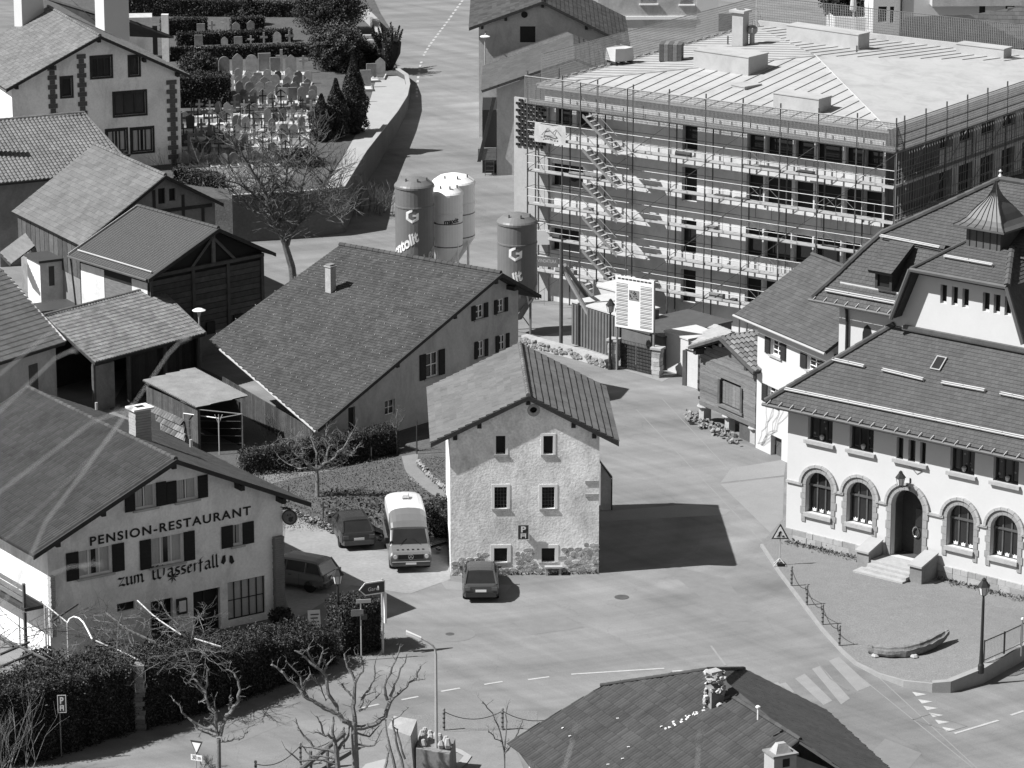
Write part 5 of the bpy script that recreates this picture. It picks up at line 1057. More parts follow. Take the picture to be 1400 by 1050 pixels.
# ---- houses at the back
H8 = Fr(P(742, 1, 11.5).x, 258, 0); wl_ = [wr(H8, .3, (711, 36), (732, 58), frame=None, pane='shutter', depth=.05)]
h8 = gable_house('grey_house', 'tall grey house with a weathered low gable roof behind the scaffolding', 'house', H8, 5.26, 9.6, 6.25, 8.33, 11.5, 12, of=.3, os=.7, wall='grey_wall', tile='slate_old', kind='flat', tw=.5, th=.35, wins=wl_, tv=.3, zb=1)
uu, zz = H8.v(717, 20, .28); MB().quad(*[H8(uu + .24 * math.cos(k * math.pi / 6), .27, zz + .24 * math.sin(k * math.pi / 6)) for k in range(12)]).build('vent', 'black', h8)
a, d, b, c = P(658, 124, 7.0), P(660, 90, 7.0), P(786, 80, 9.5), P(780, 45, 9.5); er, eb = P(866, 112, 7.2), P(850, 66, 7.4); c = b + (d - a)
an = thing('side_wing', 'lower wing of the grey house with slate roof and pale street wall', 'building', Pg(690, 250)); roof_plane(an, [d, a, b, c], 'slate_dark', 'flat', .4, .3, tv=.12, udir=a - d); roof_plane(an, [b + (er - b) * 1.0, c + (er - b), c, b], 'slate_dark', 'flat', .6, .4, lift=.05, udir=b - c)
g = Pg(679, 250); wf = Fr(g.x, a.y + .3, 0, g.z); q1 = wf.v(679, 121, 0); q2 = wf.v(786, 84, 0); q3 = wf.v(850, 108, 0); mb = MB(); wall_face(mb, wf, 0, [(0, -1), (q3[0], -1), (q3[0], q3[1]), (q2[0], q2[1]), (0, q1[1])]); mb.quad(wf(0, 9, -1), wf(0, 0, -1), wf(0, 0, q1[1]), wf(0, 9, q1[1])); mb.build('wall', 'grey_wall', an)
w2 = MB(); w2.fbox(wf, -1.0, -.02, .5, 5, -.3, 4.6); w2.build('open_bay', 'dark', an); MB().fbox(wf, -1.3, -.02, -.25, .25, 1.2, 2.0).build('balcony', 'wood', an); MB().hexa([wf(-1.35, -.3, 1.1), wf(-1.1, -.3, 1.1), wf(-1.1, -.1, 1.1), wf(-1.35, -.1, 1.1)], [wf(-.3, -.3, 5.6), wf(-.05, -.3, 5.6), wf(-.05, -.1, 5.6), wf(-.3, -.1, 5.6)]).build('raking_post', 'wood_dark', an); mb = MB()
for k in range(6): mb.tube(wf(-.8, -.3, -.4 + k * .3), wf(-.2, -.3, -.4 + k * .3), .02, n=4)
for u in (-.8, -.2): mb.tube(wf(u, -.3, -.5), wf(u, -.3, 1.2), .025, n=4)
mb.build('ladder', 'wood_mid', an)
lp = H8.v(663, 50, -.5); c = H8(lp[0], -.4, lp[1]); lo = thing('wall_lamp', 'white disc street lamp on an arm at the gable corner of the grey house', 'lamp', c); MB().lathe(c, [(.04, -.12), (.34, -.05), (.36, .0), (.2, .06)], 14).build('shade', 'white', lo); MB().tube(c + Vector((0, 0, .05)), H8(lp[0] + .1, .72, lp[1] + .3), .04).build('arm', 'zinc', lo); MB().tube(c, c + Vector((0, 0, -2.2)), .05).build('drop_pipe', 'zinc', lo)
q = P(868, 33, 3.5); B2 = Fr(q.x, q.y, 2); bb = thing('apartment_house', 'grey and white house with two small windows behind the roof netting', 'house', q); u2 = B2.v(952, 30, 0)[0]; u3 = B2.v(982, 30, 0)[0]
wn_ = [B2.rect(*r_, 0) for r_ in (((876, -12), (898, 5)), ((930, -12), (948, 6)))]
mb = MB(); wall_face(mb, B2, 0, [(-3, -3), (u2, -3), (u2, 6), (-3, 6)], [rect(*r_) for r_ in wn_], .2); mb.build('grey_wall', 'grey_wall', bb); MB().fbox(B2, u2, u3, -.05, 8, -3, 6).build('white_wall', 'white_wall', bb)
for r_ in wn_: window(bb, B2, 0, r_, frame='white', bars=(1, 0), sill=.15, sillmat='white')
z_ = B2.v(900, 24, 0)[1]; MB().fbox(B2, -3, u2 - .01, -.12, 0, z_ - .15, z_ + .12).build('band', 'white', bb)
q = P(1193, 45, 4); B3 = Fr(q.x, q.y, 3); w3 = thing('white_villa', 'white house with an arched window and dark door openings at the top edge', 'house', q)
h3 = [B3.rect(*r_, 0) for r_ in (((1201, 9), (1212, 30)), ((1217, 9), (1222, 31)), ((1339, 5), (1347, 18)))]; ha = B3.rect((1375, 1), (1387, 18), 0)
mb = MB(); wall_face(mb, B3, 0, [(0, -4), (16, -4), (16, 8), (0, 8)], [rect(*r_) for r_ in h3] + [arch(*ha)], .25); mb.quad(B3(0, 9, -4), B3(0, 0, -4), B3(0, 0, 8), B3(0, 9, 8)); mb.build('wall', 'white_wall', w3)
for r_ in h3: window(w3, B3, 0, r_, frame='wood_dark', bars=(0, 0), pane='black')
window(w3, B3, 0, ha, frame='wood_dark', bars=(1, 0), shape=arch(*ha), pane='black'); MB().tube(B3(B3.v(1232, 5, 0)[0], -.1, -2), B3(B3.v(1232, 5, 0)[0], -.1, 8), .08).build('drain_pipe', 'iron', w3)
MB().fbox(B3, 4.5, 17, -1.2, -.01, B3.v(1300, 7, -.6)[1], 8).build('upper_storey', 'grey_wall', w3)
lr = thing('low_roof_house', 'long low house with a wide grey tiled roof in front of the white villa', 'house', P(1330, 60, 3)); ra, rb, rc, rd = P(1228, 62, 7.5), P(1420, 66, 7.5), P(1420, 17, 9.4), P(1236, 23, 9.4)
roof_plane(lr, [ra, rb, rc, rd], 'slate_dark', 'flat', .35, .4, tv=.12); f = Fr(ra.x, ra.y, 0); MB().fbox(f, .5, 12, .5, 5, 1, 7.2).build('wall', 'grey_wall', lr)
ps = P(1166, 30, 4.5); po = thing('closed_parasol', 'closed pale parasol standing on the terrace by the white villa', 'parasol', ps); MB().lathe(ps, [(.1, .8), (.28, 1.0), (.16, 2.4), (.05, 3.0)], 8).build('canopy', 'offwhite', po); MB().tube(ps - Vector((0, 0, .6)), ps + Vector((0, 0, 3.1)), .05).build('pole', 'white', po)
tf = thing('terrace_wall', 'low curved pale terrace wall beside the parasol', 'wall', P(1140, 25, 3.4)); mb = MB(); pp = [P(x, y, 4.6) for x, y in ((1131, 9), (1134, 18), (1141, 23), (1170, 24), (1192, 24))]
for i in range(4): a, b = pp[i], pp[i + 1]; d_ = Vector((0, .3, 0)); mb.hexa([a - Vector((0, 0, 2)), b - Vector((0, 0, 2)), b - Vector((0, -.3, 2)), a - Vector((0, -.3, 2))], [a, b, b + d_, a + d_])
mb.build('wall', 'white_wall', tf)
# ---- house with the dark quoins
QF = Fr(-27.41, 240.55, 22.76); s9 = dict(frame='wood_dark', bars=(2, 0), depth=.12, fw=.1, surround=None, curtain=False)
wl_ = [wr(QF, .6, a, b, **s9) for a, b in (((125, 79), (152, 104)), ((156, 128), (199, 155)), ((146, 179), (173, 206)), ((180, 177), (209, 206)))]; wl_[2]['curtain'] = wl_[3]['curtain'] = True; wl_ += [wr(QF, .6, (177, 78), (190, 102), **dict(s9, bars=(0, 0))), wr(QF, .6, (84, 107), (98, 131), **dict(s9, bars=(0, 0)))]
qh = gable_house('quoined_house', 'big grey house with dark toothed corner stones and a broad slate roof', 'house', QF, 6.54, 9.0, 6.22, 9.0, 12.12, 12.57, of=.6, os=.55, wall='inn_wall', tile='tile_light', kind='flat', tw=.35, th=.28, wins=wl_, tv=.18, zb=0)
for b in wl_:
    bx = b['box']; mb = MB()
    for q_ in ((bx[0] - .14, bx[0], bx[1] - .14, bx[3] + .14), (bx[2], bx[2] + .14, bx[1] - .14, bx[3] + .14), (bx[0], bx[2], bx[1] - .14, bx[1] - .003), (bx[0], bx[2], bx[3] + .003, bx[3] + .14)): mb.fbox(QF, q_[0], q_[1], .57, .62, q_[2], q_[3])
    mb.build('window_surround', 'wood_dark', qh, tint=True)
for px, top, lo in ((235.5, 110, 1.0), (111, 74, 6.4), (71, 92, 6.4)):
    uu, zt = QF.v(px, top, .55); z = lo; k = 0
    while z < zt:
        w_ = .62 if k % 2 else .36; MB().fbox(QF, uu - w_ / 2 - (.1 if px > 200 and k % 2 else 0), min(uu + w_ / 2, 5.72), .55, .66, z, z + .3).build('quoin', 'steel_dark', qh); z += .32; k += 1
for px, py, m in ((112, 18, 0), ):
    pass
def chimney(root, px0, px1, pyb, z, m, top, name='chimney', az=22.76, dp=1.6):
    p = P(px0, pyb, z); q_ = P(px1, pyb, z); f = Fr(p.x, p.y, az); MB().fbox(f, 0, (q_ - p).length * 1.05, 0, dp, z - 1.5, top).build(name, m, root)
chimney(qh, 30, 64, 22, 11.8, 'white_wall', 16, az=40, dp=1.0)
ct = thing('church_tower', 'pale square church tower rising behind the quoined house', 'tower', Pg(150, 90)); p = P(143, 40, 9.5); f = Fr(p.x, p.y, 30); MB().fbox(f, 0, 2.3, 0, 2.3, -8, 12).build('shaft', 'white_wall', ct, origin=None) if False else MB().hexa([f(0, 0, 0), f(1.95, 0, 0), f(1.95, 1.6, 0), f(0, 1.6, 0)], [f(0, 0, 22), f(1.9, 0, 22), f(1.9, 1.6, 22), f(0, 1.6, 22)]).build('shaft', 'white_wall', ct)
ph = thing('porch_building', 'small porch with a slate hip roof and pale corner post by the cemetery', 'building', P(210, 80, 3)); roof_plane(ph, [P(150, 46, 6.6), P(238, 50, 6.6), P(178, 28, 8.0), P(165, 27, 8.0)], 'slate_dark', 'flat', .4, .3); roof_plane(ph, [P(120, 20, 6.6), P(150, 46, 6.6), P(165, 27, 8.0), P(60, -5, 8.0)], 'tile_light', 'flat', .4, .3)
p = P(227, 82, 3.0); MB().box(p - Vector((0, 0, 1)), .55, .5, 4.6).build('post', 'cream_wall', ph); p = P(190, 80, 3); MB().box(p - Vector((0, 0, 1)), 2.2, 2, 4.4, .1).build('wall', 'grey_wall', ph); p = P(208, 75, 3.); MB().box(p, .9, .1, 2.3).build('door', 'black', ph)
# ---- barns on the left
BF = Fr(-20.68, 213.54, 30); wl_ = [wr(BF, .4, (216, 258), (226, 278), frame='wood_dark', bars=(0, 0), pane='black'), wr(BF, .4, (231, 258), (240, 274), frame='wood_dark', bars=(0, 0), pane='black')]
b12 = gable_house('slate_barn', 'barn with a pale slate roof and timber-framed gable', 'barn', BF, 5.65, 4.87, 3.76, 6.36, 8.5, 10.45, of=.4, os=.35, wall='concrete_dark', tile='slate', kind='flat', tw=.5, th=.33, wins=wl_, tv=.12, beams=False, zb=-.5)
mb = MB()
for u in (-.6, 1.3, 2.6): mb.fbox(BF, u - .09, u + .09, .36, .41, 3, 8.0 - abs(u) * .7)
mb.fbox(BF, -2.5, 3.2, .35, .4, 6.15, 6.35); mb.build('timber_frame', 'wood_dark', b12)
mb = MB()
for k in range(14): v0 = .6 + k * .7; mb.fbox(BF, -5.33, -5.29, v0, v0 + .6, 2.6, 4.9, random.uniform(.7, 1.3))
mb.build('side_planks', 'wood_mid', b12)
p = P(172, 212, 8.2); MB().lathe(p - Vector((0, 0, .9)), [(.22, 0), (.22, .8), (.3, .85), (.3, .95), (.14, 1.0), (.14, 1.15)], 10).build('stove_pipe', 'black', b12)
DF = Fr(-16.8, 203.86, 41.72)
b13 = gable_house('plank_barn', 'barn with dark sheet roof and gable wall of broad dark planks', 'barn', DF, 5.05, 5.33, 4.08, 5.4, 7.5, 7.74, of=.6, os=.5, wall='dark', tile='sheet_dark', kind='seam', tw=.25, th=.012, beams=False, zb=-.5, ridge=True, gable='wood_dark')
z = 1.4; k = 0; random.seed(14)
while z < 5.1:
    for a, b in ((-4.3, -1.5), (-1.47, 1.0), (1.03, 3.5)):
        if z > 4.6 and k % 2: continue
        MB().fbox(DF, a, b, .5 + random.uniform(0, .03), .59, z, z + .3, random.uniform(.75, 1.25)).build('plank', 'wood_mid', b13)
    z += .33; k += 1
for u in (-4.45, -1.485, 1.015, 3.5): MB().fbox(DF, u - .1, u + .1, .44, .52, -.3, 5.3).build('post', 'wood_mid', b13)
for s_ in (-1, 1): MB().tube(DF(0, .5, 6.9), DF(s_ * 1.6, .5, 5.3), .09, n=4).build('brace', 'wood', b13)
MB().fbox(DF, -.12, .12, .45, .58, 5.3, 7.1).build('king_post', 'wood', b13); MB().fbox(DF, -4.5, 3.6, .4, .6, 5.2, 5.4).build('tie_beam', 'wood_mid', b13)
for px, py in ((288, 449), (325, 439)): b = DF.rect((px - 6, py - 8), (px + 6, py + 6), .45); MB().fbox(DF, b[0], b[2], .4, .48, b[1], b[3]).build('small_window', 'black', b13)
MB().fbox(DF, -4.5, 3.6, .42, .6, -.4, 1.4).build('plinth', 'concrete_dark', b13)
MB().fbox(DF, -4.58, -4.5, .7, 2.2, -.4, 4.9).build('plaster_pier', 'cream_wall', b13); MB().fbox(DF, -4.58, -4.5, 4.9, 7.2, -.4, 4.9).build('plaster_pier', 'cream_wall', b13); MB().fbox(DF, -4.57, -4.5, 2.25, 4.85, -.4, 4.6).build('barn_door', 'wood', b13)
a, b = DF(-4.6, .2, 5.64), DF(-4.6, 7.4, 5.64); MB().tube(a, b, .05).build('snow_guard', 'zinc', b13); MB().tube(DF(-5.12, 0, 5.28), DF(-5.12, 7.7, 5.28), .08).build('gutter', 'copper', b13); MB().tube(DF(-5.0, 7.6, 5.2), DF(-4.65, 7.4, 0), .06).build('drain_pipe', 'iron', b13)
MB().fbox(DF, -5.15, 0, 7.7, 7.85, 5.3, 5.42).build('verge_flashing', 'zinc', b13) if False else MB().path([DF(-5.05, 7.74, 5.42), DF(0, 7.74, 7.58)], .05, 4).build('verge_flashing', 'zinc', b13)
def lean(name, label, cat, pts, m, kind, tw, th, walls=(), wm='concrete_dark', tv=.25, lift=.035, **kw):
    o = thing(name, label, cat, Vector(((pts[0].x + pts[1].x) / 2, (pts[0].y + pts[1].y) / 2, 0))); roof_plane(o, pts, m, kind, tw, th, tv=tv, lift=lift, **kw)
    for a, b, z1a, z1b, zb in walls: MB().quad((a.x, a.y, zb), (b.x, b.y, zb), (b.x, b.y, z1b), (a.x, a.y, z1a)).build('wall', wm, o)
    return o
e0, e1, r1_, r0_ = P(-10, 252, 5.5), P(185, 233, 5.5), P(115, 155, 8.0), P(-10, 166, 8.0)
o = lean('tiled_house', 'house with ribbed tile roof in front of the quoined house', 'house', [e0, e1, r1_, r0_], 'tile_light', 'pan', .27, .36, tv=.14); bk = Vector((.2, .6, 0)); MB().quad(*[q_ + bk - Vector((0, 0, h)) for q_, h in ((e0, 5.6), (e1, 5.6), (e1, .2), (e0, .2))]).build('wall', 'concrete_dark', o)
MB().path([e1 + Vector((0, 0, .06)), r1_ + Vector((0, 0, .06))], .07, 5).build('verge_tiles', 'tile_light', o, tint=True); ridge_tiles(o, r0_ + Vector((0, 0, .05)), r1_ + Vector((0, 0, .05)), 'tile_light', .12)
p = P(-12, 196, 7.4); MB().box(p - Vector((0, 0, 1)), .9, .6, 2.4, .2).build('chimney', 'pale_stone', o); d_ = Vector((2.5, 5, 0)); MB().quad(r1_ - Vector((0, 0, .3)), e1 - Vector((.5, -.3, .2)), e1 + Vector((-.5, .3, -5.5)), r1_ - Vector((0, 0, 7.5))).build('gable_wall', 'concrete_dark', o)
e0, e1, r1_, r0_ = P(130, 496, 2.9), P(281, 456, 2.9), P(215, 392, 4.3), P(60, 432, 4.3)
o = lean('tiled_shed', 'open shed with a weathered ribbed tile roof beside the plank barn', 'shed', [e0, e1, r1_, r0_], 'tile_light', 'pan', .22, .36, tv=.28); ridge_tiles(o, r0_ + Vector((0, 0, .05)), r1_ + Vector((0, 0, .05)), 'tile_light', .1); MB().path([e1 + Vector((0, 0, .07)), r1_ + Vector((0, 0, .07))], .05, 5).build('verge_tiles', 'slate', o)
w0, w1 = r0_ - Vector((0, 0, .3)), r1_ - Vector((0, 0, .3)); MB().quad(Vector((w0.x, w0.y, 0)), Vector((w1.x, w1.y, 0)), w1, w0).build('back_wall', 'wood_dark', o); fs_ = Fr(e0.x, e0.y, math.degrees(math.atan2(e1.y - e0.y, e1.x - e0.x))); L2 = (e1 - e0).length
MB().quad(Vector((w1.x, w1.y, 0)), fs_(L2 - .3, .3, 0), fs_(L2 - .3, .3, 2.75), w1).build('side_wall', 'wood_dark', o)
for t in (.02, .33, .66, .97): MB().fbox(fs_, L2 * t - .08, L2 * t + .08, .25, .4, -.2, 2.75).build('post', 'wood_mid', o)
u = L2 * .34
while u < L2 * .95: MB().fbox(fs_, u, u + .22, .6, .64, -.2, 2.6, random.uniform(.5, 1.2)).build('plank', 'wood_dark', o); u += .235
MB().fbox(fs_, L2 * .02, L2 * .2, .3, .5, -.2, 2.6).build('brick_panel', 'concrete_dark', o)
e0, e1, r1_, r0_ = P(-70, 518, 3.8), P(90, 468, 3.8), P(0, 368, 6.0), P(-150, 415, 6.0)
o = lean('tiled_outhouse', 'outhouse with striped tile roof and pale verge at the picture edge', 'shed', [e0, e1, r1_, r0_], 'tile', 'pan', .2, .45, tv=.15); MB().path([e1 + Vector((0, 0, .07)), r1_ + Vector((0, 0, .07))], .055, 5).build('verge_tiles', 'offwhite', o); fo = Fr(e0.x, e0.y, math.degrees(math.atan2(e1.y - e0.y, e1.x - e0.x))); L2 = (e1 - e0).length
MB().fbox(fo, 0, L2 - .4, .4, .7, -.3, 3.6).build('wall', 'grey_wall', o); MB().fbox(fo, L2 - .7, L2 - .4, .7, 5, -.3, 3.7).build('side_wall', 'concrete_dark', o); MB().fbox(fo, L2 - 2.6, L2 - 1.9, .37, .42, 1.0, 3.0).build('window', 'wood_mid', o)
o = lean('corrugated_canopy', 'small canopy of corrugated sheet below the slate barn', 'canopy', [P(15, 361, 3.2), P(54, 331, 3.2), P(54, 331, 3.2) + (P(0, 345, 3.7) - P(15, 361, 3.2)), P(0, 345, 3.7)], 'corrugated', 'corr', .25, .1, lift=.07)
p = P(54, 331, 3.2); MB().tube(Vector((p.x, p.y, 0)), p, .05).build('post', 'zinc', o)
o = thing('awning', 'bright white awning sheet beside the corrugated canopy', 'awning', P(58, 345, 2.4)); MB().quad(P(42, 345, 2.5), P(55, 352, 2.5), P(76, 346, 2.9), P(52, 335, 2.9)).build('sheet', 'white', o); MB().tube(P(55, 352, 0.2), P(55, 352, 2.5), .04).build('pole', 'zinc', o)
o = thing('pale_outbuilding', 'small pale plastered outbuilding with a dark flat roof', 'shed', P(80, 420)); a, b = P(57, 430), P(100, 440); f = Fr(a.x, a.y, 30); MB().fbox(f, 0, 2.2, 0, 2, -.2, 3.2).build('wall', 'cream_wall', o); MB().fbox(f, -.15, 2.3, -.2, 2.1, 3.2, 3.35).build('roof', 'sheet_dark', o); MB().fbox(f, .55, .9, -.02, .1, 1.7, 2.9).build('window', 'grave_dark', o); MB().fbox(f, -1.2, 3.2, -2.6, -.5, .8, .9).build('lower_roof', 'sheet_dark', o)
# ---- corrugated yard shed with pipe frame
a, b, c, d = P(268, 557, 2.55), P(338, 541, 2.55), P(265, 503, 2.75), P(195, 520, 2.75)
o = lean('yard_shed', 'open plank shed under a pale corrugated roof', 'shed', [d, a, b, c], 'corrugated', 'corr', .17, .1, lift=.075, thick=.06); f = Fr(d.x, d.y, math.degrees(math.atan2(a.y - d.y, a.x - d.x))); L2 = (a - d).length; k = 0; u = .1
while u < L2 - .2: MB().fbox(f, u, u + .19, .15, .18, -.2, 2.4, random.uniform(.6, 1.1)).build('plank', 'wood_mid', o); u += .2
MB().fbox(f, .1, L2, 2.6, 2.7, -.2, 2.4).build('back_wall', 'dark', o); MB().fbox(f, L2 - .2, L2 - .1, .2, .3, -.2, 2.4).build('post', 'wood_mid', o)
pf_ = thing('pipe_frame', 'thin pipe pergola frame in front of the yard shed', 'frame', P(300, 625)); g = [P(300, 622, 0), P(332, 616, 0), P(252, 615, 0)]; top = [q_ + Vector((0, 0, 2.0)) for q_ in g]
for q_, t in zip(g, top): MB().tube(q_, t, .035).build('post', 'zinc', pf_)
MB().tube(top[0], top[1], .03).build('rail', 'zinc', pf_); MB().tube(top[0], top[2], .03).build('rail', 'zinc', pf_); s_ = P(272, 560, 2.4); MB().tube(s_, top[1], .03).build('rail', 'zinc', pf_)
for k in (-1, 0, 1): MB().tube(top[0] - Vector((0, 0, .3)), top[0] + Vector((k * .2, 0, .2)), .02).build('strut', 'zinc', pf_)
for k in range(4): MB().tube(top[2].lerp(g[2], .2 + k * .2), top[1].lerp(g[1], .2 + k * .2), .008, n=3).build('wire', 'steel', pf_)
o = thing('tile_stack', 'leftover roof with loose tiles sliding off beside the inn chimney', 'roof', P(230, 600)); roof_plane(o, [P(225, 590, 1.6), P(255, 604, 1.6), P(250, 575, 2.4), P(205, 553, 2.4)], 'tile_light', 'pan', .25, .35, tv=.5, lift=.1)
MB().box(P(225, 605), 2.5, 1.5, 1.5, -.9).build('lumber', 'wood_dark', o)
# ---- foreground roof
fg = thing('slate_house', 'house seen from above with worn slate roof and crumbling chimney', 'house', Vector((7, 126, 0))); uf = Vector((.446, -.895, 0)); dn = Vector((-.895, -.446, 0)); pt = R(27)
n1 = (dn * math.sin(pt) + Vector((0, 0, math.cos(pt)))).normalized(); n2 = (-dn * math.sin(pt) + Vector((0, 0, math.cos(pt)))).normalized(); Kb = P(968, 916, 7.0); H1 = lambda x, y: HP(x, y, Kb, n1)
Ka, La = H1(822, 938), H1(698, 1013); rA = H1(1000, 953); H2 = lambda x, y: HP(x, y, rA, n2); rB = rA + uf * 5; Kc = H2(1018, 915)
roof_plane(fg, [La, H1(745, 1075), H1(900, 1180), rB, rA, Kb, Ka], 'slate_old', 'pan', .17, .5, thick=.12, lift=.02, tv=.2, udir=uf, amp=.22, stag=False)
roof_plane(fg, [H2(1018, 915), H2(1130, 971), H2(1215, 1050), H2(1300, 1150), rB, rA, H2(968, 915)], 'slate_old', 'flat', .3, .24, thick=.12, lift=.03, tv=.12, udir=uf)
ridge_tiles(fg, Ka + n1 * .05, Kb + n1 * .05, 'tile_mid', .075, .33); ridge_tiles(fg, Kb + n1 * .05, Kc + n1 * .05, 'tile', .08, .33); ridge_tiles(fg, rA + Vector((0, 0, .04)), rB + Vector((0, 0, .04)), 'tile_mid', .09, .4); ridge_tiles(fg, H1(978, 962) + n1 * .05, rA + n1 * .05, 'tile_light', .07, .3)
mb = MB(); ring_ = [Ka, Kb, Kc, H2(1215, 1050), rB, H1(745, 1075), La]; c0 = Vector((7, 127, 0))
for a, b in zip(ring_, ring_[1:] + ring_[:1]): a2, b2 = a.lerp(Vector((c0.x, c0.y, a.z)), .1), b.lerp(Vector((c0.x, c0.y, b.z)), .1); mb.quad((a2.x, a2.y, -.5), (b2.x, b2.y, -.5), b2 - Vector((0, 0, .6)), a2 - Vector((0, 0, .6)))
mb.build('wall', 'grey_wall', fg)
cc = H1(977, 962); random.seed(17); cho = MB().box(cc - Vector((0, 0, .5)), .55, .5, 1.2, .45).build('chimney', 'concrete_dark', fg)
for i in range(60):
    o = bpy.data.objects.new('stone', random.choice(sm)); C.objects.link(o); o.parent = cho; z = random.uniform(-.1, 1.2); t = random.uniform(0, 6.28); s_ = random.uniform(.06, .14); o.location = (cc - Vector((0, 0, 0)) + Vector((.33 * math.cos(t), .3 * math.sin(t), z)) - wloc(cho)); o.scale = (s_, s_ * .8, s_ * .7); o.rotation_euler = (random.uniform(-.5, .5), random.uniform(-.5, .5), t + 1.57)
MB().box(cc + Vector((0, 0, .95)), .6, .5, .07, .3).build('chimney_cap', 'pale_stone', cho); MB().box(cc + Vector((-.05, 0, 1.25)), .5, .4, .08, .6).build('chimney_cap', 'pale_stone', cho)
mb = MB()
for i in range(26):
    t_ = random.random(); p = H1(990 - 85 * t_, 958 + 42 * t_ + random.uniform(-4, 3)); mb.box(p + n1 * .03, random.uniform(.04, .14), random.uniform(.03, .09), .04, random.uniform(0, 3))
for px, py in ((780, 1008), (770, 997), (860, 1023), (852, 1039), (905, 995), (845, 984), (832, 1047)): p = H1(px, py); mb.box(p + n1 * .05, .1, .05, .03, random.uniform(0, 1))
mb.build('mortar_lumps', 'white', fg, kind='stuff')
p2 = P(1066, 1075, 6.2); f = Fr(p2.x, p2.y, 24); cho = MB().fbox(f, -.3, .6, -.1, .65, 3.0, 7.35).build('chimney', 'concrete', fg); MB().fbox(f, -.36, .66, -.16, .71, 7.35, 7.42).build('chimney_cap', 'concrete_dark', cho); MB().hexa([f(-.18, .0, 7.42), f(.48, .0, 7.42), f(.48, .5, 7.42), f(-.18, .5, 7.42)], [f(-.02, .15, 7.75), f(.3, .15, 7.75), f(.3, .35, 7.75), f(-.02, .35, 7.75)]).build('chimney_crown', 'pale_stone', cho); MB().fbox(f, .05, .32, -.12, -.1, 6.95, 7.25).build('smoke_hole', 'black', cho)
p = H2(1036, 984); MB().tube(p, p + Vector((0, 0, .42)), .03).build('vent_pipe', 'white', fg); MB().lathe(p + Vector((0, 0, .42)), [(.02, 0), (.09, .05), (.09, .1), (.02, .14)], 8).build('vent_cap', 'white', fg)
# ================================================================ VEHICLES
def loft(mb, rings, t=1.0):
    n = len(rings[0])
    for i in range(len(rings) - 1):
        for k in range(n): mb.quad(rings[i][k], rings[i][(k + 1) % n], rings[i + 1][(k + 1) % n], rings[i + 1][k], t=t)
    mb.quad(*reversed(rings[0]), t=t); mb.quad(*rings[-1], t=t)
def wheel(root, x, y, r, side):
    mb = MB(); n = 18; prof = [(r * .62, -.1), (r * .93, -.1), (r, -.06), (r, .06), (r * .93, .1), (r * .62, .1)]
    rings = [[Vector((x + a * math.cos(2 * math.pi * k / n), y + b, r + a * math.sin(2 * math.pi * k / n))) for k in range(n)] for a, b in prof]; loft(mb, rings); w = mb.build('wheel', 'rubber', root)
    mb = MB(); mb.hexa([Vector((x + r * .6 * math.cos(2 * math.pi * k / n), y + side * .07, r + r * .6 * math.sin(2 * math.pi * k / n))) for k in range(n)], [Vector((x + r * .55 * math.cos(2 * math.pi * k / n), y + side * .095, r + r * .55 * math.sin(2 * math.pi * k / n))) for k in range(n)]); mb.build('rim', 'steel', w)
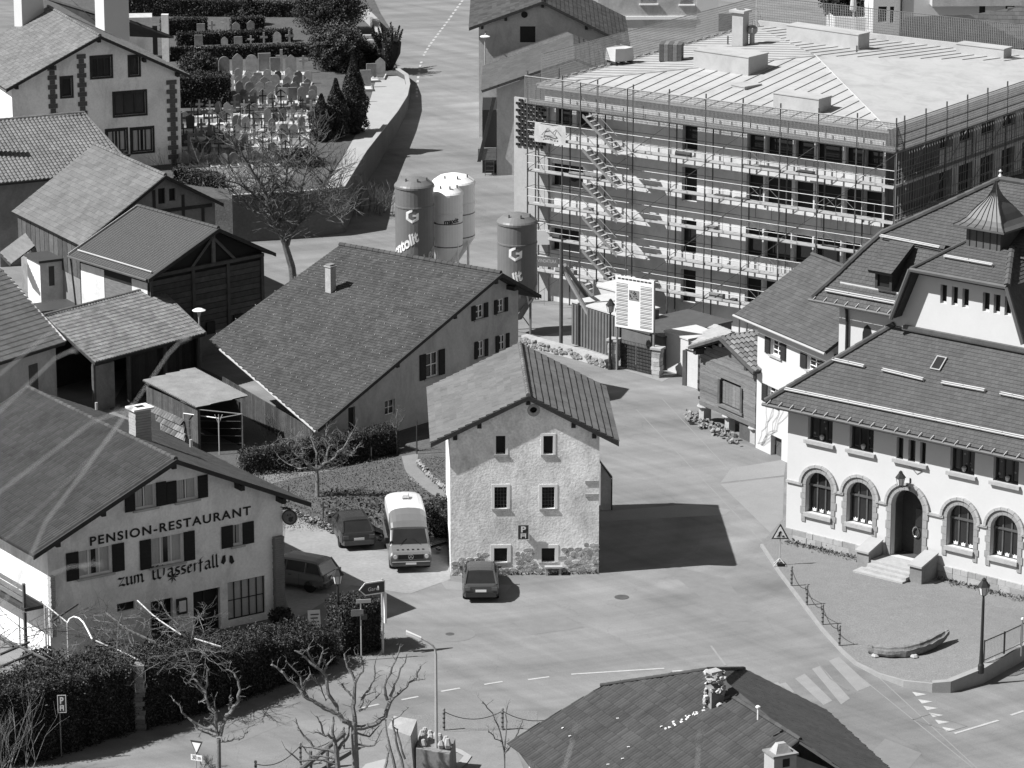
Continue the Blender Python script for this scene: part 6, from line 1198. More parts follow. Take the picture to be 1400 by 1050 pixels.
def car(label, loc, rz, paint, L=4.2, W=1.7, Ht=1.42, body='hatch', group='cars parked on the square'):
    """local x points forward, built at the origin and then turned"""
    root = thing('parked_car', label, 'car', (0, 0, 0)); hl, hw = L / 2, W / 2; zb = .86
    st = [(-hl, .48, .78, .86), (-hl + .06, .34, .86, .95), (-hl + .35, .26, .9, 1.0), (-hl + 1.0, .24, .91, 1.0), (0, .22, .92, 1.0), (hl - 1.35, .22, .9, 1.0), (hl - .75, .24, .8, .98), (hl - .2, .26, .7, .92), (hl - .02, .4, .6, .8)]
    rings = []
    for x, z0, z1, k in st:
        w = hw * k; zm = (z0 + z1) / 2; rings.append([Vector((x, -w * .9, z0)), Vector((x, -w, z0 + .12)), Vector((x, -w * 1.0, zm + .05)), Vector((x, -w * .95, z1 - .02)), Vector((x, -w * .8, z1 + .02)), Vector((x, w * .8, z1 + .02)), Vector((x, w * .95, z1 - .02)), Vector((x, w, zm + .05)), Vector((x, w, z0 + .12)), Vector((x, w * .9, z0))])
    mb = MB(); loft(mb, rings); bo = mb.build('body', paint, root, smooth=False)
    rx0 = {'hatch': -hl + .12, 'estate': -hl + .1}[body]; tx0 = {'hatch': -hl + .75, 'estate': -hl + .42}[body]; fx0, ftop = hl - 1.15, hl - 1.95
    base = [(rx0, .86), (fx0, .88)]; wt = hw * .72; wb_ = hw * .93
    B = [Vector((rx0, -wb_ * .94, .86)), Vector((fx0, -wb_ * .92, .86)), Vector((fx0, wb_ * .92, .86)), Vector((rx0, wb_ * .94, .86))]; T = [Vector((tx0, -wt, Ht - .07)), Vector((ftop, -wt, Ht - .06)), Vector((ftop, wt, Ht - .06)), Vector((tx0, wt, Ht - .07))]
    MB().hexa(B, T).build('glasshouse', 'glass', root)
    xs = [tx0 - .06, tx0 + .25, (tx0 + ftop) / 2, ftop - .2, ftop + .06]; hz = [Ht - .06, Ht - .01, Ht, Ht - .015, Ht - .06]; mb = MB(); rings = []
    for x, z in zip(xs, hz): rings.append([Vector((x, -wt - .03, z - .05)), Vector((x, -wt * .8, z)), Vector((x, 0, z + .02)), Vector((x, wt * .8, z)), Vector((x, wt + .03, z - .05)), Vector((x, 0, z - .09))])
    loft(mb, rings); mb.build('roof', paint, root, smooth=True)
    mb = MB(); r = .04
    for a, b in zip(B, T): mb.tube(a, b, r + .015, r, 6)
    for s_ in (-1, 1):
        mb.tube((-.15, s_ * wb_ * .95, .86), (-.2, s_ * (wt + .02), Ht - .08), .035, n=5)
        if body == 'estate': mb.tube((-hl + 1.05, s_ * wb_ * .95, .86), (-hl + 1.0, s_ * (wt + .02), Ht - .08), .045, n=5)
        mb.tube((rx0 + .1, s_ * wb_ * .955, .87), (fx0, s_ * wb_ * .935, .87), .02, n=4)
    mb.build('pillars', paint, root)
    MB().hexa([Vector((x, y, .3)) for x, y in ((-hl - .06, -hw * .84), (-hl + .2, -hw * .97), (-hl + .2, hw * .97), (-hl - .06, hw * .84))], [Vector((x, y, .52)) for x, y in ((-hl - .07, -hw * .84), (-hl + .2, -hw * .97), (-hl + .2, hw * .97), (-hl - .07, hw * .84))]).build('bumper', 'paint_mid' if paint != 'paint_mid' else 'paint_dark', root)
    MB().hexa([Vector((x, y, .28)) for x, y in ((hl - .25, -hw * .95), (hl + .05, -hw * .8), (hl + .05, hw * .8), (hl - .25, hw * .95))], [Vector((x, y, .5)) for x, y in ((hl - .25, -hw * .95), (hl + .05, -hw * .8), (hl + .05, hw * .8), (hl - .25, hw * .95))]).build('bumper', 'paint_mid' if paint != 'paint_mid' else 'paint_dark', root)
    for s_ in (-1, 1):
        MB().box((-hl - .005, s_ * hw * .74, .62), .06, .26, .16 if body == 'hatch' else .3).build('tail_light', 'red_lamp', root); MB().box((hl - .1, s_ * hw * .66, .52), .14, .3, .14).build('headlight', 'lamp_glass', root)
        m_ = MB(); m_.box((fx0 - .25, s_ * (hw + .06), .86), .1, .16, .13); m_.build('mirror', paint, root)
        MB().box((-.45, s_ * (hw * .985), .74), .16, .03, .03).build('door_handle', 'black', root); mb = MB()
        for x in (-.95, .0, .95): mb.box((x, s_ * (hw + .002), .3), .012, .012, .55)
        mb.build('door_gap', 'black', root)
    MB().box((-hl - .075, 0, .56 if body == 'hatch' else .62), .02, .5, .11).build('number_plate', 'white', root); MB().tube((-hl + .2, -.3, .9), (-hl + .5, .1, 1.1), .012, n=4).build('rear_wiper', 'black', root)
    for x in (-hl + .75, hl - .8):
        for s_ in (-1, 1): wheel(root, x, s_ * (hw - .1), .3, s_)
    root.location = loc; root.rotation_euler.z = rz
    if group: root['group'] = group
    return root
car('small dark hatchback parked in front of the stone house wall', P(657, 806), R(91), 'paint_mid', 3.9, 1.68, 1.42, group=None)
car('dark saloon hatchback parked beside the white-topped van', P(480, 735), R(103), 'paint_dark', 4.2, 1.72, 1.4, group=None)
car('silver-grey estate car half hidden behind the corner of the inn', P(398, 797), R(152), 'paint_grey', 4.5, 1.72, 1.45, 'estate', group=None)
def van(loc, rz):
    root = thing('camper_van', 'grey high-roofed camper van with pale roof parked beside the stone house', 'van', (0, 0, 0)); L, W = 5.0, 1.95; hl, hw = L / 2, W / 2
    st = [(-hl, .45, 1.75), (-hl + .1, .4, 1.82), (hl - 1.25, .38, 1.86), (hl - .66, .38, 1.18), (hl - .5, .38, 1.1), (hl - .12, .38, 1.0), (hl - .02, .4, .9), (hl, .44, .8)]; mb = MB(); rings = []
    for x, z0, z1 in st:
        k = .9 if z1 > 1.3 else .96
        rings.append([Vector((x, -hw * .96, z0)), Vector((x, -hw, z0 + .12)), Vector((x, -hw, min(z1 - .1, 1.1))), Vector((x, -hw * k, z1 - .06)), Vector((x, -hw * k * .93, z1)), Vector((x, hw * k * .93, z1)), Vector((x, hw * k, z1 - .06)), Vector((x, hw, min(z1 - .1, 1.1))), Vector((x, hw, z0 + .12)), Vector((x, hw * .96, z0))])
    loft(mb, rings); mb.build('body', 'van_paint', root)
    def rg(x, z0, z1, k): return [Vector((x, -hw * .9, z0))] + [Vector((x, hw * k * math.sin(t), z0 + (z1 - z0) * math.cos(t) ** .3)) for t in [R(d) for d in (-78, -60, -42, -22, 0, 22, 42, 60, 78)]] + [Vector((x, hw * .9, z0))]
    mb = MB(); loft(mb, [rg(*q) for q in ((-hl + .02, 1.8, 2.3, .92), (-hl + .15, 1.8, 2.52, .92), (-hl + .7, 1.8, 2.62, .92), (-.2, 1.8, 2.64, .92), (.35, 1.8, 2.56, .92))]); mb.build('high_roof', 'van_top', root, smooth=True)
    mb = MB(); loft(mb, [rg(*q) for q in ((.35, 1.8, 2.56, .92), (.8, 1.8, 2.4, .91), (1.1, 1.8, 2.16, .9), (1.32, 1.78, 1.9, .88))]); mb.build('roof_front', 'van_paint', root, smooth=True)
    # windscreen, side windows
    a, b = (hl - 1.25, 1.86), (hl - .66, 1.18)
    def wsp(f, y): return Vector((a[0] + (b[0] - a[0]) * f + .012, y, a[1] + (b[1] - a[1]) * f + .008))
    MB().quad(wsp(.1, -hw * .76), wsp(.95, -hw * .86), wsp(.95, hw * .86), wsp(.1, hw * .76)).build('windscreen', 'glass', root)
    for s_ in (-1, 1):
        yb, yt = s_ * (hw * .985 + .012), s_ * (hw * .925 + .012)
        for x0, x1, x2 in ((.75, 1.7, 1.3), (-.7, .6, .6), (-2.2, -.85, -.85)): MB().quad((x0, yb, 1.22), (x1, yb, 1.22), (x2, yt, 1.7), (x0, yt, 1.7)).build('side_window', 'glass', root)
        MB().box((hl - .75, s_ * (hw + .1), 1.25), .1, .18, .28).build('mirror', 'black', root); MB().lathe((hl - .02, s_ * hw * .74, .8), [(.1, 0)], 10, cap=False) if False else None
        n = 12; MB().hexa([Vector((hl - .03, s_ * hw * .76 + .1 * math.cos(k * math.pi / 6), .8 + .1 * math.sin(k * math.pi / 6))) for k in range(n)], [Vector((hl + .025, s_ * hw * .76 + .1 * math.cos(k * math.pi / 6), .8 + .1 * math.sin(k * math.pi / 6))) for k in range(n)]).build('headlight', 'lamp_glass', root)
        MB().tube((hl - .62, s_ * .5, 1.22), (hl - .84, s_ * .15, 1.44), .014, n=4).build('wiper', 'black', root)
    MB().box((hl + .0, 0, .68), .03, 1.2, .22).build('grille', 'black', root); mb = MB()
    for k in range(3):
        t = math.pi / 2 + k * 2 * math.pi / 3; mb.tube((hl + .03, 0, .8), (hl + .03, .11 * math.cos(t), .8 + .11 * math.sin(t)), .02, n=4)
    for k in range(10): t, t2 = k * math.pi / 5, (k + 1) * math.pi / 5; mb.tube((hl + .03, .12 * math.cos(t), .8 + .12 * math.sin(t)), (hl + .03, .12 * math.cos(t2), .8 + .12 * math.sin(t2)), .014, n=4)
    mb.build('grille_star', 'chrome', root); MB().hexa([Vector((x, y, .36)) for x, y in ((hl - .3, -hw - .01), (hl + .1, -hw * .92), (hl + .1, hw * .92), (hl - .3, hw + .01))], [Vector((x, y, .56)) for x, y in ((hl - .3, -hw - .01), (hl + .1, -hw * .92), (hl + .1, hw * .92), (hl - .3, hw + .01))]).build('bumper', 'paint_mid', root); mb = MB(); mb.box((hl + .1, 0, .56), .02, W * .92, .03); mb.build('bumper_trim', 'offwhite', root)
    mb = MB()
    for k in range(6): mb.box((hl - .3, -.6 + k * .24, 1.055), .1, .1, .015)
    mb.build('air_slots', 'black', root); MB().hexa([Vector((x, y, 2.7)) for x, y in ((-1.2, -.22), (-.7, -.18), (-.7, .18), (-1.2, .22))], [Vector((x, y, 2.83)) for x, y in ((-1.15, -.18), (-.75, -.12), (-.75, .12), (-1.15, .18))]).build('roof_vent', 'offwhite', root)
    MB().box((hl + .1, 0, .44), .02, .5, .1).build('number_plate', 'white', root)
    for x in (-hl + .95, hl - .85):
        for s_ in (-1, 1): wheel(root, x, s_ * (hw - .1), .33, s_)
    root.location = loc; root.rotation_euler.z = rz; return root
fb = P(562, 783); h_ = R(-84.0); van(fb - Vector((math.cos(h_), math.sin(h_), 0)) * 2.5, h_)
# ================================================================ STREET FURNITURE
def old_lamp(px, py, pytop, label, s=1.0):
    b = Pf(px, py) if px > 1200 else P(px, py); f = Fr(b.x, b.y, 0); top = f.v(px, pytop, 0)[1]; o = thing('lamp_post', label, 'lamp', b, 'old-style lantern posts'); ht = top - b.z if px > 1200 else top
    ht = top - b.z; MB().lathe(b, [(.14, -.1), (.14, .25), (.1, .35), (.075, 1.0), (.06, ht - 1.0), (.045, ht - .78), (.08, ht - .74)], 10).build('post', 'iron', o); a, g = MB(), MB(); lantern_head(a, g, b + Vector((0, 0, ht - .7)), 1.1); a.build('lantern_frame', 'iron', o); g.build('lamp_glass', 'lamp_glass', o); return o
old_lamp(1341, 917, 792, 'old-style iron lantern post at the edge of the school forecourt'); old_lamp(463, 893, 777, 'old-style iron lantern post standing in the hedge by the inn'); old_lamp(834, 505, 410, 'old-style iron lantern post in front of the notice board')
b = P(597, 1062); f = Fr(b.x, b.y, 0); t1 = f.v(597, 895, 0); o = thing('street_lamp', 'tall slim white street lamp with a curved arm over the road', 'lamp', b)
pts = [b, f(0, 0, t1[1])]; 
for px, py in ((595, 888), (591, 882), (584, 877), (576, 873)): uu, zz = f.v(px, py, 0); pts.append(f(uu, 0, zz))
MB().path(pts, [.075, .05, .045, .042, .04, .04], 8).build('pole', 'zinc', o); uu, zz = f.v(576, 873, 0); u2, z2 = f.v(555, 864, 0); a, c = f(uu, 0, zz), f(u2, 0, z2); d_ = (c - a).normalized(); sd = Vector((0, 1, 0)) * .14; upv = Vector((0, 0, .1)); MB().hexa([a - sd * .5 - upv * .4, c - sd - upv * .6, c + sd - upv * .6, a + sd * .5 - upv * .4], [a - sd * .5 + upv * .5, c - sd * .8 + upv * .5, c + sd * .8 + upv * .5, a + sd * .5 + upv * .5]).build('lamp_head', 'white', o)
b = P(274, 512); f = Fr(b.x, b.y, 0); zz = f.v(272.5, 425, 0)[1]; o = thing('street_lamp', 'white mushroom-shaped street lamp between the plank barn and sheds', 'lamp', b); MB().tube(b, b + Vector((0, 0, zz - .3)), .05, n=8).build('pole', 'zinc', o); MB().lathe(b + Vector((0, 0, zz - .3)), [(.05, -.1), (.14, .25)], 12).build('lamp_glass', 'lamp_glass', o); MB().lathe(b + Vector((0, 0, zz)), [(.36, 0), (.38, .04), (.2, .13), (.03, .17)], 16).build('shade', 'white', o)
# chain posts
def post_chain(pts, label, group, pf, h=.92, sag=.35):
    for i, q in enumerate(pts):
        b = pf(*q); o = thing('chain_post', label, 'post', b, group); MB().lathe(b, [(.05, -.1), (.05, h - .08), (.035, h - .07), (.065, h - .02), (.05, h + .05), (.0, h + .07)], 8).build('post', 'steel', o); mb = MB()
        for k in range(4): mb.lathe(b + Vector((0, 0, .12 + k * .2)), [(.055, 0), (.055, .06)], 8)
        mb.build('bands', 'iron', o, kind='stuff')
        if i + 1 < len(pts):
            c = pf(*pts[i + 1]); P0, P1 = b + Vector((0, 0, h - .08)), c + Vector((0, 0, h - .08)); n = 12; MB().path([P0.lerp(P1, k / n) - Vector((0, 0, sag * 4 * (k / n) * (1 - k / n))) for k in range(n + 1)], .018, 5).build('chain', 'iron', o)
post_chain([(1082, 801), (1103, 827), (1124.5, 854), (1147.5, 883)], 'banded iron chain post along the edge of the school forecourt', 'chain posts by the forecourt', Pf)
post_chain([(607, 998.5), (687, 998), (770, 1003)], 'iron chain post along the pavement by the fountain', 'chain posts by the fountain', P); post_chain([(350, 1071), (411, 1046), (470, 1024)], 'iron chain post along the verge by the give-way sign', 'chain posts by the verge', P)
flat('pavement', 'path', [(450, 1060), (500, 1012), (560, 1006), (600, 1001), (690, 999), (735, 996), (700, 1012), (720, 1060)], .012, kind='structure'); flat('verge', 'gravel', [(315, 1060), (408, 1022), (440, 1009), (500, 985), (600, 975), (735, 972), (735, 996), (600, 1001), (500, 1014), (450, 1060)], .008, kind='structure')
# triangular works sign on a stand
b = Pf(1066, 773); f = Fr(b.x, b.y, 0); z0 = f.v(1066, 737, 0)[1] - b.z; o = thing('warning_sign', 'triangular roadworks warning sign on a folding stand by the forecourt', 'sign', b)
def tri(w, h, v, m, name, z0_=0): MB().hexa([f(-w, v, b.z * 0 + z0 + z0_), f(w, v, z0 + z0_), f(w, v + .02, z0 + z0_), f(-w, v + .02, z0 + z0_)], [f(-.02, v, z0 + z0_ + h), f(.02, v, z0 + z0_ + h), f(.02, v + .02, z0 + z0_ + h), f(-.02, v + .02, z0 + z0_ + h)]).build(name, m, o)
f.o.z = b.z; tri(.42, .74, 0, 'sign_dark', 'border'); tri(.31, .55, -.02, 'white', 'panel', .06)
mb = MB(); mb.quad(*[f(x, -.03, z0 + z) for x, z in ((-.1, .12), (-.02, .12), (.0, .25), (.07, .36), (.02, .42), (-.08, .34))]); mb.quad(*[f(x, -.031, z0 + z) for x, z in ((.06, .1), (.22, .1), (.18, .18), (.12, .2))]); mb.tube(f(.0, -.03, z0 + .3), f(-.17, -.03, z0 + .12), .015, n=4); mb.build('digging_figure', 'black', o)
MB().tube(f(0, .03, 0), f(0, .03, z0 + .3), .025).build('post', 'zinc', o)
for dx, dy in ((-.3, -.25), (.3, -.2), (-.25, .25), (.28, .28)): MB().tube(f(0, .03, .35), f(dx, dy, .02), .025).build('stand_leg', 'offwhite', o)
MB().box(f(.05, -.05, .0), .35, .3, .14).build('ballast', 'black', o)
# give-way sign
b = P(268, 1068); f = Fr(b.x, b.y, -22); o = thing('give_way_sign', 'upside-down triangle give-way sign with a distance plate on a thin post', 'sign', b); zt = f.v(266, 1016, 0)[1]; zb_ = f.v(268, 1029, 0)[1]; MB().tube(b - Vector((0, 0, .2)), f(0, .03, zt), .03).build('post', 'zinc', o)
u0 = f.v(261, 1014, 0)[0]; u1 = f.v(276, 1015, 0)[0]; uc = (u0 + u1) / 2
def itri(k, v, m, name): w = (u1 - u0) / 2 * k * 1.15; zc = (zt + zb_) / 2 + .05; MB().hexa([f(uc - .012, v, zc - .32 * k), f(uc + .012, v, zc - .32 * k), f(uc + .012, v + .015, zc - .32 * k), f(uc - .012, v + .015, zc - .32 * k)], [f(uc - w, v, zc + .26 * k), f(uc + w, v, zc + .26 * k), f(uc + w, v + .015, zc + .26 * k), f(uc - w, v + .015, zc + .26 * k)]).build(name, m, o)
itri(1, 0, 'sign_dark', 'border'); itri(.68, -.018, 'white', 'panel'); r_ = f.rect((261, 1031), (276.5, 1041), 0); MB().fbox(f, r_[0], r_[2], -.015, .005, r_[1], r_[3]).build('distance_plate', 'white', o); text_mesh(o, '30 m', f, -.018, r_[0] + .06, r_[1] + .06, .26, 'black', width=r_[2] - r_[0] - .12)
# direction signs
b = P(523.5, 893); f = Fr(b.x, b.y, 26); o = thing('direction_sign', 'arrow-shaped direction sign pointing past the inn on a tall pale post', 'sign', b); zz = f.v(523, 792, 0)[1]; MB().tube(b, f(0, 0, zz + .05), .06, n=8).build('post', 'zinc', o)
ul, zl = f.v(491, 808, -.08); ur, zr_ = f.v(523, 797, -.08); z0, z1 = zz - .62, zz - .02; pts = [(ul, (z0 + z1) / 2), (ul + .28, z0), (.1, z0), (.1, z1), (ul + .28, z1)]; MB().prism([f(u, -.08, z) for u, z in pts], f.d(0, .03)).build('arrow_panel', 'white', o); c_ = ((ul + .1) / 2, (z0 + z1) / 2); MB().prism([f(c_[0] + (u - c_[0]) * .93, -.09, c_[1] + (z - c_[1]) * .8) for u, z in pts], f.d(0, .006)).build('arrow_face', 'sign_dark', o); text_mesh(o, 'Gare', f, -.092, ul + .42, z0 + .2, .24, 'white'); mb = MB(); mb.lathe(f(-.25, -.1, z0 + .2), [(.05, 0), (.05, .14), (.02, .2)], 6); mb.build('pictogram', 'white', o)
MB().fbox(f, .02, .12, -.2, -.08, zz - 2.0, zz - .6).build('side_panel', 'white', o)
b = P(494, 903); f = Fr(b.x, b.y, 10); o = thing('street_name_post', 'thin post with small name plates in front of the hedge end', 'sign', b); zz = f.v(494, 820, 0)[1]; MB().tube(b, b + Vector((0, 0, zz)), .03).build('post', 'zinc', o)
for (a, c_, m) in (((487, 820), (507, 824), 'offwhite'), ((480, 834), (497, 842), 'grave'), ((493, 840), (502, 847), 'sign_dark')): r_ = f.rect(a, c_, -.05); MB().fbox(f, r_[0], r_[2], -.06, -.03, min(r_[1], r_[3]), max(r_[1], r_[3])).build('name_plate', m, o)
parking_sign(Fr(*P(84, 1040, 0).xy, 5), 0, (78, 950), (91, 974), 'dark parking sign on a post against the road hedge', (P(84, 1040, -.2), P(84, 1040) + Vector((0, .03, 2.7))))
ab = P(430, 866); f = Fr(ab.x, ab.y, 12); o = thing('a_board', 'white folding menu board standing behind the road hedge', 'sign', ab); MB().hexa([f(-.28, -.2, .0), f(.28, -.2, .0), f(.28, -.16, .0), f(-.28, -.16, .0)], [f(-.3, .0, 1.1), f(.26, .0, 1.1), f(.26, .04, 1.1), f(-.3, .04, 1.1)]).build('front_panel', 'white', o); mb = MB()
for k in range(5): z = .25 + k * .16; mb.fbox(f, -.18, .2 - .05 * (k % 2), -.2 + .18 * z - .02, -.2 + .18 * z - .01, z, z + .05)
mb.build('menu_lines', 'grave_dark', o); MB().hexa([f(-.28, .25, .0), f(.28, .25, .0), f(.28, .29, .0), f(-.28, .29, .0)], [f(-.28, .05, 1.08), f(.28, .05, 1.08), f(.28, .08, 1.08), f(-.28, .08, 1.08)]).build('back_panel', 'offwhite', o)
# forecourt railing, log trough, fountain
r0_, r1_, r2_ = Pf(1345, 908), Pf(1378, 889), Pf(1400, 874); o = thing('railing', 'low iron railing with thin bars along the forecourt edge', 'railing', r0_)
pts = [r0_, Pf(1372.5, 896), Pf(1396, 885), Pf(1425, 862)]
for i in range(3):
    a, c_ = pts[i] + Vector((0, 0, .08)), pts[i + 1] + Vector((0, 0, .08)); n = 14; mb = MB()
    for k in range(1, n): p = a.lerp(c_, k / n); mb.tube(p, p + Vector((0, 0, .95)), .011, n=4)
    mb.build('bars', 'zinc', o); MB().tube(a + Vector((0, 0, .97)), c_ + Vector((0, 0, .97)), .025).build('top_rail', 'iron', o); MB().tube(a + Vector((0, 0, .1)), c_ + Vector((0, 0, .1)), .018).build('bottom_rail', 'iron', o); MB().tube(a, a + Vector((0, 0, 1.02 if i < 2 else 1.02)), .04 if i else .03).build('post', 'iron', o)
p = Pf(1396, 897); fp = thing('flag_pole', 'thin pole with a pale knob beside the railing', 'pole', p); MB().tube(p, p + Vector((0, 0, 1.65)), .035).build('pole', 'steel', fp); MB().lathe(p + Vector((0, 0, 1.65)), [(.02, 0), (.07, .05), (.05, .11), (.0, .13)], 8).build('knob', 'white', fp)
lg = thing('log_trough', 'hollowed weathered log with an upturned end lying on the gravel', 'trough', Pf(1240, 893)); sp2 = [(1186, 893, .3), (1197, 896, .33), (1215, 898, .34), (1238, 897, .36), (1258, 893, .38), (1275, 887, .38), (1289, 881, .34), (1297, 877, .2)]; zs = [.02, .0, 0, .0, .02, .06, .12, .2]
ctr0 = [Pf(x, y) + Vector((0, 0, z + .33)) for (x, y, r), z in zip(sp2, zs)]; mb = MB(); rings = []; ax = (ctr0[-2] - ctr0[0]); ax.z = 0; ax.normalize(); sd = Vector((-ax.y, ax.x, 0)); random.seed(19); nseg = 26; rj = [random.uniform(.93, 1.07) for _ in range(9)]
for i in range(nseg + 1):
    t = i / nseg * (len(sp2) - 1); k = min(int(t), len(sp2) - 2); w_ = t - k; c_ = ctr0[k].lerp(ctr0[k + 1], w_); r = sp2[k][2] * (1 - w_) + sp2[k + 1][2] * w_; ri = r * (.7 if 2 < i < nseg - 1 else .35); ang = [math.pi * j / 8 for j in range(9)]
    c_ = c_ + Vector((0, 0, random.uniform(-.015, .015))); rj = [min(1.14, max(.84, q_ + random.uniform(-.05, .05))) for q_ in rj]
    rings.append([c_ + sd * (r * math.cos(t_ + math.pi) * rj[j]) + Vector((0, 0, r * math.sin(t_ + math.pi) * rj[j] + (.1 * r if j in (0, 8) else 0) * random.uniform(0, 1.5))) for j, t_ in enumerate(ang)] + [c_ + sd * (ri * math.cos(2 * math.pi - t_)) + Vector((0, 0, ri * math.sin(2 * math.pi - t_) * .85)) for t_ in ang])
loft(mb, rings); mb.build('log', 'bark_light', lg, smooth=False)
for px, py in ((1197, 899), (1250, 900)): q = Pf(px, py - 1); MB().lathe(q, [(.16, -.02), (.2, .06), (.12, .14)], 7).build('prop_stone', 'pale_stone', lg)
fo = thing('fountain', 'big standing boulder fountain with stone basin at the road verge', 'fountain', P(580, 1060)); b = P(548, 1062); f = Fr(b.x, b.y, -8); z1 = f.v(545, 985, 0)[1]
b0 = [f(-.62, -.2, -.2), f(.62, -.3, -.2), f(.7, .5, -.2), f(-.6, .6, -.2)]; MB().hexa(b0, [f(-.5, -.1, z1 - .3), f(.45, -.25, z1 - .55), f(.6, .45, z1 - .1), f(-.35, .5, z1)]).build('boulder', 'pale_stone', fo); b2 = P(590, 1060); f2 = Fr(b2.x, b2.y, -6); MB().hexa([f2(-.55, -.6, -.2), f2(.85, -.6, -.2), f2(.9, 1.1, -.2), f2(-.6, 1.1, -.2)], [f2(-.55, -.55, 1.35), f2(.8, -.55, 1.15), f2(.85, 1.0, 1.25), f2(-.55, 1.0, 1.6)]).build('basin_block', 'concrete_dark', fo)
random.seed(12); mb = MB()
for k in range(16): p = f2(random.uniform(-.5, .8), random.uniform(-.2, .95), 1.35); mb.lathe(p, [(.12, -.1), (.16, .05), (.08, .2 + random.uniform(0, .15))], 6)
mb.build('loose_stones', 'pale_stone', fo, kind='stuff'); flat('fountain_slab', 'slab_light', [(488, 1060), (500, 1046), (560, 1030), (590, 1060)], .05, kind='structure'); flat('fountain_kerb', 'slab_light', [(600, 1018), (630, 1026), (645, 1035), (638, 1045), (620, 1060), (610, 1060), (628, 1042), (634, 1035), (625, 1030), (600, 1023)], .05, kind='structure')
hr = P(405, 1062); hp = thing('timber_rail', 'thick slanting timber rail among the pollarded trees', 'rail', P(440, 1050)); MB().tube(P(400, 1062, .3), P(470, 1003, .7), .11, n=8).build('rail', 'bark', hp)
for px, py in ((425, 1055), (448, 1050), (462, 1048)): q = P(px, py); MB().tube(q, q + Vector((0, 0, .9)), .07).build('post', 'bark', hp)
# garden stones, fence posts, washing line posts
gs = thing('stone_edging', 'row of pale edging stones beside the garden path', 'stones', P(585, 660)); random.seed(6)
for i in range(22):
    t = i / 21; px = 568 + 45 * t + (4 if t < .2 else 0); py = 632 + 42 * t ** .9; o = bpy.data.objects.new('stone', random.choice(sm2)); C.objects.link(o); o.parent = gs; s_ = random.uniform(.1, .17); o.location = P(px, py, .2) - gs.location; o.scale = (s_ * 1.2, s_, s_ * .8); o.rotation_euler = (-.9, 0, random.uniform(0, 3))
dw = thing('dry_stone_wall', 'low dry stone wall between garden and parking place', 'wall', P(440, 722))
for i in range(60):
    t = random.random(); q0, q1 = ((398, 702), (446, 726)) if i % 2 else ((446, 726), (612, 757)); o = bpy.data.objects.new('stone', random.choice(sm2)); C.objects.link(o); o.parent = dw; s_ = random.uniform(.07, .15); o.location = P(q0[0] + (q1[0] - q0[0]) * t, q0[1] + (q1[1] - q0[1]) * t + random.uniform(-3, 2), .05) + Vector((0, 0, random.uniform(.0, .3))) - dw.location; o.scale = (s_, s_, s_ * .7); o.rotation_euler = (-.5, random.uniform(-.3, .3), random.uniform(0, 3))
for (px, py, h, lab) in ((442, 712, .95, 'thin fence post in the garden behind the parked cars'), (487, 720, .75, 'thin fence post in the garden behind the parked cars'), (395, 688, .9, 'thin fence post in the garden behind the parked cars'), (570, 622, 1.9, 'tall dark clothes post where the garden path begins'), (508, 630, .7, 'short stake in front of the garden hedge')):
    q = P(px, py, .1); o = MB().tube(q - Vector((0, 0, .2)), q + Vector((0, 0, h)), .035).build('garden_post', 'wood_dark', None, label=lab, category='post'); o['group'] = 'garden posts' if 'fence post' in lab else ''
    if not o['group']: del o['group']
MB().tube(P(395, 688, .7), P(487, 720, .7), .012, n=4).build('fence_wire', 'iron', None, label='wire strung between the thin garden fence posts', category='wire')
# ================================================================ VEGETATION
import numpy as np
def leaves(name, m, parent, pts, size, rng, flatten=1.0, **kw):
    """a quad per point, random orientation and tint; pts: (n,3) array in world space"""
    n = len(pts); a = rng.normal(size=(n, 3)); a[:, 2] *= flatten; a /= np.linalg.norm(a, axis=1)[:, None]; b = rng.normal(size=(n, 3)); b -= (b * a).sum(1)[:, None] * a; b /= np.linalg.norm(b, axis=1)[:, None]
    s = size * rng.uniform(.6, 1.4, n)[:, None]; off = np.array(wloc(parent)) if parent else pts.mean(0)
    v = np.stack([pts - a * s - b * s * .5, pts + a * s - b * s * .5, pts + a * s + b * s * .5, pts - a * s + b * s * .5], 1).reshape(-1, 3) - off
    me = bpy.data.meshes.new(name); me.vertices.add(4 * n); me.vertices.foreach_set('co', v.ravel()); me.loops.add(4 * n); me.loops.foreach_set('vertex_index', np.arange(4 * n, dtype=np.int32)); me.polygons.add(n); me.polygons.foreach_set('loop_start', np.arange(0, 4 * n, 4, dtype=np.int32)); me.polygons.foreach_set('loop_total', np.full(n, 4, dtype=np.int32))
    at = me.attributes.new('tint', 'FLOAT', 'FACE'); at.data.foreach_set('value', rng.uniform(.45, 1.6, n)); me.materials.append(M[m]); me.update(); me.validate()
    o = bpy.data.objects.new(name, me); C.objects.link(o); o.parent = parent
    if not parent: o.location = off
    return setp(o, **kw)
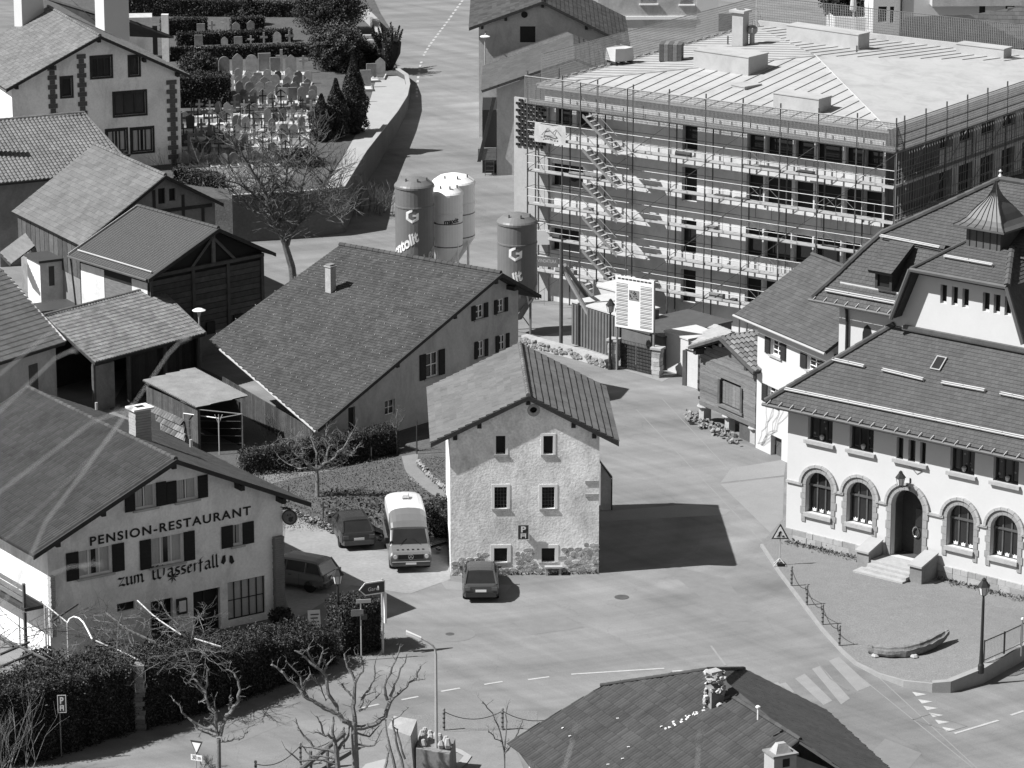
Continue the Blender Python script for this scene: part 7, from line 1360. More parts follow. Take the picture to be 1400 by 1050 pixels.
def hedge(name, label, pts, width, m='leaf', dens=220, size=.06, z0=None, group=None, seed=1, bump=.12):
    """pts: (px,py,height) along the front foot"""
    rng = np.random.default_rng(seed); Q = [((P(a, b) if z0 is None else P(a, b, z0)), h) for a, b, h in pts]; o = thing(name, label, 'hedge', Q[len(Q) // 2][0], group); core = MB(); allp = []
    for (a, ha), (b, hb) in zip(Q, Q[1:]):
        d = (b - a); L = d.length; d.normalize(); n = Vector((-d.y, d.x, 0)); i = .14
        A = [a + n * i, b + n * i, b + n * (width - i), a + n * (width - i)]; core.hexa(A, [A[0] + Vector((0, 0, ha - i)), A[1] + Vector((0, 0, hb - i)), A[2] + Vector((0, 0, hb - i)), A[3] + Vector((0, 0, ha - i))])
        for face, area in (('f', L * (ha + hb) / 2), ('t', L * width), ('b', L * (ha + hb) / 4), ('e', width * (ha + hb))):
            k = int(area * dens); t = rng.uniform(0, 1, k); hh = ha + (hb - ha) * t; w = rng.uniform(0, 1, k); jit = np.abs(rng.normal(0, bump, k))
            cl = np.sin(t * L * 3.1 + seed) * np.sin(w * 5 + t * L * 1.7) * bump * .9
            base = np.array(a)[None] + np.array(d)[None] * (t * L)[:, None]; N = np.array(n)[None]
            if face == 'f': p = base + N * (.1 - jit - cl)[:, None]; p[:, 2] += w * hh
            elif face == 't': p = base + N * (w * width)[:, None]; p[:, 2] += hh - .1 + jit + cl
            elif face == 'b': p = base + N * (width - .1 + jit)[:, None]; p[:, 2] += w * hh
            else:
                e = rng.integers(0, 2, k); p = np.where(e[:, None] == 0, np.array(a)[None], np.array(b)[None]) + N * (w * width)[:, None] + np.array(d)[None] * ((e * 2 - 1) * (jit - .08))[:, None]; p[:, 2] += t * np.where(e == 0, ha, hb)
            allp.append(p)
    core.build('core', 'leaf_core', o); leaves('foliage', m, o, np.concatenate(allp), size, rng, kind='stuff'); return o
def bush(name, label, base, r, h, m='leaf_dark', n=5000, size=.07, shape='ball', seed=1, cat='bush', group=None, top=None, trunk=True):
    rng = np.random.default_rng(seed); o = thing(name, label, cat, base, group); u = rng.normal(size=(n, 3)); u /= np.linalg.norm(u, axis=1)[:, None]; rad = rng.uniform(.72, 1.06, n)
    th = np.arctan2(u[:, 1], u[:, 0]); lump = 1 + .16 * np.sin(th * 5 + u[:, 2] * 6 + seed) + .1 * np.sin(th * 9 - u[:, 2] * 11)
    p = u * (rad * lump)[:, None]
    if shape == 'ball': p = p * np.array([r, r, h / 2]) + np.array([0, 0, h / 2])
    elif shape == 'spire': z = rng.uniform(0, 1, n) ** .8; ph = rng.uniform(0, 6.283, n); rr = r * np.minimum(1, (1 - z) * 1.7 + .05) * (1 - .35 * (z < .06)) * (.75 + .3 * rng.uniform(0, 1, n)) * (1 + .18 * np.sin(ph * 4 + z * 20)); p = np.stack([rr * np.cos(ph), rr * np.sin(ph), z * h], 1)
    elif shape == 'shoots':
        k = 34; ph = rng.uniform(0, 6.283, k); tilt = rng.uniform(.1, .75, k); ln = h * rng.uniform(.75, 1.05, k); j = rng.integers(0, k, n); s = rng.uniform(.15, 1, n); w = .3 * (1 - s * .85); p = np.stack([np.cos(ph[j]) * np.sin(tilt[j]) * ln[j] * s * r / h * 1.5, np.sin(ph[j]) * np.sin(tilt[j]) * ln[j] * s * r / h * 1.5, np.cos(tilt[j] * .8) * ln[j] * s], 1) + rng.normal(0, 1, (n, 3)) * w[:, None] * .5
    p = p + np.array(base); core = MB(); q = .68
    if shape == 'ball': core.lathe(base, [(r * q * math.sin(math.pi * k / 8), h / 2 - h / 2 * q * math.cos(math.pi * k / 8)) for k in range(1, 8)], 12)
    elif shape == 'spire': core.lathe(base, [(r * .3, 0), (r * .66, h * .1), (r * .6, h * .45), (r * .25, h * .8), (.02, h * .93)], 10)
    else: core.lathe(base, [(r * .15, 0), (r * .5, h * .35), (r * .55, h * .6), (.1, h * .75)], 10)
    core.build('core', 'leaf_core', o); leaves('foliage', m, o, p, size, rng, kind='stuff')
    if top: sel = p[p[:, 2] > base[2] + h * .62]; leaves('pale_shoots', top, o, sel + rng.normal(0, .06, sel.shape) + np.array([0, 0, .05]), size, rng, kind='stuff')
    MB().tube(base - Vector((0, 0, .3)), base + Vector((0, 0, h * .3)), .1, .06).build('trunk', 'bark', o); return o
# road hedge, in two runs with a stone pillar between
hedge('road_hedge', 'tall dense clipped hedge along the road below the inn, beside the parking sign', [(-20, 1052, 3.2), (63, 1040, 3.2), (126, 1019, 3.1), (184, 1001, 3.0)], 2.2, 'leaf_dark', 620, .036, seed=2, bump=.16)
hedge('road_hedge', 'dense hedge between the stone pillar and the lantern post', [(198, 998, 2.9), (250, 985, 2.8), (300, 969, 2.6), (370, 942, 2.2), (400, 934, 2.0), (440, 917, 1.7), (460, 908, 1.5)], 2.0, 'leaf_dark', 620, .036, seed=3, bump=.16)
hedge('end_hedge', 'dark block of hedge behind the direction sign', [(470, 899, 2.3), (522, 889, 2.3)], 1.5, 'leaf_dark', 620, .036, seed=4, bump=.12)
p = P(191, 1000); o = thing('hedge_pillar', 'rough stone pillar in the gap of the road hedge', 'pillar', p); random.seed(2)
for k in range(15): MB().box(p + Vector((random.uniform(-.05, .05), .3, k * .2 - .1)), .42 + random.uniform(-.06, .06), .5, .19, random.uniform(-.2, .2), random.uniform(.6, 1.1)).build('stone', 'pebble', o)
hedge('garden_hedge', 'clipped hedge behind the garden below the farmhouse', [(335, 650, 1.1), (400, 645, 1.3), (470, 637, 1.4), (544, 621, 1.45)], 1.1, 'leaf', 520, .034, seed=5)
bush('leafy_shrub', 'leafy shrub beside the stone house wall behind the van', P(603, 735), .8, 2.0, 'leaf', 2600, .06, seed=6); bush('leafy_shrub', 'low leafy shrub at the far end of the garden hedge', P(345, 640), .7, 1.0, 'leaf_pale', 1200, .05, seed=7); bush('leafy_shrub', 'small dark shrub at the corner of the inn behind the road hedge', P(385, 855), .5, .8, 'leaf_dark', 1000, .06, seed=8)
rng = np.random.default_rng(9); pts = []
for k in range(900):
    t = rng.uniform(); px = 440 + 170 * t; py = 668 + 45 * rng.uniform() + 10 * t
    q = P(px, py, .15); pts.append((q.x, q.y, .17 + rng.uniform(0, .1)))
leaves('ground_cover', 'leaf', None, np.array(pts), .07, rng, kind='stuff', label='low dark plants scattered over the garden bed', category='plants')
pts = []
for k in range(16000):
    gx, gy = 325 + 290 * rng.uniform(), 625 + 110 * rng.uniform(); q = P(gx, gy, .15)
    if abs(gx - np.interp(gy, [620, 640, 660, 685, 700], [561, 562, 584, 612, 630])) < 13 and gy < 690: continue
    pts.append((q.x, q.y, .16 + rng.uniform(0, .04)))
leaves('garden_grass', 'leaf_pale', None, np.array([p_ for p_ in pts if -14.5 < p_[0] < -3.0 and p_[1] > 170.5]), .03, rng, kind='stuff', label='short sparse grass on the garden soil', category='grass')
# weeds at wall feet
pts = []
for u0, u1, k in ((.2, 5.0, 350), (9.0, 16, 450)):
    for _ in range(k): q = S(rng.uniform(u0, u1), -.14 - abs(rng.normal()) * .22, 0); pts.append((q.x, q.y, zf(q.x, q.y) + .02 + abs(rng.normal()) * .07))
for _ in range(260): q = SH(rng.uniform(-3.6, 3.3), SV - .04 - abs(rng.normal()) * .05, 0); pts.append((q.x, q.y, .02 + abs(rng.normal()) * .06))
leaves('weeds', 'leaf_pale', None, np.array(pts), .05, rng, kind='stuff', label='weeds growing along the feet of the walls', category='weeds')
# ---- bare trees
def limb(mb, pts, r0, r1, n=6): k = len(pts) - 1; mb.path(pts, [r0 + (r1 - r0) * i / k for i in range(k + 1)], n)
def twigs(mb, p, d, l, r, depth, rg, spread=.6, up=.15):
    q = p + d * l; mb.tube(p, q, r, r * .72, 4 if depth < 3 else 5)
    if depth == 0: return
    for _ in range(rg.choice((2, 3)) if depth > 1 else 2):
        nd = (d + Vector((rg.gauss(0, spread), rg.gauss(0, spread), rg.gauss(up, spread * .6)))).normalized(); twigs(mb, q if rg.random() < .7 else p.lerp(q, .6), nd, l * rg.uniform(.6, .85), r * .62, depth - 1, rg, spread, up)
def pix_tree(name, label, basepx, trunk, limbs, r0, group=None, seed=1, yj=.5, twig=True, mat_='bark_light', twd=1, tr=.012, tl=.3):
    rg = random.Random(seed); b = P(*basepx); f = Fr(b.x, b.y, 0); o = thing(name, label, 'tree', b, group)
    def W(q, v=0): u, z = f.v(q[0], q[1], v); return f(u, v, z)
    mb = MB(); tk = [b - Vector((0, 0, .3))] + [W(q) for q in trunk]; limb(mb, tk, r0, r0 * .75, 8); mb.build('trunk', mat_, o); br = MB(); tw = MB()
    for L in limbs:
        vv = 0; dv = rg.uniform(-yj, yj); pts = []
        r1 = L[0]
        for i, q in enumerate(L[1:]): pts.append(W(q, dv * i / max(1, len(L) - 2)))
        fine = []
        for i in range(len(pts) - 1):
            a, c_ = pts[i], pts[i + 1]
            for k in range(3): w = a.lerp(c_, k / 3); fine.append(w + (Vector((rg.gauss(0, .03), rg.gauss(0, .03), rg.gauss(0, .03))) if i + k else Vector()))
        fine.append(pts[-1]); br = MB(); limb(br, fine, r1, max(.02, r1 * .35), 6)
        for _ in range(3): kp = rg.choice(fine[1:]); br.lathe(kp - Vector((0, 0, .05)), [(.015, 0), (max(.03, r1 * .62), .05), (.01, .11)], 6)
        br.build('limb', mat_, o)
        if twig:
            for i in range(1, len(fine)):
                for _ in range(twd):
                    d = Vector((rg.gauss(0, .6), rg.gauss(0, .6), rg.uniform(.1, 1))).normalized(); twigs(tw, fine[i], d, tl * rg.uniform(.4, 1), tr, 1 if twd < 2 else 2, rg)
    if tw.v: tw.build('twigs', mat_, o, kind='stuff')
    return o
Z8 = lambda x, y: (230 + x / 5, 840 + y / 5); Z7 = lambda x, y: (350 + x / 3.977, 786 + y / 3.977)
pix_tree('pollard_tree', 'small bare pollarded tree beside the give-way sign', (299, 1075), [Z8(345, 1000), Z8(345, 850)], [[.08, Z8(340, 830), Z8(325, 700), Z8(270, 620), Z8(245, 520), Z8(170, 430), Z8(170, 400)], [.07, Z8(330, 800), Z8(240, 780), Z8(130, 700), Z8(40, 590)], [.05, Z8(325, 835), Z8(240, 810), Z8(180, 770)], [.06, Z8(325, 740), Z8(315, 660), Z8(320, 570)], [.06, Z8(250, 545), Z8(270, 460), Z8(265, 380)], [.09, Z8(355, 830), Z8(390, 720), Z8(430, 650), Z8(480, 590), Z8(480, 480), Z8(455, 400), Z8(395, 378)], [.05, Z8(420, 650), Z8(415, 600), Z8(430, 550)], [.06, Z8(360, 870), Z8(400, 865), Z8(480, 850), Z8(540, 805)], [.04, Z8(270, 570), Z8(210, 600)], [.05, Z8(325, 770), Z8(280, 740), Z8(250, 710)], [.04, Z8(105, 455), Z8(165, 470), Z8(240, 540)][:1] + [Z8(240, 540), Z8(180, 475), Z8(105, 455)]], .11, 'pollarded trees by the road', 3, tl=.28, twd=1)
pix_tree('pollard_tree', 'largest bare pollarded tree, its limbs spread over the road by the fountain', (487, 1080), [Z7(540, 1000), Z7(535, 880), Z7(535, 800)], [[.12, Z7(530, 820), Z7(470, 790), Z7(430, 745), Z7(350, 710), Z7(285, 680), Z7(240, 620), Z7(150, 540), Z7(88, 490)], [.09, Z7(440, 745), Z7(400, 650), Z7(380, 545), Z7(300, 480), Z7(210, 412)], [.06, Z7(330, 500), Z7(290, 440), Z7(290, 380)], [.05, Z7(370, 530), Z7(385, 490), Z7(418, 458)], [.05, Z7(340, 500), Z7(355, 440), Z7(363, 398)], [.06, Z7(290, 680), Z7(240, 560), Z7(165, 470)], [.05, Z7(260, 600), Z7(300, 540), Z7(350, 610), Z7(380, 680)], [.12, Z7(545, 830), Z7(640, 820), Z7(700, 770), Z7(730, 690), Z7(790, 625), Z7(860, 560), Z7(895, 495)], [.07, Z7(715, 680), Z7(700, 600), Z7(745, 500), Z7(785, 385)], [.06, Z7(730, 660), Z7(770, 560), Z7(820, 430)], [.05, Z7(830, 585), Z7(920, 567)], [.1, Z7(538, 800), Z7(530, 690), Z7(540, 580), Z7(500, 510), Z7(480, 430)], [.06, Z7(540, 585), Z7(575, 520), Z7(570, 450), Z7(540, 430)], [.07, Z7(560, 720), Z7(600, 650), Z7(640, 570), Z7(650, 465)], [.05, Z7(600, 650), Z7(650, 635)], [.05, Z7(560, 740), Z7(600, 715), Z7(680, 640)], [.05, Z7(550, 860), Z7(620, 880), Z7(670, 820)], [.05, Z7(545, 920), Z7(640, 930), Z7(680, 850)], [.05, Z7(520, 660), Z7(465, 600), Z7(466, 595)]], .16, 'pollarded trees by the road', 4, tl=.3, twd=1)
pix_tree('pollard_tree', 'bare pollarded tree leaning over the slanting timber rail', (459, 1085), [Z7(445, 1050), Z7(435, 960)], [[.1, Z7(435, 960), Z7(425, 860), Z7(420, 770)], [.06, Z7(430, 890), Z7(370, 870), Z7(310, 860)], [.05, Z7(370, 872), Z7(350, 800), Z7(325, 770)], [.07, Z7(435, 970), Z7(320, 930), Z7(240, 850), Z7(218, 790)], [.06, Z7(440, 1030), Z7(320, 1000), Z7(230, 1010), Z7(160, 945)], [.08, Z7(440, 960), Z7(490, 900), Z7(510, 820)], [.05, Z7(440, 1000), Z7(300, 980), Z7(250, 930)]], .13, 'pollarded trees by the road', 5, tl=.26, twd=1)
pix_tree('pollard_tree', 'thin bare pollarded saplings in front of the fountain boulder', (540, 1090), [Z7(755, 1050)], [[.07, Z7(755, 1050), Z7(720, 900), Z7(705, 790)], [.06, Z7(800, 1050), Z7(760, 900), Z7(750, 780), Z7(830, 720)], [.05, Z7(810, 1000), Z7(770, 870), Z7(740, 790)], [.06, Z7(700, 1050), Z7(720, 970), Z7(705, 930)]], .08, 'pollarded trees by the road', 6, tl=.1)
pix_tree('bare_sapling', 'thin bare sapling by the chain posts near the slate roof', (690, 1075), [(690, 1040)], [[.03, (690, 1040), (684, 1000), (672, 975), (660, 960)], [.03, (690, 1040), (691, 1000), (694, 965)], [.03, (690, 1030), (705, 1010), (715, 985)], [.025, (688, 1015), (676, 1010), (668, 1000)]], .03, None, 7, tl=.4, tr=.01, twd=1, mat_='bark')
pix_tree('bare_tree', 'big bare tree standing in front of the cemetery wall', (402, 388), [(399, 365), (390, 335)], [[.17, (391, 338), (378, 310), (368, 285), (360, 255), (338, 222), (315, 188)], [.15, (393, 335), (400, 315), (420, 295), (445, 275), (462, 262)], [.1, (380, 312), (390, 280), (392, 240), (398, 190)], [.08, (365, 280), (345, 262), (322, 250), (290, 240)], [.09, (405, 310), (410, 270), (420, 225), (436, 188)], [.07, (372, 295), (350, 290), (318, 262)], [.07, (445, 275), (455, 290), (470, 305)], [.07, (372, 290), (374, 245), (362, 195)], [.06, (425, 292), (440, 262), (452, 235)]], .26, None, 8, yj=1.8, twd=6, tr=.03, tl=1.35, mat_='bark')
pix_tree('fruit_tree', 'gnarled bare fruit tree in the garden', (434, 683), [(434, 655), (433, 642)], [[.08, (433, 643), (415, 630), (398, 615), (385, 600)], [.08, (433, 643), (450, 630), (470, 612), (482, 590)], [.07, (433, 645), (432, 620), (425, 598)], [.06, (440, 640), (455, 640), (475, 630)], [.06, (428, 640), (405, 640), (390, 632)], [.06, (446, 632), (450, 610), (445, 590)], [.05, (415, 630), (412, 612), (405, 598)], [.05, (460, 622), (478, 622), (488, 612)]], .11, None, 9, yj=1.0, twd=3, tr=.016, tl=.42, mat_='bark_light')
pix_tree('bare_sapling', 'slim pale sapling at the end of the garden hedge', (543, 622), [(542, 590)], [[.03, (542, 592), (542, 575), (544, 560)], [.02, (542, 588), (533, 575)], [.02, (542, 585), (551, 572)]], .035, None, 12, twd=2, tr=.008, tl=.3, mat_='bark')
# twiggy shrub thickets in front of the cemetery and at the picture corner
def thicket(label, basepx, w, h, n, seed, z=None, m='bark', r=.012, group=None):
    rg = random.Random(seed); b = P(*basepx) if z is None else P(*basepx, z); o = thing('bare_shrub', label, 'shrub', b, group); mb = MB()
    for k in range(n):
        s = b + Vector((rg.uniform(-w, w) * .5, rg.uniform(-.8, .8), 0)); d = Vector((rg.gauss(0, .35), rg.gauss(0, .3), 1)).normalized(); twigs(mb, s, d, h * rg.uniform(.3, .5), r * 1.6, 3, rg, .38, .25)
    mb.build('twigs', m, o, kind='stuff'); return o
thicket('bare thicket growing below the graves left of the big bare tree', (315, 272), 8, 3.4, 90, 3, .5, r=.02); thicket('bare thicket behind the crown of the big bare tree', (415, 262), 6, 2.8, 60, 4, 1.0, r=.02); thicket('bare thicket on the slope under the cemetery wall corner', (500, 300), 4.5, 2.4, 40, 5, r=.02); thicket('bare thicket beside the slate barn gable', (268, 292), 5, 2.6, 50, 6, r=.02)
thicket('bare shrub with long arching twigs at the lower picture corner', (-5, 1075), 2.5, 3.2, 26, 7, m='bark_light', r=.016); thicket('small bare shrub at the foot of the give-way sign', (285, 1052), .8, .5, 16, 8); thicket('bare vine stems growing over the front of the farmhouse gutter', (415, 598), 4, 1.4, 18, 9)
# pergola with vine in front of the inn
pg = thing('pergola', 'old pipe and timber pergola overgrown with bare vines before the inn', 'pergola', P(120, 925)); zt = 2.9
def pl(a, b, m='offwhite', r=.032, za=zt, zb=None, nm='pipe'): MB().tube(P(*a, za), P(*b, za if zb is None else zb), r, n=6).build(nm, m, pg)
for a, b in (((55, 821), (92, 851)), ((131, 876), (148, 883)), ((158, 887), (189, 902)), ((208, 840), (218, 848)), ((218, 848), (248, 868)), ((266, 873), (302, 884)), ((188, 821), (208, 840))): pl(a, b)
ap = [(92, 852), (95, 846), (101, 843), (108, 845), (114, 851), (120, 862), (126, 874)]
MB().path([P(a, b, zt + .05 + .3 * math.sin(i / 6 * math.pi)) for i, (a, b) in enumerate(ap)], .034, 6).build('arched_pipe', 'white', pg)
for a in ((92, 852), (61, 826)): q = P(*a, zt); MB().tube(Vector((q.x, q.y, -.1)), q, .045).build('post', 'offwhite', pg)
for a, b in (((15, 878), (85, 912)), ((145, 838), (175, 861)), ((175, 861), (220, 882)), ((0, 912), (45, 893)), ((0, 872), (18, 884)), ((83, 912), (120, 898)), ((125, 895), (167, 881)), ((106, 826), (70, 850)), ((0, 895), (40, 878)), ((20, 912), (50, 930)), ((189, 902), (300, 884))): pl(a, b, 'wood_mid', .06 if a != (189, 902) else .03, nm='beam')
rg = random.Random(5); mb = MB()
for k in range(150):
    q = P(rg.uniform(5, 285), rg.uniform(838, 912), zt + rg.uniform(-.2, .15)); d = Vector((rg.gauss(0, 1), rg.gauss(0, 1), rg.gauss(0, .25))).normalized(); twigs(mb, q, d, rg.uniform(.4, .9), .02, 3, rg, .55, .02)
mb.build('vine', 'bark', pg, kind='stuff')
for (px, py, r_, h, sd) in ((60, 930, 1.0, 1.4, 21), (150, 915, 1.0, 1.2, 22), (230, 900, .9, 1.3, 23)): bush('terrace_shrub', 'ragged shrub under the vine pergola', P(px, py), r_, h, 'leaf', 1500, .06, seed=sd, group='shrubs under the pergola')
# balcony side of the inn
o = thing('side_balcony', 'timber balcony with horizontal boards on the sunny side of the inn', 'balcony', RF(-8, 3, 2)); bf = Fr(*RF(-6.06, .9, 0).xy, 34.17 + 90)
for k in range(3): MB().fbox(bf, .3, 9, .9, .95, 2.9 + k * .28, 3.1 + k * .28).build('board', 'wood', o)
MB().fbox(bf, .2, 9, 0, 1.0, 2.55, 2.7).build('floor', 'wood_dark', o)
for k in range(4): MB().fbox(bf, .3 + k * 2.8, .42 + k * 2.8, .86, .98, 0, 3.8).build('post', 'wood_mid', o)
# ================================================================ CEMETERY
PR = {}
def proto(key, parts):
    r = thing('grave', 'x', 'grave', (0, -500, -50)); r.location = (0, 0, 0)
    for nm, m, fn in parts: mb = MB(); fn(mb); mb.build(nm, m, r)
    PR[key] = (r, [])
def bed(mb):
    for a in ((-.42, -1.5, .08, 1.5), (.34, -1.5, .08, 1.5), (-.34, -1.5, .68, .08)): mb.fbox(Fr(0, 0, 0), a[0], a[0] + a[2], a[1], a[1] + a[3], 0, .16)
def fill(mb): mb.fbox(Fr(0, 0, 0), -.34, .34, -1.42, 0, 0, .1)
F0 = Fr(0, 0, 0)
def ext(mb, poly, d=.12): mb.prism([F0(a, 0, b) for a, b in poly], Vector((0, d, 0)))
proto('round', [('headstone', 'grave', lambda mb: ext(mb, arch(-.36, 0, .36, 1.25, 8))), ('kerb', 'grave_white', bed), ('planting', 'grave_dark', fill)])
proto('gable', [('headstone', 'grave', lambda mb: ext(mb, [(-.34, 0), (.34, 0), (.34, .95), (.2, 1.1), (0, 1.25), (-.2, 1.1), (-.34, .95)])), ('kerb', 'grave_white', bed), ('planting', 'grave_dark', fill)])
proto('rect', [('headstone', 'grave', lambda mb: ext(mb, rect(-.38, 0, .38, 1.15), .14)), ('kerb', 'grave', bed), ('planting', 'grave_white', fill)])
proto('dark', [('headstone', 'grave_dark', lambda mb: ext(mb, [(-.3, 0), (.3, 0), (.34, .9), (.1, 1.2), (-.34, 1.0)], .16)), ('kerb', 'grave_white', bed), ('planting', 'grave_white', fill)])
proto('cross', [('cross', 'grave', lambda mb: (ext(mb, rect(-.09, 0, .09, 1.45)), ext(mb, rect(-.36, .92, -.09, 1.1)), ext(mb, rect(.09, .92, .36, 1.1)))), ('kerb', 'grave_white', bed), ('planting', 'grave_white', fill)])
proto('iron', [('cross', 'iron', lambda mb: (ext(mb, rect(-.05, 0, .05, 1.5), .08), ext(mb, rect(-.32, 1.0, -.05, 1.09), .08), ext(mb, rect(.05, 1.0, .32, 1.09), .08))), ('kerb', 'grave', bed), ('planting', 'grave_white', fill)])
proto('roofed', [('cross', 'wood_dark', lambda mb: (ext(mb, rect(-.06, 0, .06, 1.5), .08), ext(mb, rect(-.34, .95, -.06, 1.04), .08), ext(mb, rect(.06, .95, .34, 1.04), .08), ext(mb, [(-.42, 1.22), (0, 1.52), (.42, 1.22), (.42, 1.29), (0, 1.6), (-.42, 1.29)], .2))), ('kerb', 'grave_white', bed), ('planting', 'grave', fill)])
LAB = {'round': 'grave with a round-topped grey headstone', 'gable': 'grave with a gable-topped grey headstone', 'rect': 'grave with a square grey headstone slab', 'dark': 'grave with a dark irregular headstone', 'cross': 'grave marked by a pale stone cross', 'iron': 'grave marked by a thin dark cross', 'roofed': 'grave marked by a roofed wooden cross'}
rg = random.Random(77)
def grave(px, py, key, where, sc=1.0):
    r, used = PR[key]; o = place(r, used, P(px, py, TZ), R(rg.uniform(-4, 14)), LAB[key] + ' ' + where, key + ' graves ' + where); s = sc * rg.uniform(.85, 1.15); o.scale = (s, s, s * rg.uniform(.9, 1.12))
for x, k in ((275, 'rect'), (290, 'cross'), (323, 'gable'), (343, 'gable'), (308, 'cross')): grave(x, 48, k, 'in the farthest cemetery row', .9)
for x, k in ((272, 'rect'), (307, 'gable'), (326, 'rect'), (343, 'cross'), (361, 'cross'), (379, 'round'), (396, 'cross')): grave(x, 66, k, 'between two low cemetery hedges', .85)
for x, k in ((291, 'rect'), (307, 'round'), (325, 'gable'), (344, 'round'), (362, 'rect'), (377, 'rect'), (385, 'cross'), (398, 'gable'), (415, 'cross')): grave(x, 100, k, 'along the long clipped cemetery hedge', 1.1)
for i, (y, x0, x1, st) in enumerate(((113, 318, 430, 13), (122, 322, 430, 13), (131, 320, 430, 13), (140, 318, 432, 13), (150, 320, 430, 12), (158, 256, 430, 12), (168, 250, 428, 12.5), (178, 248, 428, 13), (189, 246, 420, 13), (200, 246, 412, 13.5), (212, 244, 402, 14), (225, 246, 392, 14))):
    x = x0 + rg.uniform(0, 8)
    while x < x1:
        k = rg.choice(('round', 'gable', 'rect', 'dark', 'round', 'gable') if y < 145 else ('cross', 'cross', 'iron', 'round', 'dark', 'gable', 'roofed', 'iron'))
        grave(x, y + rg.uniform(-2, 2), k, 'in the crowded front cemetery rows' if y > 145 else 'in the middle cemetery rows', .8); x += st * rg.uniform(.8, 1.2)
for x, y, k in ((500, 120, 'rect'), (495, 140, 'round'), (508, 108, 'rect'), (520, 104, 'gable')): grave(x, y, k, 'beside the pale cemetery path')
for key, (r, used) in PR.items():
    if not used: bpy.data.objects.remove(r)
HG = 'clipped hedges between the grave rows'
for i, (pts, wd, lab) in enumerate((([(222, 49, 1.3), (284, 46, 1.3)], .8, 'short low hedge near the porch at the top of the cemetery'), ([(318, 45, 1.2), (362, 43, 1.2)], .8, 'short low hedge below the small conifer in the cemetery'), ([(243, 63, 1.0), (400, 57, 1.0)], .7, 'low hedge behind the second grave row'), ([(235, 84, 1.0), (440, 77, 1.0)], .8, 'long clipped hedge behind the tall headstones'), ([(242, 148, 2.3), (314, 147, 2.3)], 2.2, 'big dark block hedge beside the quoined house'), ([(150, 22, 1.6), (430, 24, 1.2)], .8, 'long dark hedge at the far end of the cemetery'), ([(236, 250, 1.0), (300, 258, .9)], .8, 'low dark hedge at the front edge of the cemetery'))):
    hedge('cemetery_hedge', lab, pts, wd, 'leaf_dark' if i != 6 else 'leaf', 260, .05, TZ, HG, 30 + i, .08)
bush('cypress', 'tallest dark spire-shaped conifer in the cemetery', P(484, 182, TZ), .95, 5.6, 'leaf_dark', 15000, .05, 'spire', 41, 'tree'); bush('cypress', 'smaller dark spire-shaped conifer next to the tallest one', P(460, 188, TZ), .8, 4.2, 'leaf_dark', 11000, .05, 'spire', 42, 'tree'); bush('cypress', 'dark conifer at the lower end of the spire-shaped group', P(440, 192, TZ), .75, 3.3, 'leaf_dark', 9000, .05, 'spire', 43, 'tree')
bush('round_shrub', 'broad round shrub with pale top above the cypresses', P(462, 95, TZ), 2.0, 3.3, 'leaf', 16000, .06, 'ball', 44, top='leaf_pale'); bush('spiky_shrub', 'dark shrub with many pointed upright shoots beside the street', P(532, 95, TZ), 1.75, 3.6, 'leaf', 15000, .055, 'shoots', 45); bush('dark_conifer', 'broad dark conifer at the top of the cemetery', P(450, 46, TZ), 2.7, 4.2, 'leaf_dark', 18000, .065, 'ball', 46, 'tree'); bush('dark_conifer', 'small dark conical tree among the far graves', P(341, 34, TZ), .9, 2.2, 'leaf_dark', 2500, .09, 'spire', 47, 'tree'); bush('round_shrub', 'dark rounded shrub in front of the porch hedges', P(270, 102, TZ), 1.3, 1.7, 'leaf_dark', 7000, .06, 'ball', 48)
bush('round_shrub', 'dark rounded shrub against the terrace of the white villa', P(1150, 24, 4.0), 1.6, 3.0, 'leaf', 5000, .1, 'ball', 49); bush('round_shrub', 'dark rounded shrub at the foot of the parasol', P(1186, 28, 4.0), 1.2, 2.6, 'leaf', 3500, .1, 'ball', 51)
bush('round_shrub', 'leafy shrub by the graves below the round shrub', P(505, 88, TZ), 1.0, 1.6, 'leaf', 2500, .08, 'ball', 50); bush('round_shrub', 'dark low shrub under the cemetery wall beside the thicket', P(410, 235, TZ - .5), 1.4, 1.6, 'leaf', 3000, .08, 'ball', 52)
st_ = thing('garden_steps', 'narrow flight of pale steps beside the spiky shrub', 'steps', P(505, 76, TZ))
for k in range(5): q = P(507 - k * .6, 76 - k * 4.2, TZ); MB().box(q, 1.0, .5, .12 + .14 * k).build('step', 'slab_light', st_)
lw = thing('cemetery_side_wall', 'pale low wall beside the steps at the edge of the street', 'wall', P(515, 60, TZ)); mb = MB(); pp = [P(495, 25, TZ), P(510, 40, TZ), P(516, 70, TZ)]
for a, b in zip(pp, pp[1:]): mb.hexa([a, a + Vector((.5, 0, 0)), b + Vector((.5, 0, 0)), b], [v_ + Vector((0, 0, .8)) for v_ in (a, a + Vector((.5, 0, 0)), b + Vector((.5, 0, 0)), b)])
mb.build('wall', 'slab_light', lw)
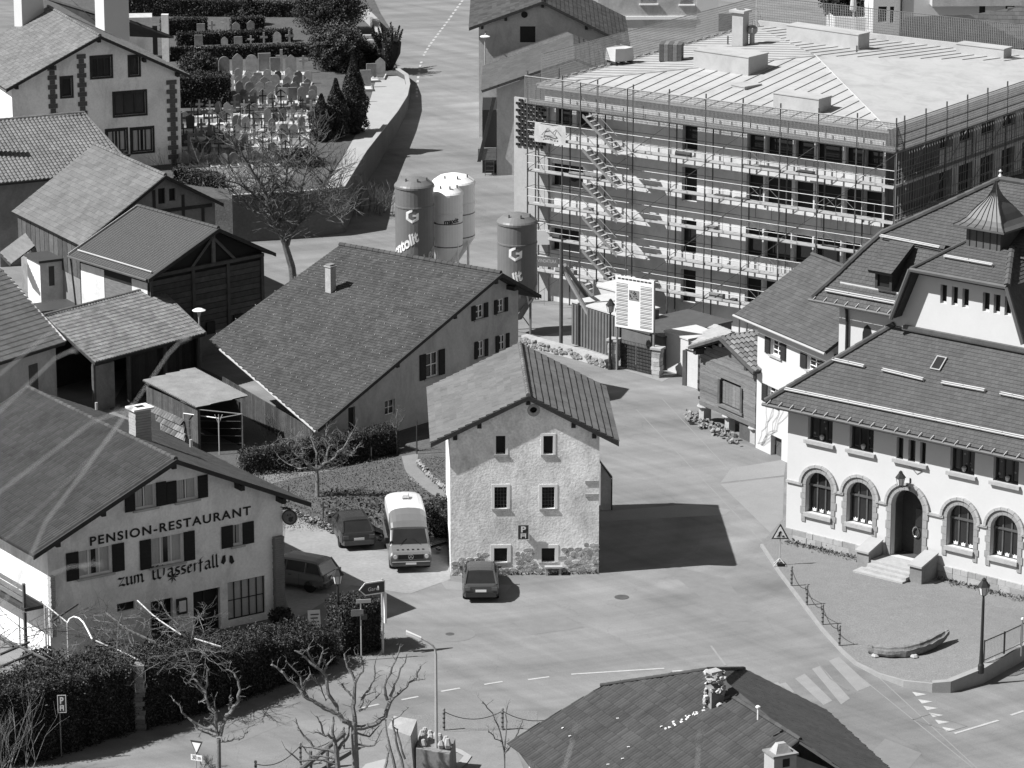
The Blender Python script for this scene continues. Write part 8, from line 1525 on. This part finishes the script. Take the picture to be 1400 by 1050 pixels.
# ================================================================ the hillside the viewer stands on, with dry grass close to the lens
hs = [(-60, 56), (-20, 53.3), (2, 53.1), (10, 50.4), (30, 42.0), (112, -.5)]; mb = MB()
for (a, za), (b, zb2) in zip(hs, hs[1:]): mb.quad((-120, a, za), (120, a, za), (120, b, zb2), (-120, b, zb2))
mb.build('hillside', 'turf', origin=(0, 0, 0), kind='structure')
def hz_(y):
    for (a, za), (b, zb2) in zip(hs, hs[1:]):
        if a <= y <= b: return za + (zb2 - za) * (y - a) / (b - a)
def stalk(pts, t, r=.0016, head=0, label=''):
    q = [Vector((0, 0, CAMH)) + ray(*p_) * t for p_ in pts]; o = thing('grass_stalk', label, 'grass', Vector((q[0].x - .1, q[0].y, hz_(q[0].y))), 'dry grass stalks close to the viewer')
    root = Vector((q[0].x - .15, q[0].y, hz_(q[0].y))); nq = len(q); MB().path([root, root.lerp(q[0], .6) + Vector((-.1, 0, 0))] + q, [r * 1.2] * 2 + [r * (.45 if nq > 4 and pts[0][1] == 780 and i < 3 else 1) for i in range(nq)], 5).build('stem', 'straw', o); rg2 = random.Random(int(pts[0][1]))
    if head:
        mb = MB()
        for i in range(head):
            k = rg2.uniform(.35, 1); p_ = q[-2].lerp(q[-1], k); d = (q[-1] - q[-2]).normalized(); mb.tube(p_, p_ + (d + Vector((rg2.gauss(0, .35), rg2.gauss(0, .3), rg2.gauss(0, .3)))).normalized() * .025, .0014, .0005, 4)
        mb.build('seed_head', 'straw', o)
LS = 'out-of-focus dry grass stalk crossing the tiled roofs'
stalk([(-30, 705), (0, 672), (80, 612), (125, 578), (178, 558)], 9.0, .0017, 16, 'out-of-focus dry grass stalk crossing the inn roof towards its chimney'); stalk([(-40, 900), (0, 835), (45, 755), (62, 715), (115, 645), (172, 566)], 8.6, .0018, 0, 'out-of-focus dry grass stalk rising from the inn eave to the inn chimney'); stalk([(-20, 580), (0, 562), (40, 524), (75, 490), (122, 468)], 9.2, .0015, 22, 'out-of-focus dry grass stalk over the tiled outhouse verge'); stalk([(-30, 540), (0, 512), (40, 478), (85, 442), (150, 416)], 9.3, .0015, 26, 'out-of-focus dry grass stalk over the tiled shed roof with a feathery tip'); stalk([(-40, 780), (60, 690), (150, 600), (210, 514), (232, 482), (262, 452)], 9.4, .0016, 20, 'out-of-focus dry grass stalk in front of the open tiled shed'); stalk([(-20, 810), (60, 790), (95, 775), (130, 772)], 8.8, .0013, 12, 'out-of-focus dry grass stalk lying across an inn window shutter')
LS = 'out-of-focus dry grass stalk tip in front of the slate roof'
stalk([(765, 1100), (772, 1050), (780, 1025), (787, 998)], 8.2, .0016, 12, LS); stalk([(950, 1100), (954, 1050), (955, 1030), (957, 1012)], 8.2, .0016, 10, LS)
